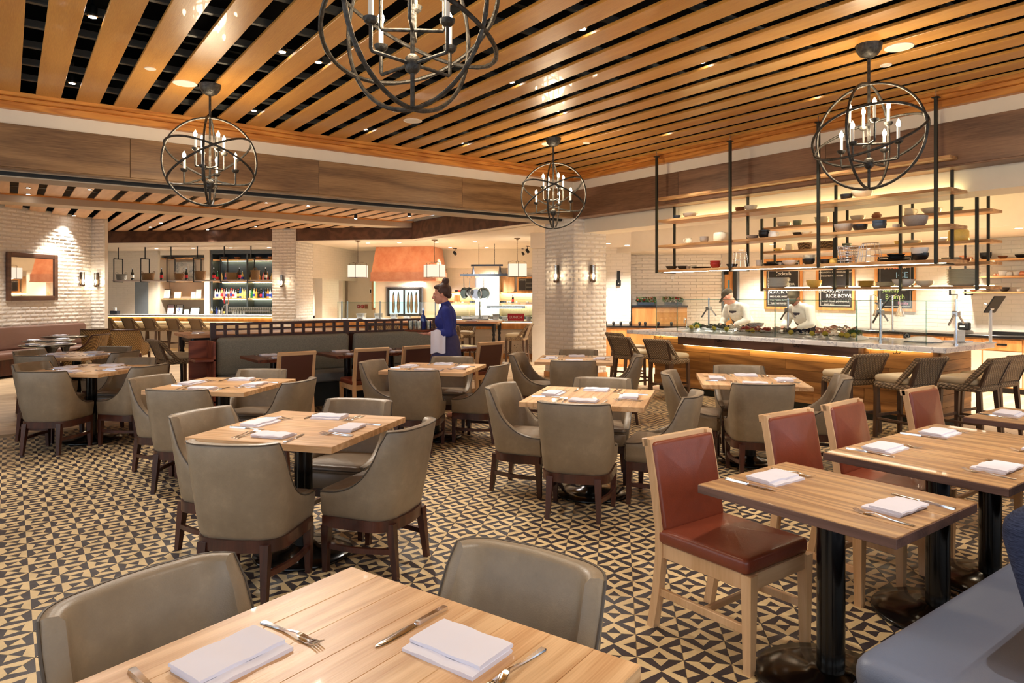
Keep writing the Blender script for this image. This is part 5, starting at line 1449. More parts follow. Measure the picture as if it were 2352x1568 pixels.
def lobster(u, x, rz, lab):
    t = thing('lobster', lab, 'lobster', (x, yb(u, x), icez(x)), rz, 'whole lobsters on the ice')
    n = 10; rings = []
    for y, w, h in ((-0.06,0.01,0.012),(-0.05,0.026,0.03),(0.0,0.034,0.042),(0.05,0.028,0.036),(0.075,0.012,0.016)):
        rings.append([(w*math.cos(2*PI*k/n), y, 0.02+h*0.5+h*0.5*math.sin(2*PI*k/n)) for k in range(n)])
    b = MB().loft(rings).build('body', 'lobster_red', t, 60); recalc(b.data)
    tl = MB()
    for q in range(6): tl.lathe([(0,-0.012),(0.024-q*0.002,-0.01),(0.027-q*0.002,0.0),(0.022-q*0.002,0.012),(0,0.012)], n=10, M=Matrix.Translation((0, -0.075-q*0.02, 0.03-0.002*q)) @ Matrix.Rotation(R(90), 4, 'X'))
    tl.build('tail', 'lobster_red', t, 50)
    for s in (-1, 1):
        MB().tube([(s*0.025,0.05,0.03),(s*0.07,0.085,0.05),(s*0.075,0.13,0.04)], [0.009,0.011,0.012], 8).build('arm', 'lobster_red', t, 60)
        c = MB().tube([(s*0.075,0.125,0.04),(s*0.085,0.165,0.045),(s*0.08,0.21,0.04),(s*0.065,0.235,0.035)], [0.012,0.032,0.022,0.004], 8).tube([(s*0.06,0.165,0.045),(s*0.05,0.2,0.042),(s*0.055,0.23,0.035)], [0.014,0.012,0.003], 8)
        c.build('claw', 'lobster_red', t, 60)
        for q in range(4): MB().tube([(s*0.025,0.03-q*0.02,0.02),(s*0.07,0.04-q*0.025,0.035),(s*0.1,0.03-q*0.03,0.002)], [0.005,0.004,0.002], 6).build('leg', 'lobster_red', t, 60)
    MB().tube([(0.01,0.07,0.04),(0.03,0.16,0.09),(0.02,0.26,0.08)], 0.0018, 5).tube([(-0.01,0.07,0.04),(-0.04,0.15,0.1),(-0.05,0.25,0.07)], 0.0018, 5).build('antennae', 'lobster_red', t)
lobster(1716, 8.66, R(150), 'red lobster on the ice with claws towards the scallops')
lobster(1758, 8.64, R(110), 'red lobster on the ice propped against the white bowl')
dish('bowl', 'white_ceramic', 8.80, yb(1737, 8.8), icez(8.8)+0.02, 0.11, 'white bowl nested in the ice between the lobsters', 'bowl', None)
def leaf_clump(name, x, y, z, r, n, mat, lab, cat, grp, seed, sz=0.8, leaf=0.02):
    q = random.Random(seed); m = MB()
    for i in range(n):
        a, b = q.uniform(0, 2*PI), math.acos(q.uniform(-0.1, 1)); rr = r*q.uniform(0.55, 1)
        p = Vector((rr*math.sin(b)*math.cos(a), rr*math.sin(b)*math.sin(a), rr*sz*math.cos(b)+r*0.15))
        T = Matrix.Translation(p) @ Matrix.Rotation(q.uniform(0,6), 4, 'Z') @ Matrix.Rotation(q.uniform(-1,1), 4, 'X') @ Matrix.Scale(q.uniform(0.7, 1.3)*leaf, 4)
        m.add([(-0.5,0,0),(0,-0.35,0.12),(0.6,0,0),(0,0.35,0.12)], [(0,1,2),(0,2,3)], T)
    t = thing(name, lab, cat, (x, y, z), 0, grp)
    m.build('leaves', mat, t, 0, kind='stuff')
    MB().lathe([(0,0),(r*0.3,0.0),(r*0.5,r*0.3),(r*0.4,r*0.5),(0,r*0.6)], n=10).build('stems', mat, t, 60)
leaf_clump('parsley_bunch', 8.72, yb(1601, 8.72), icez(8.72), 0.085, 420, 'leaf_green', 'bright green parsley bunch beside the oysters', 'parsley', 'parsley bunches on the ice', 1)
leaf_clump('parsley_bunch', 8.62, yb(1962, 8.62), icez(8.62), 0.10, 520, 'leaf_green', 'bright green parsley bunch beside the crab legs', 'parsley', 'parsley bunches on the ice', 2)
leaf_clump('parsley_bunch', 8.82, yb(1742, 8.82), icez(8.8)+0.06, 0.04, 120, 'herb_green', 'small dark herb tuft in the white bowl', 'herb', None, 3)
q = random.Random(6)
for i in range(13):                               # rosemary sprays along the front edge
    y = y0 + 0.06 + (y1-y0-0.12)*i/12; m = MB(); pts = [(8.475 + 0.03*math.sin(i*2.1+k), y + (k-3)*0.032, icez(8.47)+0.004+q.uniform(0,0.01)) for k in range(7)]
    m.tube(pts, 0.003, 5)
    for p in pts:
        for e in range(14):
            T = Matrix.Translation(Vector(p)+Vector((q.uniform(-.012,.012), q.uniform(-.02,.02), q.uniform(0,.014)))) @ Matrix.Rotation(q.uniform(0,6), 4, 'Z') @ Matrix.Rotation(q.uniform(-.8,.8), 4, 'Y') @ Matrix.Scale(0.018, 4)
            m.add([(-0.5,-0.1,0),(0.5,-0.1,0),(0.5,0.1,0.05),(-0.5,0.1,0.05)], [(0,1,2,3)], T)
    m.build('rosemary_sprig', 'herb_green', None, 0, label='dark green rosemary sprig along the front of the ice', cat='herb', group='rosemary sprigs on the ice')

# things on the free part of the marble
for i, (u, v, w, lab) in enumerate(((2018, 779, 0.2, 'flat white place setting on the marble near the glass'), (2110, 783, 0.26, 'long white folded cloth on the marble'), (2182, 785, 0.22, 'white folded menu cloth at the marble corner'), (2265, 779, 0.22, 'white folded cloth at the end of the marble'))):
    d = F_PX*(EYE-CT)/(v-HZ); x, y = at(u, d); x = max(8.3, min(9.4, x)); y = max(3.32, y)
    put('napkin', nap_me, None, (x, y, CT), R(60+i*8), label=lab, cat='napkin', group='cloths on the marble').scale = (w/0.2, 1.2, 0.8)
y = on_x(2120, 9.05); MB().lathe([(0,0),(0.2,0.0),(0.22,0.012),(0.18,0.035),(0.1,0.06),(0.0,0.07)], n=24).build('salt_mound', 'ice', None, 60, loc=(9.05, y, CT), label='low white mound of salt on the marble counter', cat='salt')
t = thing('card_holder', 'small black price card in a holder on the marble', 'card', (9.1, on_x(2083, 9.1), CT), R(-50)); MB().cspan((-0.04,-0.004,0.03), (0.04,0.004,0.10), 0.001).build('card', 'chalkboard', t, 0); MB().tube([(0.022*math.cos(a), -0.006, 0.062+0.022*math.sin(a)) for a in [2*PI*i/16 for i in range(16)]], 0.0025, 5, closed=True).build('ring_mark', 'chalk', t); MB().cspan((-0.02,-0.02,0), (0.02,0.02,0.03)).build('foot', 'steel', t, 0)
t = thing('acrylic_stand', 'blank white card in a clear upright stand on the marble', 'card', (9.25, on_x(2204, 9.25), CT), R(-50)); MB().cspan((-0.06,-0.002,0.01), (0.06,0.002,0.15), 0.001).build('card', 'paper', t, 0); MB().cspan((-0.06,-0.03,0), (0.06,0.03,0.01)).build('foot', 'clear_glass', t, 0)
def tablet(u, X, z, rz, lab):
    t = thing('tablet_stand', lab, 'tablet', (X, on_x(u, X), z), R(rz), 'order tablets on white posts')
    MB().cyl((0,0,0), 0.018, 0, 0.42, 14).build('post', 'white_ceramic', t, 40); MB().cyl((0,0,0), 0.06, 0, 0.012, 20).build('foot', 'white_ceramic', t, 40)
    T = Matrix.Translation((0.0,-0.05,0.46)) @ Matrix.Rotation(R(35), 4, 'X')
    MB().cspan((-0.09,-0.008,-0.12), (0.09,0.008,0.12), 0.004, T).build('tablet', 'black_matte', t, 20)
    MB().cspan((-0.03,-0.03,0.40), (0.03,0.03,0.47), 0.006).tube([(0,0,0.44),(0,0.07,0.47)], 0.015, 8).build('clamp', 'steel', t, 20)
tablet(2023, 9.3, CT, 30, 'black tablet on a white post beside the heat lamps'); tablet(2275, 9.48, CT, -20, 'black tablet on a white post at the end of the marble')
t = thing('bar_tap', 'curved chrome tap at the oyster end of the raw bar', 'tap', (8.7, on_x(1577, 8.7), CT), R(60)); MB().tube([(0,0,0),(0,0,0.14),(0.02,0,0.19),(0.07,0,0.2),(0.1,0,0.17),(0.105,0,0.12)], 0.010, 8).build('spout', 'chrome', t); MB().cyl((0,0,0), 0.022, 0, 0.015, 14).build('flange', 'chrome', t, 40)

# ------------------------------------------------------------------ back counter, boards, wall shelves
bc = thing('back_counter', 'oak drawer unit along the tiled back wall of the raw bar', 'cabinet', (12.75, 2.0, 0))
WB().span((12.45, NY+0.2, 0.08), (12.98, 6.6, 0.84)).build('carcass', 'cabinet_oak', bc, 0)
WB().span((12.5, NY+0.2, 0.0), (12.95, 6.6, 0.08)).build('kick_plate', 'black_matte', bc, 0)
y = 6.5
while y > 0.3:
    dr = WB().cspan((12.432, y-0.53, 0.66), (12.452, y-0.01, 0.825), 0.003).build('drawer', 'cabinet_oak', bc, 20)
    WB().cspan((12.405, y-0.34, 0.735), (12.432, y-0.20, 0.765), 0.008).build('handle', 'black_metal', dr, 20)
    WB().cspan((12.432, y-0.53, 0.1), (12.452, y-0.01, 0.645), 0.003).build('door', 'white_paint', bc, 20)
    y -= 0.54
WB().cspan((12.38, NY+0.2, 0.845), (12.99, 6.65, 0.89), 0.004).build('worktop', 'granite_black', None, 20, label='long black granite worktop on the oak drawer unit', cat='worktop')
WB().cspan((12.86, NY+0.2, 0.89), (12.98, 4.4, 0.935), 0.004).build('ledge', 'granite_black', None, 20, label='raised black ledge at the back of the granite worktop', cat='ledge')
CHK = {}
def text_mesh(s, size, mat, align='CENTER'):
    c = bpy.data.curves.new('lettering', 'FONT'); c.body = s; c.size = size; c.align_x = align; c.extrude = 0.0008; c.resolution_u = 2
    o = bpy.data.objects.new('lettering', c); COL.objects.link(o)
    bpy.context.view_layer.update()
    me = bpy.data.meshes.new_from_object(o.evaluated_get(bpy.context.evaluated_depsgraph_get()))
    bpy.data.objects.remove(o); bpy.data.curves.remove(c)
    me.materials.clear(); me.materials.append(MAT[mat]); return me
def board(u0, u1, z0, z1, lab, lines, inner=True):
    ya, yb_ = on_x(u0, WX), on_x(u1, WX); w = ya-yb_; h = z1-z0
    t = thing('chalkboard', lab, 'chalkboard', (WX-0.012, (ya+yb_)/2, (z0+z1)/2), R(-90), 'oak framed chalkboards on the tiled wall')
    # local x runs to the viewer's right, -y out of the wall
    fw = 0.055
    for a, b in (((-w/2,-0.03,-h/2), (-w/2+fw,0,h/2)), ((w/2-fw,-0.03,-h/2), (w/2,0,h/2)), ((-w/2+fw,-0.03,-h/2), (w/2-fw,0,-h/2+fw)), ((-w/2+fw,-0.03,h/2-fw), (w/2-fw,0,h/2))):
        MB().cspan(a, b, 0.003).build('frame_rail', 'cabinet_oak', t, 20)
    p = MB().span((-w/2+fw,-0.012,-h/2+fw), (w/2-fw,0,h/2-fw)).build('slate', 'chalkboard', t, 0)
    if inner:
        iw, ih = w/2-fw-0.035, h/2-fw-0.035; m = MB()
        for a, b in (((-iw,-0.0135,-ih), (-iw+0.007,-0.012,ih)), ((iw-0.007,-0.0135,-ih), (iw,-0.012,ih)), ((-iw,-0.0135,-ih), (iw,-0.012,-ih+0.007)), ((-iw,-0.0135,ih-0.007), (iw,-0.012,ih))): m.span(a, b)
        m.build('chalk_border', 'chalk', p, 0)
    for (s, x, z, size, mat) in lines:
        put('lettering', text_mesh(s, size, mat), p, (x, -0.0125, z), rot=(R(90), 0, 0))
board(1757, 1845, 1.22, 2.28, 'framed chalkboard with BLACK COD chalked on it', [('22 miles', -0.02, 0.30, 0.13, 'chalk_green'), ('Cocktails', 0, 0.18, 0.10, 'chalk'), ('LIME', 0.1, 0.06, 0.07, 'chalk'), ('& LIQUEUR', 0.1, -0.03, 0.065, 'chalk'), ('BLACK COD', 0, -0.20, 0.125, 'chalk'), ('MISO GLAZE, SWEET WINE ON', 0, -0.28, 0.043, 'chalk'), ('TARRAGON BUTTER SAUCE', 0, -0.35, 0.048, 'chalk'), ('YUKON MASHED POTATO', 0, -0.42, 0.048, 'chalk')])
board(1876, 1965, 1.22, 2.28, 'framed chalkboard with BREAKFAST RICE BOWL chalked on it', [('PRIME NY STRIP', 0, 0.29, 0.098, 'chalk_pink'), ('GORGONZOLA STUFFED MUSHROOMS', 0, 0.20, 0.040, 'chalk'), ('ROASTED TOMATOES', -0.06, 0.13, 0.045, 'chalk'), ('BREAKFAST', -0.08, -0.18, 0.10, 'chalk'), ('RICE BOWL', 0.08, -0.28, 0.10, 'chalk'), ('SHORT STEAK, JASMINE RICE', 0, -0.37, 0.043, 'chalk'), ('FRIED EGG', -0.12, -0.43, 0.043, 'chalk')])
board(2011, 2105, 1.22, 2.28, 'framed chalkboard with FIRE & ICE chalked in colours', [('AND CHALKBOARD', 0, 0.38, 0.04, 'chalk'), ('FIRE', -0.06, 0.24, 0.15, 'chalk_red'), ('&', 0.16, 0.25, 0.10, 'chalk'), ('ICE', 0.12, 0.08, 0.15, 'chalk_blue'), ('Sunday', -0.08, -0.18, 0.11, 'chalk_green'), ('Brunch', 0.0, -0.30, 0.12, 'chalk_green'), ('Family', 0.14, -0.40, 0.07, 'chalk_pink')])
WS = [(2.10, 2235), (1.825, 2240), (1.575, 2215)]
for i, (z, u) in enumerate(WS):
    y0_ = on_x(u, 12.75)
    s = MB().cspan((12.68, -1.5, z-0.03), (12.99, y0_, z), 0.003).build('wall_shelf', 'shelf_wood', None, 20, label='%s oak shelf on the tiled wall beside the chalkboards' % ('upper', 'middle', 'lowest')[i], cat='shelf', group='oak wall shelves')
for u in (2182, 2217):
    t = thing('shelf_hanger', 'black steel hanger carrying the oak wall shelves', 'bracket', (12.7, on_x(u, 12.7), 1.52), 0, 'black shelf hangers')
    MB().span((-0.012,-0.012,0), (0.012,0.012,0.93)).build('upright', 'black_metal', t, 0); MB().span((-0.012,-0.012,0), (0.28,0.012,0.016)).build('foot', 'black_metal', t, 0)
def wi(items):
    for lev, u, kind, mat, rp, n, lab in items:
        X = 12.83; y = on_x(u, X); d = dep(X, y); r = rp*d/F_PX
        for i in range(n): dish(kind, mat, X, y, WS[lev][0]+0.001+i*r*0.3, r, lab, kind.replace('deepbowl', 'bowl'), 'vessels on the oak wall shelves')
wi([(0,2264,'deepbowl','dark_ceramic',12,2,'black bowl stacked on the upper wall shelf'),(0,2303,'bowl','brown_ceramic',10,1,'brown wooden-looking bowl on the upper wall shelf'),(0,2346,'bowl','dark_ceramic',13,1,'black dish at the far end of the upper wall shelf'),
    (1,2286,'crock','copper',4,1,'small copper canister on the middle wall shelf'),(1,2293,'crock','copper',4,1,'small copper canister on the middle wall shelf'),(1,2303,'cup','white_ceramic',9,1,'white pitcher on the middle wall shelf'),(1,2318,'crock','white_ceramic',7,1,'white lidded jar on the middle wall shelf'),(1,2335,'cup','white_ceramic',7,1,'white mug on the middle wall shelf'),(1,2348,'vase','copper',7,1,'copper shaker on the middle wall shelf'),
    (2,2307,'deepbowl','dark_ceramic',10,1,'black bristly bowl on the lowest wall shelf'),(2,2340,'cup','white_ceramic',4,1,'small white pot on the lowest wall shelf'),(2,2262,'bowl','grey_ceramic',15,1,'grey bowl on the lowest wall shelf'),(2,2236,'bowl','brown_ceramic',8,1,'brown bowl of bread on the lowest wall shelf'),(0,2212,'crock','copper',8,1,'copper pot by the hangers on the upper wall shelf'),(0,2229,'crock','copper',5,1,'small copper pot on the upper wall shelf')])
def heat_lamp(u, X, lab):
    t = thing('heat_lamp', lab, 'heat lamp', (X, on_x(u, X), 0.89), R(-30), 'chrome heat lamps on the back counter')
    MB().cyl((0,0,0), 0.016, 0, 0.62, 14).build('post', 'chrome', t, 40); MB().cyl((0,0,0), 0.05, 0, 0.012, 18).build('foot', 'chrome', t, 40)
    MB().tube([(0,0,0.6),(0.06,0,0.64),(0.13,0,0.6),(0.14,0,0.45)], 0.008, 8).build('arm', 'chrome', t)
    MB().lathe([(0.018,0.45),(0.022,0.42),(0.05,0.36),(0.085,0.27),(0.088,0.25),(0.08,0.26),(0.045,0.35),(0.0,0.43)], (0.14,0,0), 22).build('shade', 'chrome', t, 60)
heat_lamp(2000, 12.55, 'chrome dome heat lamp near the parsley'); heat_lamp(2050, 12.55, 'chrome dome heat lamp under the FIRE & ICE board')
t = thing('receipt_printer', 'small dark receipt printer on the raised black ledge', 'printer', (12.88, on_x(2215, 12.88), 0.935), R(-90))
MB().pillow((0,0,0), (0.17,0.11,0.13), 0.02, 0.0, 4).build('body', 'black_matte', t, 40); MB().cspan((-0.045,-0.01,0.125), (0.045,0.012,0.15), 0.004).build('paper_roll', 'paper', t, 20); MB().cspan((-0.05,-0.058,0.05), (0.03,-0.054,0.075), 0.002).build('label_plate', 'chalk', t, 0)
# door beside the flowers
d1 = MB().span((WX-0.03, yd0-0.05, 0), (WX+0.05, yd0, 2.1)).span((WX-0.03, yd1, 0), (WX+0.05, yd1+0.05, 2.1)).span((WX-0.03, yd0, 2.05), (WX+0.05, yd1, 2.1)).build('door_1', 'grey_wall', None, 0, kind='structure', label='grey framed doorway with an oak door standing ajar')
ym = yd0 + (yd1-yd0)*0.45
MB().cspan((WX+0.0, ym, 0.01), (WX+0.045, yd1-0.002, 2.04), 0.003).build('leaf', 'cabinet_oak', d1, 20)
MB().cspan((WX-0.004, ym+0.05, 0.95), (WX+0.05, yd1-0.09, 1.85), 0.002).build('glazing', 'door_glass', d1, 0)


MB().cspan((WX-0.07, yd1-0.12, 1.98), (WX-0.01, yd1-0.02, 2.06), 0.004).cspan((WX-0.05, yd1-0.1, 2.06), (WX-0.03, yd1+0.3, 2.075), 0.003).build('door_closer', 'black_metal', d1, 20)
struct('wall_corridor', MB().span((WX+1.2, yd0-1.5, 0), (WX+1.3, yd1+2, 2.6)), 'grey_wall', label='grey corridor wall seen through the doorway')
# flower ledge and hand-wash cabinet against the tiled walls
fl = MB(); slab_ab(fl, tu(1578, -0.85), tu(1452, -0.85), -0.86, -0.46, 0.85, 1.245)
fl_o = fl.build('oak_ledge', 'cabinet_oak', None, 0, label='tall oak box ledge against the tiled wall', cat='ledge')
m = MB(); slab_ab(m, tu(1580, -0.88), tu(1450, -0.88), -0.89, -0.455, 1.245, 1.285); m.build('ledge_top', 'granite_black', fl_o, 0)
hw = MB(); slab_ab(hw, tu(1600, -1.85), tu(1392, -1.85), -1.85, -1.1, 0.0, 0.83); hw_o = hw.build('wash_cabinet', 'cabinet_oak', None, 0, label='oak cabinet with black top beside the brick pillar', cat='cabinet')
m = MB(); slab_ab(m, tu(1603, -1.88), tu(1390, -1.88), -1.89, -0.87, 0.83, 0.87); m.build('worktop', 'granite_black', hw_o, 0)
for ua, ub in ((1440, 1395), (1475, 1442)):
    m = MB(); slab_ab(m, tu(ub+1, -1.86), tu(ua-1, -1.86), -1.868, -1.85, 0.06, 0.80); m.build('door', 'cabinet_oak', hw_o, 0)
for i, u in enumerate((1392, 1409, 1426, 1448, 1469, 1482, 1512, 1542)):
    x, y = dg(tu(u, -1.45), -1.45); dish('vase', 'dark_ceramic', x, y, 0.871, 0.032, 'small black dispenser bottle on the black worktop by the pillar', 'dispenser', 'black dispensers on the worktop', sz=1.7, name='dispenser')
def flowers(u, lab, seed):
    x, y = dg(tu(u, -0.65), -0.65)
    t = thing('flower_box', lab, 'flowers', (x, y, 1.285), R(-45), 'red and white flower boxes on the oak ledge')
    MB().cspan((-0.19,-0.07,0), (0.19,0.07,0.07), 0.004).build('planter', 'blue_ceramic', t, 20)
    q = random.Random(seed); mats = ['leaf_green', 'petal_red', 'petal_white', 'herb_green']
    for i, mt in enumerate(mats):
        m = MB()
        for e in range((160, 45, 60, 90)[i]):
            p = Vector((q.uniform(-0.23, 0.23), q.uniform(-0.09, 0.09), 0.07 + q.uniform(0, 0.13)*(1-0.3*abs(q.uniform(-1,1)))))
            s = (0.05, 0.045, 0.04, 0.04)[i]
            T = Matrix.Translation(p) @ Matrix.Rotation(q.uniform(0,6), 4, 'Z') @ Matrix.Rotation(q.uniform(-1.2,1.2), 4, 'X') @ Matrix.Scale(s*q.uniform(.7,1.3), 4)
            if i in (1, 2):
                m.add([(0.45*math.cos(2*PI*k/6), 0.45*math.sin(2*PI*k/6), 0.1) for k in range(6)] + [(0,0,-0.05)], [(k, (k+1) % 6, 6) for k in range(6)], T)
            else: m.add([(-0.5,0,0),(0,-0.3,0.12),(0.6,0,0),(0,0.3,0.12)], [(0,1,2),(0,2,3)], T)
        m.build(('leaves', 'red_blooms', 'white_blooms', 'foliage')[i], mt, t, 0, kind='stuff')
flowers(1484, 'red and white flower box nearer the brick pillar', 3); flowers(1546, 'red and white flower box nearer the grey doorway', 4)
x, y = dg(tu(1421, -1.09), -1.09)
t = thing('wall_holder', 'black wall-mounted holder on the tiled return wall', 'wall holder', (x, y, 1.75), R(-45)); MB().cspan((-0.035,-0.03,0.07), (0.035,0,0.3), 0.006).build('stem_plate', 'black_metal', t, 20); MB().cspan((-0.05,-0.05,-0.03), (0.05,0,0.10), 0.012).build('holder_body', 'black_metal', t, 20); MB().cyl((0,-0.05,0.03), 0.012, -0.005, 0.005, 10).build('button', 'chalk', t)
x, y = dg(tu(1545, -0.465), -0.465); MB().cspan((-0.045,-0.015,-0.045), (0.045,0,0.045), 0.01).build('wall_alarm', 'white_ceramic', None, 20, loc=(x, y, 1.92), rz=R(-45), label='small square white alarm on the tiled wall', cat='alarm')

# ------------------------------------------------------------------ lattice booth
bo = thing('lattice_booth', 'grey tweed booth bench topped by a dark wooden lattice screen', 'booth', (4.0, 9.4, 0))
SEC = ((2.2, 4.03), (4.10, 5.86))
WB().cspan((2.22, 9.14, 0.0), (5.86, 9.66, 0.33), 0.004).build('base', 'kitchen_dark', bo, 20)
for i, (a, b) in enumerate(SEC):
    WB().pillow(((a+b)/2, 9.31, 0.33), (b-a, 0.52, 0.13), 0.035, 0.012, 5).build('seat', 'grey_vinyl', bo)
    T = Matrix.Translation(((a+b)/2, 9.585, 0.46)) @ Matrix.Rotation(R(7), 4, 'X') @ Matrix.Rotation(R(90), 4, 'X')
    WB().pillow((0, 0.25, -0.06), (b-a-0.01, 0.51, 0.12), 0.045, 0.02, 6, M=T).build('back_cushion', 'tweed', bo)
    lp = WB().cspan((a, 9.685, 1.115), (b, 9.735, 1.15), 0.004).build('lattice_panel', 'lattice_wood', bo, 20)
    WB().cspan((a, 9.69, 1.045), (b, 9.73, 1.068), 0.003).build('rail', 'lattice_wood', lp, 20)
    WB().cspan((a, 9.69, 0.94), (b, 9.73, 0.985), 0.003).build('rail', 'lattice_wood', lp, 20)
    n = 12
    for k in range(1, n):
        x = a + (b-a)*k/n; WB().cspan((x-0.019, 9.692, 0.985), (x+0.019, 9.728, 1.115), 0.003).build('slat', 'lattice_wood', lp, 20)
for x in (2.2, 4.065, 5.88):
    WB().cspan((x-0.035, 9.68, 0.0), (x+0.035, 9.74, 1.155), 0.004).build('post', 'lattice_wood', bo, 20)
WB().cspan((2.2, 9.70, 0.0), (5.88, 9.72, 0.94), 0.002).build('back_board', 'lattice_wood', bo, 20)
es = thing('end_shelf', 'small open reddish wooden shelf unit at the end of the lattice booth', 'shelf', (2.05, 9.62, 0))
for z in (0.12, 0.40, 0.66): MB().cspan((-0.13,-0.2,z), (0.12,0.2,z+0.03), 0.003).build('shelf_board', 'red_wood', es, 20)
MB().cspan((-0.13,0.18,0.0), (0.12,0.2,0.92), 0.003).build('back_panel', 'red_wood', es, 20); MB().cspan((0.09,-0.2,0.0), (0.12,0.18,0.92), 0.003).build('side_panel', 'red_wood', es, 20)

# blue bench under the oak tables
bb = thing('blue_bench', 'blue vinyl bench with dark wooden base and navy back cushions', 'bench', (4.0, 0.8, 0))
WB().cspan((2.02, 0.22, 0.27), (7.4, 1.04, 0.335), 0.004).build('frame', 'mahogany', bb, 20)
for x in (2.08, 3.7, 5.3, 7.3):
    for y in (0.28, 0.97): WB().cspan((x-0.04, y-0.04, 0), (x+0.04, y+0.04, 0.28), 0.004).build('leg', 'mahogany', bb, 20)
WB().pillow((4.71, 0.63, 0.335), (5.38, 0.85, 0.125), 0.05, 0.02, 6).build('seat', 'blue_vinyl', bb)
WB().tube([(p[0]+4.71, p[1]+0.63, 0.355) for p in rrect(5.385, 0.855, 0.06, 0, 6)], 0.005, 6, closed=True).build('piping', 'blue_piping', bb)
for a, b in ((2.30, 4.0), (4.03, 5.7), (5.73, 7.4)):
    T = Matrix.Translation(((a+b)/2, 0.56, 0.455)) @ Matrix.Rotation(R(-16), 4, 'X') @ Matrix.Rotation(R(90), 4, 'X')
    WB().pillow((0, 0.24, -0.10), (b-a, 0.48, 0.20), 0.06, 0.02, 6, M=T).build('back_cushion', 'navy_tweed', bb)

# ------------------------------------------------------------------ high tables
def high_table(x, y, rz, L, W, lab):
    t = thing('high_table', lab, 'table', (x, y, 0), rz, 'long counter-height tables')
    top = MB().cspan((-L/2, -W/2, 0.905), (L/2, W/2, 0.95), 0.004).build('tabletop', 'high_top', t, 20)
    MB().span((-L/2+0.1, -W/2+0.08, 0.84), (L/2-0.1, -W/2+0.11, 0.905)).span((-L/2+0.1, W/2-0.11, 0.84), (L/2-0.1, W/2-0.08, 0.905)).span((-L/2+0.08, -W/2+0.1, 0.84), (-L/2+0.11, W/2-0.1, 0.905)).span((L/2-0.11, -W/2+0.1, 0.84), (L/2-0.08, W/2-0.1, 0.905)).build('apron', 'navy_black', t, 0)
    for sx in (-1, 1):
        for sy in (-1, 1):
            MB().lathe([(0,0),(0.022,0),(0.03,0.03),(0.022,0.08),(0.03,0.12),(0.026,0.3),(0.034,0.55),(0.024,0.62),(0.036,0.66),(0.026,0.70),(0.045,0.76),(0.045,0.905),(0,0.905)], (sx*(L/2-0.1), sy*(W/2-0.1), 0), 16).build('leg', 'navy_black', t, 40)
    return t
high_table(3.15, 11.05, 0, 2.2, 1.0, 'long counter-height table with turned black legs behind the lattice booth')
hx, hy = dg(-1.0, -1.6)
high_table(hx, hy, R(-45), 3.0, 0.9, 'long counter-height table with turned black legs before the kitchen counter')
setting(3.15, 11.05, 180, 0.85, 0.95, 'high table behind the lattice booth', 1)
setting(2.75, 11.05, 90, 0.32, 0.95, 'high table behind the lattice booth', 1); setting(3.6, 11.05, 90, 0.32, 0.95, 'high table behind the lattice booth', 1)
for q in (-0.9, 0.1, 0.9):
    x, y = dg(-1.0-q, -1.6); setting(x, y, 45, 0.27, 0.95, 'high table before the kitchen', 1); setting(x, y, 225, 0.27, 0.95, 'high table before the kitchen', 1)

# ------------------------------------------------------------------ brown bench, round tables, mirror
bn = thing('brown_bench', 'long brown leather bench against the white brick wall', 'bench', (*dg(6.3, -5.5), 0))
class AB(WB): pass
def ab_pillow(t0, t1, b0, b1, z0, h, r=0.05, crown=0.02):
    m = AB(); c = dg((t0+t1)/2, (b0+b1)/2)
    m.pillow((c[0], c[1], z0), (abs(b1-b0), abs(t1-t0), h), r, crown, 5, rz=R(45)); return m
m = AB(); slab_ab(m, 5.95, 6.55, -9, -3.1, 0.05, 0.34); m.build('base', 'mahogany', bn, 0)
ab_pillow(5.9, 6.4, -9, -3.1, 0.34, 0.13).build('seat', 'brown_bench', bn)
for a, b in ((-9, -5.4), (-5.38, -3.05)):
    c = dg(6.46, (a+b)/2); T = Matrix.Translation((c[0], c[1], 0.45)) @ Matrix.Rotation(R(45), 4, 'Z') @ Matrix.Rotation(R(-8), 4, 'X') @ Matrix.Rotation(R(90), 4, 'X')
    m = AB(); m.pillow((0, 0.235, -0.06), (b-a, 0.47, 0.13), 0.05, 0.015, 6, M=T); m.build('back_cushion', 'brown_bench', bn)
m = AB(); slab_ab(m, 4.3, 6.0, -9, -7.5, 0.05, 0.34); m.build('base', 'mahogany', bn, 0)
ab_pillow(4.2, 6.0, -9, -7.45, 0.34, 0.13).build('seat', 'brown_bench', bn)
for i, (u, d, lab) in enumerate(((110, 10.75, 'round black table nearest the square ash tables'), (112, 11.75, 'round black table in front of the brown bench, laid with napkins'), (150, 12.9, 'round black table closest to the brick wall'))):
    x, y = at(u, d)
    t = thing('round_table', lab, 'table', (x, y, 0), 0, 'round black tables by the brown bench')
    MB().lathe([(0,0.715),(0.33,0.715),(0.36,0.725),(0.385,0.735),(0.385,0.745),(0.375,0.75),(0,0.75)], n=40).build('tabletop', 'black_gloss', t, 40)
    MB().lathe([(0,0.02),(0.05,0.02),(0.06,0.1),(0.04,0.2),(0.05,0.45),(0.10,0.62),(0.16,0.715),(0,0.715)], n=20).build('pedestal', 'black_gloss', t, 40)
    MB().lathe([(0,0),(0.25,0),(0.25,0.015),(0.06,0.04),(0,0.04)], n=28).build('foot', 'black_gloss', t, 40)
    for a in (20, 200) if i < 2 else (110,): setting(x, y, a, 0.22, 0.75, lab.replace(', laid with napkins', ''), 1)
def b_on_wall(u, t=6.58):
    return min((b/200 for b in range(-2200, -554)), key=lambda b: abs(CX + F_PX*RT.dot(Q0+AV*t+BV*b)/max(0.1, FW.dot(Q0+AV*t+BV*b)) - u) if FW.dot(Q0+AV*t+BV*b) > 3 else 1e9)
b0, b1 = b_on_wall(10), b_on_wall(127)
w = b1-b0; c = dg(6.555, (b0+b1)/2)
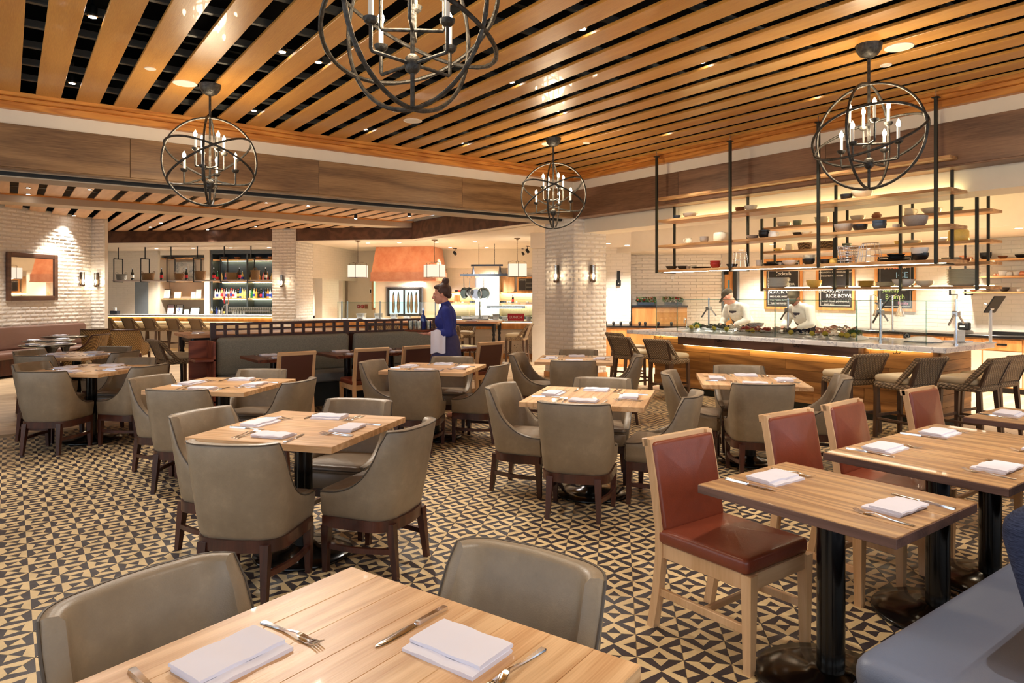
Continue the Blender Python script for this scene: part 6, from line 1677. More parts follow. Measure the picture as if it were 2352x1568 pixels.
mr = thing('wall_mirror', 'large rectangular mirror in a dark wooden frame on the white brick', 'mirror', (c[0], c[1], 1.88), R(45))
hh = 0.47; fw_ = 0.09
for a, b in (((-w/2,-0.045,-hh), (-w/2+fw_,0,hh)), ((w/2-fw_,-0.045,-hh), (w/2,0,hh)), ((-w/2+fw_,-0.045,-hh), (w/2-fw_,0,-hh+fw_)), ((-w/2+fw_,-0.045,hh-fw_), (w/2-fw_,0,hh))):
    MB().cspan(a, b, 0.006).build('frame_rail', 'walnut_dark', mr, 20)
gl_ = MB().cspan((-w/2+fw_,-0.02,-hh+fw_), (w/2-fw_,-0.004,hh-fw_), 0.006).build('mirror_glass', 'mirror', mr, 20)

# ------------------------------------------------------------------ the bar
bar = thing('bar_counter', 'oak and white tile bar front lit from under the marble', 'counter', (*dg(6.5, 1.6), 0))
def abbox(name, t0, t1, b0, b1, z0, z1, mat, parent):
    m = AB(); slab_ab(m, t0, t1, b0, b1, z0, z1); return m.build(name, mat, parent, 0)
abbox('carcass', 3.85, 9.9, 1.42, 1.95, 0, 0.9, 'grout_white', bar)
abbox('fascia', 3.85, 9.9, 1.38, 1.42, 0.76, 0.905, 'cabinet_oak', bar)
abbox('light_strip', 3.85, 9.9, 1.345, 1.375, 0.89, 0.902, 'led_warm', bar)
abbox('light_strip', 3.85, 9.9, 1.40, 1.415, 0.748, 0.758, 'led_warm', bar)
sw = subway(None, dg(9.9, 1.418), -AV, 6.0, 0.1, 0.745); sw.parent = bar; sw.matrix_parent_inverse = Matrix.Translation(-bar.location)
for u in (296, 345, 392, 454): 
    tt = tu(u, 1.3); p = Vector((*dg(tt, 1.36), 0.83)); s_ = Vector((S2, -S2, 0))
    WB().tube([p, p+Vector((0,0,-0.03)), p+s_*0.03+Vector((0,0,-0.04)), p+s_*0.045+Vector((0,0,-0.015))], 0.005, 6).tube([p+Vector((0,0,-0.03)), p-s_*0.03+Vector((0,0,-0.04)), p-s_*0.045+Vector((0,0,-0.015))], 0.005, 6).build('bag_hook', 'black_metal', bar)
m = MB(); slab_ab(m, 3.8, 9.9, 1.15, 2.0, 0.905, 0.95); m.build('marble_slab', 'marble', None, 0, label='pale marble slab topping the bar', cat='countertop')
# hanging shelf over the bar
hs = thing('bar_rack', 'hanging black steel rack with a pale shelf over the bar', 'shelf', (*dg(6.5, 1.5), 1.9))
abbox('shelf_board', 3.75, tu(257, 1.4), 1.40, 1.72, 1.905, 1.945, 'pale_shelf', hs)
for u in (262, 324, 384, 445, 507, 569, 628):
    tt = tu(u, 1.39); A = Vector((*dg(tt, 1.38), 0)); B = Vector((*dg(tt, 1.74), 0)); Mx = (A+B)/2; Z = lambda p, z: (p.x, p.y, z)
    WB().bar(Z(A, 1.88), Z(A, 2.56), 0.026).bar(Z(B, 1.88), Z(B, 2.56), 0.026).bar(Z(A, 1.893), Z(B, 1.893), 0.026).bar(Z(A, 2.56), Z(B, 2.56), 0.026).bar(Z(Mx, 2.56), Z(Mx, 2.9), 0.026).build('hanger', 'black_metal', hs, 0)
def bottle_mesh(kind):
    m = MB()
    if kind == 0: m.lathe([(0,0),(0.036,0),(0.038,0.01),(0.038,0.17),(0.03,0.2),(0.014,0.225),(0.0135,0.29),(0.016,0.295),(0.016,0.31),(0,0.31)], n=14)
    elif kind == 1: m.lathe([(0,0),(0.042,0),(0.044,0.01),(0.042,0.14),(0.03,0.17),(0.016,0.185),(0.015,0.24),(0.019,0.245),(0.019,0.265),(0,0.265)], n=14)
    elif kind == 2: m.lathe([(0,0),(0.035,0),(0.037,0.008),(0.037,0.20),(0.015,0.215),(0.014,0.25),(0.018,0.252),(0.018,0.28),(0,0.28)], n=14)
    return m
lab_mb = MB().lathe([(0.0385,0.05),(0.0395,0.052),(0.0395,0.125),(0.0385,0.127)], n=14)
lab_me = [lab_mb.mesh('label_band', x, 40) for x in ('paper', 'red_card', 'yellow_ceramic', 'blue_shirt')]
cap_me = [MB().lathe([(0.0165,0.25+dz),(0.0185,0.25+dz),(0.0185,0.285+dz),(0,0.287+dz)], n=10).mesh('cap', x, 40) for x, dz in (('chrome', 0.025), ('black_matte', -0.02), ('red_card', -0.005))]
BM = {}
br = random.Random(31)
def bottle(x, y, z, kind, ci, lab, grp, s=1.0, lb=True):
    if (kind, ci) not in BM: BM[(kind, ci)] = bottle_mesh(kind).mesh('glass_body', 'bottle_%d' % ci, 50)
    t = thing('bottle', lab, 'bottle', (x, y, z), br.uniform(0, 6), grp); t.scale = (s, s, s)
    put('glass_body', BM[(kind, ci)], t)
    if lb: put('label_band', br.choice(lab_me), t)
    put('cap', cap_me[kind], t)
BC = ['black', 'clear', 'pale', 'amber', 'green', 'golden', 'blue', 'pink', 'brown']
for u in (304, 371, 428, 491, 550, 610):
    x, y = dg(tu(u, 1.52), 1.52); bottle(x, y, 1.946, 0, 0, 'tall black wine bottle standing on the hanging bar shelf', 'wine bottles on the hanging bar shelf', 1.12)
for u, sx, h, mat, hdl, lab in ((279, 0.15, 0.17, 'basket_grey', 'side', 'grey woven basket with loop handles on the hanging bar shelf'), (340, 0.19, 0.19, 'basket', 'side', 'wide brown basket with loop handles on the hanging bar shelf'), (412, 0.14, 0.18, 'basket', 'side', 'small brown basket with loop handles on the hanging bar shelf'), (460, 0.16, 0.24, 'basket', None, 'tapered brown basket without handles on the hanging bar shelf'), (534, 0.19, 0.2, 'basket', 'side', 'brown basket holding bottles on the hanging bar shelf'), (586, 0.12, 0.26, 'basket', 'top', 'tall brown basket with an arched handle on the hanging bar shelf')):
    x, y = dg(tu(u, 1.55), 1.55); ellip_basket('woven_basket', x, y, 1.946, sx, 0.13, h, mat, lab, 'baskets on the hanging bar shelf', R(-45), hdl)
# white display niche
ta, tb = tu(470, BB), tu(365, BB)
ni = thing('display_niche', 'white recessed shelves with framed pictures behind the bar', 'shelf', (*dg((ta+tb)/2, BB+0.2), 0.9))
abbox('side_panel', tu(482, BB), ta, BB-0.02, BB+0.44, 0.0, 2.9, 'white_paint', ni)
abbox('frame', tb-0.05, tb+0.02, BB-0.03, BB+0.44, 0.8, 2.9, 'white_paint', ni)
abbox('header', ta, tb, BB-0.03, BB+0.44, 2.76, 2.9, 'white_paint', ni)
NZ = [0.905, 1.40, 1.945, 2.66]
for z in NZ[1:]: abbox('shelf_board', ta, tb-0.05, BB+0.02, BB+0.44, z-0.035, z, 'shelf_wood', ni)
bk_ = thing('back_bar', 'dark low cabinet with black top behind the bar', 'cabinet', (*dg(6, BB-0.25), 0)); abbox('worktop', 3.35, tb+0.1, BB-0.55, BB-0.03, 0.85, 0.9, 'granite_black', bk_); abbox('carcass', 3.35, tb+0.1, BB-0.5, BB-0.03, 0.0, 0.85, 'kitchen_dark', bk_)
def frame_pic(u, z, w, h, mat, lab, art='paper', letter=None):
    x, y = dg(tu(u, BB+0.15), BB+0.15)
    t = thing('picture_frame', lab, 'picture', (x, y, z), R(-45), 'framed pictures in the niche')
    T = Matrix.Rotation(R(-10), 4, 'X'); f = 0.016
    m = MB(); m.cspan((-w/2,-0.008,0), (-w/2+f,0.008,h), 0.002, T).cspan((w/2-f,-0.008,0), (w/2,0.008,h), 0.002, T).cspan((-w/2+f,-0.008,0), (w/2-f,0.008,f), 0.002, T).cspan((-w/2+f,-0.008,h-f), (w/2-f,0.008,h), 0.002, T); m.build('frame', mat, t, 20)
    MB().span((-w/2+f,-0.003,f), (w/2-f,0.004,h-f), T).build('print', art, t, 0)
    if letter:
        put('lettering', text_mesh(letter, 0.2, 'blue_letter'), t, (0, 0.012-0.028, h*0.26), rot=(R(80), 0, 0))
    else:
        q = random.Random(int(u)); mm = MB()
        for e in range(5): mm.span((-w*0.22+q.uniform(0,.03), -0.0042, h*(0.3+0.1*e)), (w*q.uniform(0.05,0.22), -0.0032, h*(0.3+0.1*e)+0.008), T)
        mm.build('drawing', 'grey_ceramic', t, 0)
frame_pic(382, NZ[1], 0.25, 0.30, 'black_matte', 'black framed feather print on the middle niche shelf'); frame_pic(407, NZ[1], 0.25, 0.22, 'shelf_wood', 'wood framed small sketch on the middle niche shelf'); frame_pic(443, NZ[1], 0.16, 0.22, 'grey_ceramic', 'grey framed narrow sketch on the middle niche shelf'); frame_pic(455, NZ[1], 0.2, 0.3, 'grey_ceramic', 'grey framed tall sketch on the middle niche shelf')
frame_pic(391, NZ[0], 0.25, 0.31, 'black_matte', 'black framed pink document on the lowest niche shelf', 'pink_paper'); frame_pic(411, NZ[0], 0.24, 0.31, 'black_matte', 'black framed card with a blue letter A', letter='A'); frame_pic(428, NZ[0], 0.2, 0.17, 'black_matte', 'little black framed sketch beside the letter A'); frame_pic(447, NZ[0], 0.32, 0.24, 'black_matte', 'wide black framed certificate at the end of the lowest niche shelf')
x, y = dg(tu(425, BB+0.38), BB+0.38); t = thing('art_print', 'unframed abstract blue grey print leaning in the niche', 'picture', (x, y, NZ[2]+0.001), R(-45)); MB().cspan((-0.34,-0.012,0), (0.34,0.006,0.62), 0.003).build('canvas', 'abstract', t, 20)
for u, r_ in ((382, 0.07), (395, 0.07)):
    x, y = dg(tu(u, BB+0.2), BB+0.2); dish('bowl', 'brown_ceramic', x, y, NZ[3]+0.001, r_, 'brown bowl on the top niche shelf', 'bowl', 'bowls on the top niche shelf')
x, y = dg(tu(437, BB+0.2), BB+0.2); MB().cspan((-0.2,-0.1,0), (0.2,0.1,0.035), 0.008).build('serving_board', 'board_wood', None, 20, loc=(x, y, NZ[3]+0.001), rz=R(-45), label='pale wooden serving board on the top niche shelf', cat='board')
# dark liquor shelves
tc, td = tu(628, BB), tu(484, BB)
ls = thing('liquor_shelves', 'dark navy shelving with lit oak shelves of liquor behind the bar', 'shelf', (*dg((tc+td)/2, BB+0.2), 0.9))
abbox('back_panel', tc-0.4, td, BB+0.38, BB+0.44, 0.9, 2.9, 'navy_wall', ls)
for t0 in (td-0.06, tu(569, BB), tc-0.3): abbox('upright', t0, t0+0.05, BB, BB+0.4, 0.9, 2.8, 'kitchen_dark', ls)
abbox('header', tc-0.3, td, BB, BB+0.4, 2.78, 2.9, 'kitchen_dark', ls)
LZ = [1.42, 1.945, 2.62]
for z in LZ:
    s_ = abbox('shelf_board', tc-0.3, td-0.06, BB+0.02, BB+0.38, z-0.045, z, 'shelf_wood', ls)
    abbox('light_strip', tc-0.2, td-0.2, BB+0.30, BB+0.33, z-0.056, z-0.047, 'led_yellow', s_)
n = 27
for i in range(n):
    u = 489 + (626-489)*i/(n-1)
    if 566 < u < 572: continue
    x, y = dg(tu(u, BB+0.14), BB+0.14); ci = (1,1,1,2,5,7,2,1,7,1,2,0,6,5,5,2,1,4,5,3,0,0,6,0,3,1,6)[i]
    bottle(x, y, LZ[0]+0.001, br.choice((0,1,2)), ci, '%s liquor bottle on the lowest lit shelf behind the bar' % BC[ci], 'liquor bottles behind the bar', br.uniform(0.92, 1.12))
for i in range(15):
    u = 490 + (624-490)*i/14
    if 566 < u < 572: continue
    x, y = dg(tu(u, BB+0.14), BB+0.14); ci = (5,4,5,7,6,3,3,5,3,8,8,3,7,3,5)[i]
    bottle(x, y, LZ[1]+0.001, br.choice((0,1)), ci, '%s liquor bottle on the middle lit shelf behind the bar' % BC[ci], 'liquor bottles behind the bar', br.uniform(0.85, 1.05))
for u in (515, 546, 595, 622):
    x, y = dg(tu(u, BB+0.16), BB+0.16); dish('bowl', 'brown_ceramic', x, y, LZ[2]+0.001, 0.10, 'small brown wooden bowl on the top liquor shelf', 'bowl', 'bowls on the top liquor shelf')
gl_mb = MB().lathe([(0,0.0),(0.03,0.0),(0.032,0.005),(0.036,0.12),(0.034,0.12),(0.029,0.012),(0,0.01)], n=12); gl_me = gl_mb.mesh('tumbler', 'frost_glass', 50)
for row, (bb_, z) in enumerate(((BB-0.12, 0.90), (BB-0.2, 1.025), (BB-0.05, 1.15))):
    if row == 1: continue
    for i in range(24):
        u = 528 + (624-528)*i/23
        x, y = dg(tu(u, bb_), bb_); put('tumbler', gl_me, None, (x, y, 0.901 if row == 0 else 1.031), label='clear tumbler in the rows of glasses on the back bar', cat='glass', group='tumblers on the back bar')
abbox('glass_rack', tu(626, BB), tu(526, BB), BB-0.14, BB, 1.012, 1.03, 'steel', ls)
x, y = dg(tu(521, 1.6), 1.6); t = thing('beer_tap', 'chrome beer tap tower with a red handle on the bar', 'beer tap', (x, y, 0.951), R(-45))
MB().cyl((0,0,0), 0.03, 0, 0.32, 16).build('tower', 'chrome', t, 40); MB().tube([(0,0,0.28),(-0.05,-0.05,0.28),(-0.06,-0.06,0.24)], 0.01, 8).build('spout', 'chrome', t); MB().lathe([(0,0.3),(0.012,0.3),(0.025,0.42),(0.015,0.5),(0,0.5)], (-0.06,-0.03,0.02), 12).build('handle', 'red_card', t, 50); MB().lathe([(0,0.3),(0.01,0.3),(0.018,0.5),(0.04,0.55),(0.03,0.6),(0,0.6)], (0.05,0,0), 12).build('finial', 'copper', t, 50)
for i, u in enumerate((486, 492, 498, 503, 510, 514, 536, 541, 547, 553, 560)):
    x, y = dg(tu(u, 1.75), 1.75)
    if i < 6: bottle(x, y, 0.951, br.choice((0,1)), br.choice((0,1,3,6)), 'mixer bottle in the cluster at the bar tap', 'mixer bottles on the bar', 0.75)
    else: put('tumbler', gl_me, None, (x, y, 0.951), label='clear tumbler in the row on the bar top', cat='glass', group='tumblers on the bar top')
t = thing('napkin_caddy', 'dark napkin caddy with white cups at the end of the bar', 'caddy', (*dg(tu(264, 1.6), 1.6), 0.951), R(-45)); MB().cspan((-0.12,-0.07,0), (0.12,0.07,0.10), 0.006).build('tray', 'navy_black', t, 20); MB().cyl((0.0,0,0), 0.045, 0.1, 0.2, 14).build('cup_stack', 'paper', t, 40)
d2 = MB(); slab_ab(d2, tu(342, BB), tu(310, BB), BB-0.012, BB-0.002, 0.0, 1.95); d2 = d2.build('door_2', 'grey_wall', None, 0, kind='structure', label='plain grey passage opening at the end of the bar')
m = MB(); slab_ab(m, tu(357, BB), tu(342, BB), BB-0.03, BB, 0.0, 2.0); m.build('jamb', 'white_paint', d2, 0)

# ------------------------------------------------------------------ kitchen
KT0 = tu(1233, -0.3)
kt = thing('kitchen_counter', 'white tiled kitchen counter with oak bands and a patterned tile border', 'counter', (*dg(0.5, 0), 0))
abbox('carcass', KT0+0.05, 3.0, -0.24, 0.6, 0.0, 0.86, 'grout_white', kt)
abbox('fascia', KT0+0.02, 3.0, -0.285, -0.24, 0.70, 0.85, 'cabinet_oak', kt); abbox('plinth', KT0+0.02, 3.0, -0.285, -0.24, 0.0, 0.12, 'cabinet_oak', kt)
abbox('fascia', KT0+0.01, KT0+0.05, -0.285, 0.6, 0.70, 0.85, 'cabinet_oak', kt); abbox('plinth', KT0+0.01, KT0+0.05, -0.285, 0.6, 0.0, 0.12, 'cabinet_oak', kt)
abbox('light_strip', KT0+0.1, 3.0, -0.29, -0.275, 0.852, 0.862, 'led_warm', kt)
sw = subway(None, dg(3.0, -0.242), -AV, 3.0-KT0-0.05, 0.34, 0.70); sw.parent = kt; sw.matrix_parent_inverse = Matrix.Translation(-kt.location)
abbox('border_tiles', KT0+0.05, 3.0, -0.25, -0.24, 0.12, 0.34, 'border_tile', kt)
for q in range(28):                               # dotted half-rosettes of the border
    tt = KT0 + 0.12 + q*0.105; m = WB(); ax = Vector((S2, -S2, 0))
    base = Vector((*dg(tt, -0.2515), 0.13 if q % 2 else 0.33)); sg_ = 1 if q % 2 else -1
    for k in range(7):
        a = PI*k/6; p = base + ax*0.075*math.cos(a) + Vector((0,0,sg_*0.075*math.sin(a))); m.box(p, (0.010, 0.010, 0.010), R(-45))
    m.box(base+Vector((0,0,sg_*0.02)), (0.02,0.012,0.02), R(-45))
    m.build('rosette', 'black_matte', kt, 0)
m = MB(); slab_ab(m, KT0, 3.05, -0.31, 0.65, 0.862, 0.90); m.build('marble_slab', 'marble', None, 0, label='white marble slab topping the kitchen counter', cat='countertop')
ks = thing('kitchen_guard', 'glass sneeze guard with steel posts and heated shelf on the kitchen counter', 'sneeze guard', (*dg(0.4, -0.1), 0.9))
for ua, ub in ((1232, 1080), (1076, 960), (956, 860), (856, 775)):
    abbox('pane', tu(ua, -0.15), tu(ub, -0.15), -0.155, -0.145, 0.93, 1.34, 'glass_pane', ks)
    abbox('polished_edge', tu(ua, -0.15), tu(ub, -0.15), -0.156, -0.144, 1.336, 1.342, 'glass_green', ks)
for u in (1224, 1102, 1000, 873, 798, 785):
    p = Vector((*dg(tu(u, -0.05), -0.05), 0)); WB().tube([p+Vector((0,0,0.901)), p+Vector((0,0,1.36))], 0.02, 10).build('post', 'steel', ks)
abbox('heated_shelf', tu(1208, 0.2), tu(1120, 0.2), 0.05, 0.4, 1.20, 1.25, 'steel', ks); abbox('lamp_strip', tu(1200, 0.2), tu(1128, 0.2), 0.07, 0.10, 1.19, 1.199, 'led_white', ks)
x, y = dg(tu(1185, -0.22), -0.22); t = thing('red_sign', 'red printed cardboard sign on the kitchen counter', 'sign', (x, y, 0.901), R(-45)); MB().cspan((-0.2,-0.006,0), (0.2,0.006,0.17), 0.002).build('card', 'red_card', t, 0)
put('lettering', text_mesh('LUNCH', 0.09, 'chalk'), t, (0, -0.0062, 0.055), rot=(R(90),0,0))
q = random.Random(8)
for i, u in enumerate((870, 905, 935, 1075, 1092, 1115, 1140, 1160, 1215, 830)):
    x, y = dg(tu(u, 0.15), 0.15); w_ = q.uniform(0.12, 0.3); h_ = q.uniform(0.06, 0.16)
    t = thing('steel_pan', 'stainless food pan set out on the kitchen counter', 'pan', (x, y, 0.901), R(-45), 'stainless pans on the kitchen counter'); MB().loft([rrect(w_*0.9, 0.2, 0.03, 0), rrect(w_, 0.24, 0.03, h_), rrect(w_+0.02, 0.26, 0.03, h_), rrect(w_-0.01, 0.22, 0.03, h_*0.95), rrect(w_*0.88, 0.18, 0.03, 0.02)]).build('body', 'steel', t, 40)
    MB().cspan((-w_/2-0.02,-0.03,h_*0.9), (-w_/2,0.03,h_), 0.004).build('handle', 'steel', t, 20)
# copper hood
hb = 2.35; h0, h1 = tu(1000, hb), tu(852, hb)
hood = thing('copper_hood', 'large tapered copper exhaust hood over the kitchen range', 'hood', (*dg((h0+h1)/2, hb+0.6), 1.93))
def ring_ab(t0, t1, b0, b1, z): return [(*dg(t0, b0), z), (*dg(t0, b1), z), (*dg(t1, b1), z), (*dg(t1, b0), z)]
m = AB(); m.loft([ring_ab(h0, h1, hb, hb+1.3, 2.10), ring_ab(h0+0.12, h1-0.1, hb+0.15, hb+1.25, 2.9)]); o = m.build('canopy', 'copper', hood, 0); recalc(o.data)
m = AB(); m.loft([ring_ab(h0-0.01, h1+0.01, hb-0.01, hb+1.3, 1.93), ring_ab(h0-0.01, h1+0.01, hb-0.01, hb+1.3, 2.17)]); o = m.build('band', 'copper', hood, 0); recalc(o.data)
m = AB(); m.loft([ring_ab(h0-0.03, h1+0.03, hb-0.03, hb+1.3, 1.91), ring_ab(h0-0.03, h1+0.03, hb-0.03, hb+1.3, 1.95)]); o = m.build('lip', 'copper', hood, 0); recalc(o.data)
area('hood_light', (*dg((h0+h1)/2, hb+0.35), 1.9), (0,0,0), 1.0, 0.3, 14, (1.0, 0.9, 0.76))
rg = wab('wall_range', tu(1008, 3.0), tu(862, 3.0), 3.0, 3.9, 0, 1.93, 'white_paint', 'white wall block under the copper hood')
fr_ = thing('display_fridge', 'black framed glass-door fridge with lit contents under the copper hood', 'fridge', (*dg(tu(930, 2.98), 2.98), 0.9), R(-45))
fwid = 1.02
MB().cspan((-fwid/2-0.06,-0.05,-0.02), (fwid/2+0.06,0.0,0.86), 0.004).build('steel_surround', 'steel', fr_, 20)
MB().span((-fwid/2+0.05,-0.052,0.06), (fwid/2-0.05,-0.05,0.76)).build('interior', 'cool_glow', fr_, 0)
for a, b in (((-fwid/2,-0.09,0.0), (-fwid/2+0.06,-0.05,0.82)), ((fwid/2-0.06,-0.09,0.0), (fwid/2,-0.05,0.82)), ((-fwid/2,-0.09,0.0), (fwid/2,-0.05,0.06)), ((-fwid/2,-0.09,0.76), (fwid/2,-0.05,0.82)), ((-0.025,-0.09,0.0), (0.025,-0.05,0.82))): MB().cspan(a, b, 0.004).build('door_frame', 'black_matte', fr_, 20)
MB().span((-fwid/2+0.05,-0.082,0.06), (fwid/2-0.05,-0.078,0.76)).build('door_glass', 'glass_pane', fr_, 0)
for x in (-0.33, -0.18, 0.12, 0.22, 0.36): MB().lathe([(0,0.08),(0.03,0.1),(0.05,0.3),(0.03,0.6),(0.01,0.7),(0,0.7)], (x,-0.058,0), 10).build('hanging_food', 'dark_food', fr_, 50)
# side opening with green window, fire bells
wn = MB(); x, y = dg(2.2, KB-0.02); wn.box((x, y, 1.55), (0.7, 0.02, 0.9), R(-45)); wo = wn.build('window_8', 'garden', None, 0, kind='structure', label='small window with a bright green view beyond the kitchen doorway')
m = MB(); m.box((x, y, 2.02), (0.8, 0.05, 0.06), R(-45)); m.box((x, y, 1.08), (0.8, 0.05, 0.06), R(-45))
for s_ in (-1, 1): m.box((x+s_*0.37*S2, y-s_*0.37*S2, 1.55), (0.06, 0.05, 1.0), R(-45))
m.build('window_frame', 'cabinet_oak', wo, 0)
for u in (824, 833):
    x, y = dg(tu(u, KB-0.02), KB-0.02); t = thing('fire_bell', 'round red fire bell on the kitchen wall', 'bell', (x, y, 1.15), R(-45), 'red fire bells'); MB().lathe([(0,0.05),(0.04,0.05),(0.05,0.03),(0.065,0.0),(0,0)], n=20, M=Matrix.Rotation(R(90), 4, 'X')).build('gong', 'red_bell', t, 60); MB().lathe([(0,0.056),(0.015,0.056),(0.015,0.05),(0,0.05)], n=12, M=Matrix.Rotation(R(90), 4, 'X')).build('boss', 'chrome', t)
x, y = dg(tu(842, KB-0.02), KB-0.02); t = thing('alarm_panel', 'small square alarm panel with red and green lights', 'alarm', (x, y, 1.15), R(-45)); MB().cspan((-0.05,-0.03,-0.07), (0.05,0,0.07), 0.004).build('box', 'brown_ceramic', t, 20); MB().cyl((0,-0.03,0.03), 0.014, -0.01, 0.01, 10).build('red_lamp', 'red_card', t); MB().cyl((0,-0.03,-0.03), 0.014, -0.01, 0.01, 10).build('green_lamp', 'leaf_green', t)
x, y = dg(tu(857, KB-0.02), KB-0.02); t = thing('notice_sign', 'white notice with a black extinguisher mark on the kitchen wall', 'sign', (x, y, 1.65), R(-45)); MB().span((-0.12,-0.006,-0.1), (0.14,0,0.1)).build('sheet', 'paper', t, 0); MB().span((-0.10,-0.009,-0.07), (-0.06,-0.006,0.04)).build('mark', 'black_matte', t, 0)
# lit shelves on the kitchen back wall
tp0, tp1 = tu(1147, KB-0.35), tu(1092, KB-0.35)
wab('wall_pilaster', tp0, tp1, KB-0.36, KB, 0, 2.35, 'white_paint', 'white pilaster between the kitchen shelves')
wab('wall_fascia', -7, tu(1008, KB-0.36), KB-0.36, KB, 2.33, 2.9, 'white_paint', 'white fascia above the kitchen shelves')
KZ = [1.265, 1.60]
for ta_, tb_ in ((tp1, tu(1010, KB-0.3)), (-6, tp0)):
    for i, z in enumerate(KZ):
        m = MB(); slab_ab(m, ta_, tb_, KB-0.3, KB-0.01, z-0.045, z); s_ = m.build('wall_shelf', 'shelf_wood', None, 0, label='%s lit oak shelf on the kitchen wall %s the pilaster' % (('lower', 'upper')[i], 'on the hood side of' if ta_ == tp1 else 'past'), cat='shelf', group='lit kitchen shelves')
        m = MB(); slab_ab(m, ta_+0.03, tb_-0.03, KB-0.1, KB-0.06, z-0.056, z-0.046); m.build('light_strip', 'led_yellow', s_, 0)
m = MB(); slab_ab(m, -6, tu(1010, KB-0.6), KB-0.6, KB-0.02, 0.0, 0.88); m.build('back_cabinet', 'kitchen_dark', None, 0, label='dark cabinet run along the kitchen wall', cat='cabinet')
def kitem(u, lev, kind, mat, r_, lab, sz=1.0):
    x, y = dg(tu(u, KB-0.17), KB-0.17); dish(kind, mat, x, y, KZ[lev]+0.001, r_, lab, kind.replace('deepbowl', 'bowl'), 'vessels on the kitchen shelves', sz=sz)
for u, lev, kind, mat, r_, lab in ((1035,0,'bowl','brown_ceramic',0.09,'brown dish on the lower kitchen shelf'),(1089,0,'cup','blue_ceramic',0.05,'blue jar on the lower kitchen shelf'),(1082,0,'cup','blue_ceramic',0.05,'blue jar on the lower kitchen shelf'),(1152,0,'cup','blue_ceramic',0.05,'blue tin past the pilaster'),(1159,0,'cup','blue_ceramic',0.05,'blue tin past the pilaster'),(1167,0,'cup','white_ceramic',0.045,'white pot on the lower kitchen shelf'),(1173,0,'cup','white_ceramic',0.045,'white pot on the lower kitchen shelf'),(1187,0,'vase','cream_ceramic',0.04,'herb vase on the lower kitchen shelf'),(1212,0,'crock','steel',0.045,'steel pepper mill on the lower kitchen shelf'),
    (1048,1,'cup','dark_ceramic',0.05,'black canister on the upper kitchen shelf'),(1056,1,'cup','red_ceramic',0.045,'red tin on the upper kitchen shelf'),(1063,1,'cup','cream_ceramic',0.04,'cream tin on the upper kitchen shelf'),(1120,1,'bowl','red_ceramic',0.06,'red bowl on the upper kitchen shelf')):
    kitem(u, lev, kind, mat, r_, lab)
bottle(*dg(tu(1062, KB-0.17), KB-0.17), KZ[0]+0.001, 0, 1, 'clear oil bottle on the lower kitchen shelf', 'bottles on the kitchen shelves', 0.9); bottle(*dg(tu(1178, KB-0.17), KB-0.17), KZ[0]+0.001, 2, 0, 'dark oil bottle on the lower kitchen shelf', 'bottles on the kitchen shelves', 0.9)
x, y = dg(tu(1050, KB-0.12), KB-0.12); MB().cspan((-0.09,-0.012,0), (0.09,0.008,0.24), 0.02).build('chopping_board', 'board_wood', None, 20, loc=(x, y, KZ[0]+0.001), rz=R(-45), label='small wooden chopping board on the lower kitchen shelf', cat='board')
x, y = dg(tu(1166, KB-0.10), KB-0.10); t = thing('bread_board', 'large pale paddle board leaning on the upper kitchen shelf', 'board', (x, y, KZ[1]+0.001), R(-45)); o = MB().loft([[(p[0], y_, p[1]+0.27) for p in [(q_[0], q_[1]) for q_ in rrect(0.42, 0.54, 0.08, 0, 5)]] for y_ in (-0.02, 0.01)]).build('blade', 'board_wood', t, 30); recalc(o.data); o = MB().cspan((-0.03,-0.02,0.52), (0.03,0.01,0.72), 0.012).build('grip', 'board_wood', t, 20)
x, y = dg(tu(1222, KB-0.1), KB-0.1); t = thing('menu_board', 'oak framed chalk menu on the upper kitchen shelf', 'chalkboard', (x, y, KZ[1]+0.001), R(-45))
MB().cspan((-0.46,-0.03,0), (0.46,0,0.46), 0.004).build('frame', 'cabinet_oak', t, 20); sl_ = MB().span((-0.41,-0.035,0.05), (0.41,-0.03,0.41)).build('slate', 'chalkboard', t, 0)
m = MB()
for x_ in (-0.18, 0.18): m.span((x_-0.003,-0.037,0.05), (x_+0.003,-0.035,0.41))
for z_ in (0.15, 0.27): m.span((-0.18,-0.037,z_), (0.18,-0.035,z_+0.005))
m.build('chalk_lines', 'chalk', sl_, 0)
put('lettering', text_mesh('FLATBREAD', 0.05, 'chalk'), sl_, (-0.295,-0.0355,0.35), rot=(R(90),0,0)); put('lettering', text_mesh('PASTA', 0.05, 'chalk'), sl_, (0.295,-0.0355,0.35), rot=(R(90),0,0))
# pot rack
pb = 1.7; pt0, pt1 = tu(1172, pb), tu(1060, pb)
pr_ = thing('pot_rack', 'hanging steel pot rack on chains', 'pot rack', (*dg((pt0+pt1)/2, pb), 2.15))
abbox('lower_bar', pt0, pt1, pb-0.2, pb-0.17, 2.03, 2.08, 'rack_blue', pr_); abbox('lower_bar', pt0, pt1, pb+0.17, pb+0.2, 2.03, 2.08, 'rack_blue', pr_); abbox('upper_bar', tu(1155, pb), tu(1082, pb), pb-0.02, pb+0.02, 2.29, 2.34, 'rack_blue', pr_)
for u in (1087, 1148):
    c = Vector((*dg(tu(u, pb), pb), 0)); b_ = Vector((S2, S2, 0)); a_ = Vector((S2,-S2,0))*0.06
    WB().bar(c+Vector((0,0,2.3)), c+b_*0.18-a_+Vector((0,0,2.07)), 0.03).bar(c+Vector((0,0,2.3)), c-b_*0.18+a_+Vector((0,0,2.07)), 0.03).build('brace', 'rack_blue', pr_, 0)
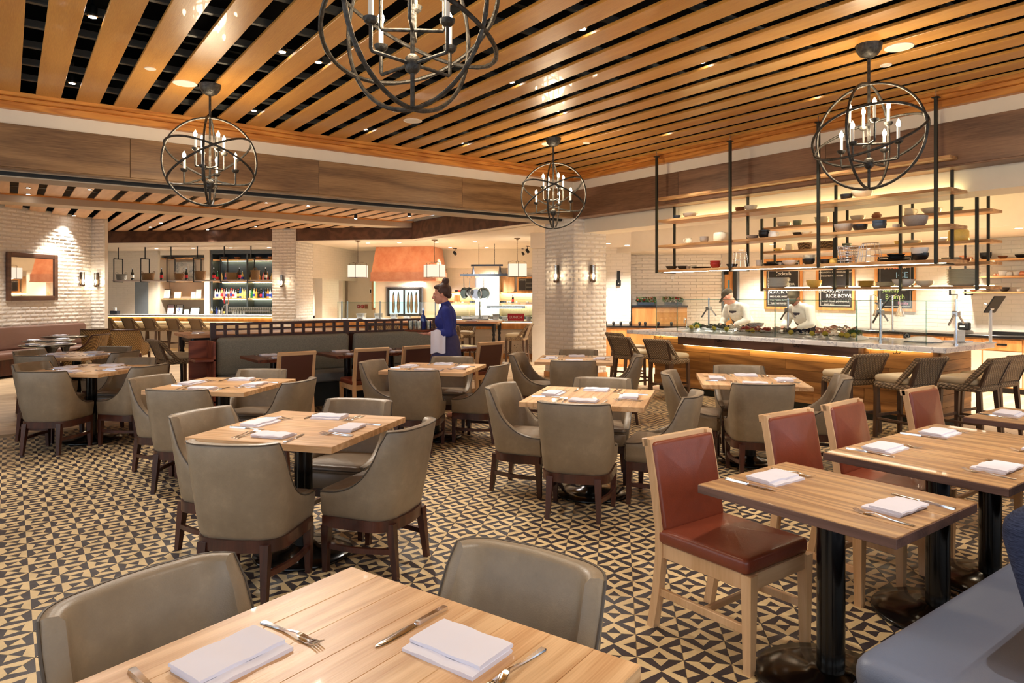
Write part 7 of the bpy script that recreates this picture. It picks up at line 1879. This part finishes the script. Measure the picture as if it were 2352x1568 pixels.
for u in (1100, 1136):
    c = Vector((*dg(tu(u, pb), pb), 0)); m = WB(); z = 2.34; k = 0
    while z < 2.89:
        m.tube([c+Vector((0.013*math.cos(a)*(1 if k % 2 else 0.2), 0.013*math.cos(a)*(0.2 if k % 2 else 1), z+0.02*math.sin(a))) for a in [2*PI*i/8 for i in range(8)]], 0.0035, 4, closed=True); z += 0.032; k += 1
    m.build('chain', 'black_metal', pr_)
hkm = MB().tube([(0,0,0.03),(0.012,0,0.045),(0,0,0.06),(0,0,0.0),(0,0,-0.06),(0.012,0,-0.075),(0.02,0,-0.06)], 0.0035, 5).mesh('hook', 'steel', 60)
for k in range(12):
    u = 1064 + k*9; x, y = dg(tu(u, pb-0.185), pb-0.185); put('hook', hkm, pr_, (x-pr_.location.x, y-pr_.location.y, 2.05-2.15), R(-45))
for u, r_, mat, lab, rz in ((1065, 0.15, 'pan_grey', 'dark frying pan hanging first on the pot rack', 10), (1079, 0.12, 'black_matte', 'small black pan hanging edge-on from the pot rack', -70), (1093, 0.17, 'steel', 'bright steel frying pan hanging from the pot rack', -45), (1111, 0.165, 'pan_grey', 'grey non-stick frying pan hanging from the pot rack', -40)):
    x, y = dg(tu(u, pb-0.19), pb-0.19); t = thing('frying_pan', lab, 'pan', (x, y, 1.97), R(rz), 'pans on the pot rack')
    MB().lathe([(0,-0.012),(r_*0.78,-0.012),(r_,0.03),(r_*1.02,0.032),(r_*0.97,0.03),(r_*0.76,0.0),(0,0.0)], n=26, M=Matrix.Translation((0,0,-0.25-r_)) @ Matrix.Rotation(R(90), 4, 'X')).build('bowl', mat, t, 40)
    MB().bar((0,-0.01,-0.25), (0,0.0,-0.01), 0.03, 0.012, taper=0.7).build('handle', 'steel', t, 0)

# ------------------------------------------------------------------ people
def ball(mb, c, r, rot=None, n=14, m=9):
    T = Matrix.Translation(c)
    if rot is not None: T = T @ rot
    T = T @ Matrix.Diagonal((r[0], r[1], r[2], 1))
    prof = [(math.sin(PI*i/m), -math.cos(PI*i/m)) for i in range(m+1)]
    prof[0] = (0, -1); prof[-1] = (0, 1)
    mb.lathe(prof, n=n, M=T)
def limb(mb, p, q, r1, r2, n=12):
    p, q = Vector(p), Vector(q); d = q-p; L = d.length
    rot = d.to_track_quat('Z', 'Y').to_matrix().to_4x4()
    prof = [(0, -r1)] + [(r1*math.sin(PI/2*i/4), -r1*math.cos(PI/2*i/4)) for i in range(1, 5)] + [(r2*math.cos(PI/2*i/4), L + r2*math.sin(PI/2*i/4)) for i in range(0, 4)] + [(0, L+r2)]
    mb.lathe(prof, n=n, M=Matrix.Translation(p) @ rot)
def fused(mb, name, mat, parent, voxel=0.012, smooth=6, **kw):
    o = mb.build(name, mat, parent, 0, **kw)
    o.data.shade_smooth()
    md = o.modifiers.new('remesh', 'REMESH'); md.mode = 'VOXEL'; md.voxel_size = voxel; md.use_smooth_shade = True
    ms = o.modifiers.new('smooth', 'SMOOTH'); ms.factor = 0.5; ms.iterations = smooth
    return o
def hand(mb, wrist, fwd, up, side, curl=0.5, s=1.0):
    """palm and five fingers; fwd along the hand, up = back of the hand, side = thumb side"""
    w, f, u = Vector(wrist), Vector(fwd).normalized(), Vector(up).normalized()
    sd = f.cross(u).normalized()*side
    palm = w + f*0.05*s
    for k in range(-1, 2): limb(mb, w + sd*0.018*k*s, w + f*0.085*s + sd*0.022*k*s, 0.019*s, 0.016*s, 8)
    for k, L in ((1.4, 0.070), (0.5, 0.080), (-0.45, 0.075), (-1.35, 0.058)):
        a = w + f*0.09*s + sd*0.021*k*s; b = a + (f*math.cos(curl*0.6) - u*math.sin(curl*0.6))*L*0.45*s
        c = b + (f*math.cos(curl*1.5) - u*math.sin(curl*1.5))*L*0.35*s; d = c + (f*math.cos(curl*2.3) - u*math.sin(curl*2.3))*L*0.28*s
        limb(mb, a, b, 0.0098*s, 0.0092*s, 7); limb(mb, b, c, 0.0092*s, 0.0085*s, 7); limb(mb, c, d, 0.0085*s, 0.0075*s, 7)
    a = w + f*0.03*s + sd*0.034*s; b = a + (f*0.6 + sd*0.75)*0.045*s; c = b + (f*0.95 + sd*0.1 - u*0.3)*0.035*s
    limb(mb, a, b, 0.013*s, 0.011*s, 7); limb(mb, b, c, 0.011*s, 0.009*s, 7)
def head_geo(mb, T):
    """skull, jaw, nose, lips, brow and ears in head space (chin to crown about 0.23), facing +y"""
    def B(c, r): ball(mb, T @ Vector(c), r, T.to_quaternion().to_matrix().to_4x4(), 16, 10)
    B((0,-0.012,0.135), (0.076,0.096,0.095)); B((0,0.03,0.075), (0.062,0.066,0.075)); B((0,0.045,0.028), (0.042,0.046,0.034)); B((0,0.078,0.022), (0.02,0.018,0.017))
    B((0,0.085,0.125), (0.05,0.022,0.018))
    limb(mb, T @ Vector((0,0.092,0.115)), T @ Vector((0,0.118,0.078)), 0.009, 0.014, 8)
    for s in (-1, 1):
        B((s*0.012,0.104,0.074), (0.010,0.010,0.008)); B((s*0.036,0.07,0.088), (0.022,0.022,0.018)); B((s*0.078,-0.005,0.10), (0.008,0.018,0.03))
    B((0,0.092,0.052), (0.022,0.010,0.006)); B((0,0.09,0.042), (0.019,0.010,0.007))
def face_bits(t, T, hair):
    for s in (-1, 1):
        m = MB(); ball(m, T @ Vector((s*0.032, 0.083, 0.108)), (0.011,0.008,0.008), None, 10, 6); m.build('eye', 'petal_white', t, 60)
        m = MB(); ball(m, T @ Vector((s*0.032, 0.089, 0.108)), (0.0055,0.004,0.0055), None, 8, 6); m.build('iris', 'hair_brown', t, 60)
        m = MB(); limb(m, T @ Vector((s*0.016, 0.094, 0.126)), T @ Vector((s*0.05, 0.08, 0.128)), 0.004, 0.003, 6); m.build('eyebrow', hair, t, 60)
    m = MB(); ball(m, T @ Vector((0, 0.099, 0.047)), (0.021,0.006,0.008), None, 10, 6); m.build('lips', 'lip', t, 60)
plain('lip', srgb(178,96,88), 0.5)

def server():
    x, y = at(1026, 8.45)
    t = thing('person', 'person in blue shirt and dark skirt carrying a tray of bottles past the booth', 'person', (x, y, 0), R(90-YAW+2))
    HT = Matrix.Translation((0, 0.045, 1.425)) @ Matrix.Rotation(R(-8), 4, 'X')
    b = MB()
    head_geo(b, HT)
    limb(b, (0,0.0,1.36), (0,0.03,1.46), 0.052, 0.05)
    ball(b, (0,0,1.22), (0.155,0.10,0.2)); ball(b, (0,0,1.0), (0.14,0.105,0.18)); ball(b, (0,-0.01,0.88), (0.165,0.12,0.14))
    for s in (-1, 1):
        ball(b, (s*0.165,-0.005,1.32), (0.05,0.055,0.055))
    # left arm carries the tray forward, right arm steadies it
    limb(b, (-0.18,-0.005,1.31), (-0.215,-0.045,1.07), 0.046, 0.038); limb(b, (-0.215,-0.045,1.07), (-0.15,0.19,1.055), 0.038, 0.026)
    hand(b, (-0.15,0.19,1.055), (0.25,1,0.0), (0,0,-1), 1, 0.15, 0.95)
    limb(b, (0.18,-0.005,1.31), (0.215,0.0,1.08), 0.046, 0.038); limb(b, (0.215,0.0,1.08), (0.13,0.22,1.06), 0.038, 0.026)
    hand(b, (0.13,0.22,1.06), (-0.2,1,0.05), (0,0,-1), -1, 0.2, 0.95)
    for s, fy, ky in ((-1, 0.18, 0.10), (1, -0.14, 0.02)):
        limb(b, (s*0.085,0,0.88), (s*0.09,ky,0.47), 0.085, 0.055); limb(b, (s*0.09,ky,0.47), (s*0.09,fy-0.04,0.085), 0.055, 0.036)
        limb(b, (s*0.09,fy-0.07,0.045), (s*0.09,fy+0.12,0.03), 0.042, 0.03)
    fused(b, 'body', 'skin', t, 0.0085, 3)
    face_bits(t, HT, 'hair_brown')
    h = MB(); Rm = HT.to_quaternion().to_matrix().to_4x4()
    ball(h, HT @ Vector((0,-0.03,0.15)), (0.086,0.10,0.098), Rm); ball(h, HT @ Vector((0,-0.085,0.10)), (0.06,0.04,0.06), Rm); ball(h, HT @ Vector((0,0.03,0.205)), (0.06,0.06,0.03), Rm)
    ball(h, HT @ Vector((0,-0.07,0.265)), (0.05,0.048,0.045), Rm); limb(h, HT @ Vector((0,-0.05,0.22)), HT @ Vector((0,-0.07,0.26)), 0.035, 0.04)
    for s in (-1, 1): limb(h, HT @ Vector((s*0.074,0.02,0.16)), HT @ Vector((s*0.076,-0.01,0.09)), 0.014, 0.006)
    fused(h, 'hair', 'hair_brown', t, 0.009, 3)
    c = MB()
    ball(c, (0,0,1.21), (0.175,0.125,0.215)); ball(c, (0,0,1.02), (0.16,0.13,0.17)); ball(c, (0,0.03,1.2), (0.13,0.12,0.12))
    limb(c, (-0.10,0,1.365), (0.10,0,1.365), 0.055, 0.055); limb(c, (0,-0.005,1.36), (0,0.012,1.405), 0.065, 0.062)
    for s, e, w in ((-1, (-0.215,-0.045,1.07), (-0.178,0.09,1.06)), (1, (0.215,0.0,1.08), (0.175,0.11,1.07))):
        limb(c, (s*0.165,0,1.32), (s*0.18,-0.005,1.31), 0.068, 0.066); limb(c, (s*0.18,-0.005,1.31), e, 0.066, 0.056); limb(c, e, w, 0.056, 0.048)
    fused(c, 'shirt', 'blue_shirt', t, 0.010, 4)
    k = MB(); rings = []
    for z, rx, ry, cy in ((1.03,0.162,0.135,0.0),(0.96,0.185,0.155,0.0),(0.86,0.20,0.17,0.0),(0.7,0.205,0.20,0.01),(0.5,0.21,0.235,0.02),(0.40,0.212,0.25,0.02)):
        rings.append([(rx*math.cos(2*PI*q/32), cy+(ry+0.008*math.sin(q*2.3+z*6))*math.sin(2*PI*q/32), z) for q in range(32)])
    rings += [[(p[0]*0.96, p[1]*0.96, p[2]) for p in r] for r in reversed(rings)]
    k.loft(rings, False, False); o = k.build('skirt', 'skirt_cloth', t, 60)
    cl = MB(); rings = []
    for z, dx in ((1.10,0.0),(1.07,0.015),(1.0,0.022),(0.9,0.026),(0.83,0.028)):
        rings.append([(-0.225-dx+0.012*math.sin(q*1.3), 0.0+q*0.022, z-0.01*math.sin(q)) for q in range(9)] + [(-0.21-dx+0.012*math.sin(q*1.3), 0.0+q*0.022, z-0.01*math.sin(q)) for q in range(8, -1, -1)])
    cl.loft(rings); o = cl.build('side_towel', 'linen', t, 50); recalc(o.data)
    f = Vector((math.cos(R(90-YAW+2)+PI/2), math.sin(R(90-YAW+2)+PI/2)))
    tx, ty = x + f.x*0.33, y + f.y*0.33; tz = 1.078
    tr = thing('serving_tray', 'round brown serving tray held by the person in blue', 'tray', (tx, ty, tz))
    MB().lathe([(0,0),(0.17,0.0),(0.19,0.012),(0.193,0.024),(0.187,0.024),(0.168,0.008),(0,0.006)], n=32).build('dish', 'red_wood', tr, 40)
    MB().tube([(0.191*math.cos(2*PI*q/32), 0.191*math.sin(2*PI*q/32), 0.024) for q in range(32)], 0.004, 6, closed=True).build('rim', 'bronze', tr)
    bottle(tx+0.03, ty-0.03, tz+0.008, 0, 6, 'dark blue bottle standing on the carried tray', 'drinks on the tray', 0.9)
    for q in range(5):
        a = q*1.25+0.4; put('tumbler', gl_me, None, (tx+0.115*math.cos(a), ty+0.115*math.sin(a), tz+0.008), label='clear tumbler standing on the carried tray', cat='glass', group='tumblers on the tray')
server()
def cook(u, X, turn, lab, skin, look):
    y = on_x(u, X)
    t = thing('person', lab, 'person', (X, y, 0), turn)
    lean = R(34)
    L = lambda x, yy, z: (x, yy + math.sin(lean)*(z-0.95), 0.95 + math.cos(lean)*(z-0.95))
    HT = Matrix.Translation(L(0, 0.03, 1.50)) @ Matrix.Rotation(R(look), 4, 'Z') @ Matrix.Rotation(R(-42), 4, 'X') 
    b = MB(); head_geo(b, HT)
    limb(b, L(0,0,1.43), L(0,0.02,1.53), 0.056, 0.054)
    ball(b, L(0,0,1.27), (0.165,0.11,0.2), Matrix.Rotation(-lean, 4, 'X')); ball(b, L(0,0,1.04), (0.15,0.115,0.18), Matrix.Rotation(-lean*0.6, 4, 'X')); ball(b, (0,-0.02,0.9), (0.165,0.12,0.14))
    arms = []
    for s in (-1, 1):
        sh, el, wr = L(s*0.195,0,1.38), (s*0.26, 0.27, 1.10), (s*0.15, 0.44, 1.02)
        arms.append((sh, el, wr)); limb(b, sh, el, 0.05, 0.04); limb(b, el, wr, 0.04, 0.028); hand(b, wr, (-s*0.3,1,-0.15), (0,0.1,1), -s, 0.6, 0.98)
        limb(b, (s*0.09,0,0.9), (s*0.10,0.03,0.48), 0.085, 0.058); limb(b, (s*0.10,0.03,0.48), (s*0.10,-0.02,0.09), 0.058, 0.04); limb(b, (s*0.10,-0.06,0.045), (s*0.10,0.13,0.032), 0.044, 0.032)
    fused(b, 'body', skin, t, 0.0095, 3)
    face_bits(t, HT, 'hair_brown')
    Rm = HT.to_quaternion().to_matrix().to_4x4()
    c = MB(); ball(c, HT @ Vector((0,-0.02,0.165)), (0.09,0.108,0.085), Rm); ball(c, HT @ Vector((0,0.11,0.15)), (0.07,0.075,0.012), Rm @ Matrix.Rotation(R(-12), 4, 'X')); fused(c, 'cap', 'cap_cloth', t, 0.009, 2)
    j = MB(); ball(j, L(0,0,1.27), (0.195,0.145,0.21), Matrix.Rotation(-lean, 4, 'X')); ball(j, L(0,0,1.06), (0.178,0.15,0.19), Matrix.Rotation(-lean*0.6, 4, 'X')); ball(j, (0,-0.02,0.86), (0.185,0.145,0.16))
    limb(j, L(-0.12,0,1.42), L(0.12,0,1.42), 0.062, 0.062); limb(j, L(0,0,1.42), L(0,0.012,1.47), 0.07, 0.064)
    for sh, el, wr in arms:
        limb(j, sh, el, 0.075, 0.062); limb(j, el, tuple(Vector(el).lerp(Vector(wr), 0.8)), 0.062, 0.05)
    fused(j, 'jacket', 'chef_white', t, 0.011, 5)
    a = MB(); rings = []
    for z in (1.32, 1.2, 1.05, 0.9, 0.7, 0.5):
        ring = []
        for q in range(13):
            w = (q/12-0.5)*2; hw = 0.12 if z > 1.25 else (0.19 if z > 0.95 else 0.22)
            px, py = hw*math.sin(w*1.2)/math.sin(1.2), 0.155*math.cos(w*1.15)
            p = L(px, py, z) if z > 0.95 else (px, py, z); ring.append(p)
        rings.append(ring + [(p[0], p[1]-0.012, p[2]) for p in reversed(ring)])
    a.loft(rings); o = a.build('apron', 'apron_dark', t, 60); recalc(o.data)
    g = MB()
    for s in (-1, 1):
        for q in range(3): limb(g, (s*0.08, -0.01, 0.84-q*0.24), (s*0.10, 0.0, 0.62-q*0.24), 0.10-q*0.012, 0.092-q*0.012)
    fused(g, 'trousers', 'apron_dark', t, 0.013, 3)
cook(1716, 10.15, R(80), 'cook in white jacket and dark cap bending by the tablet near the doorway', 'skin', -70)
cook(1868, 9.9, R(72), 'cook in white jacket, dark cap and apron leaning over the shrimp', 'skin_dark', 35)
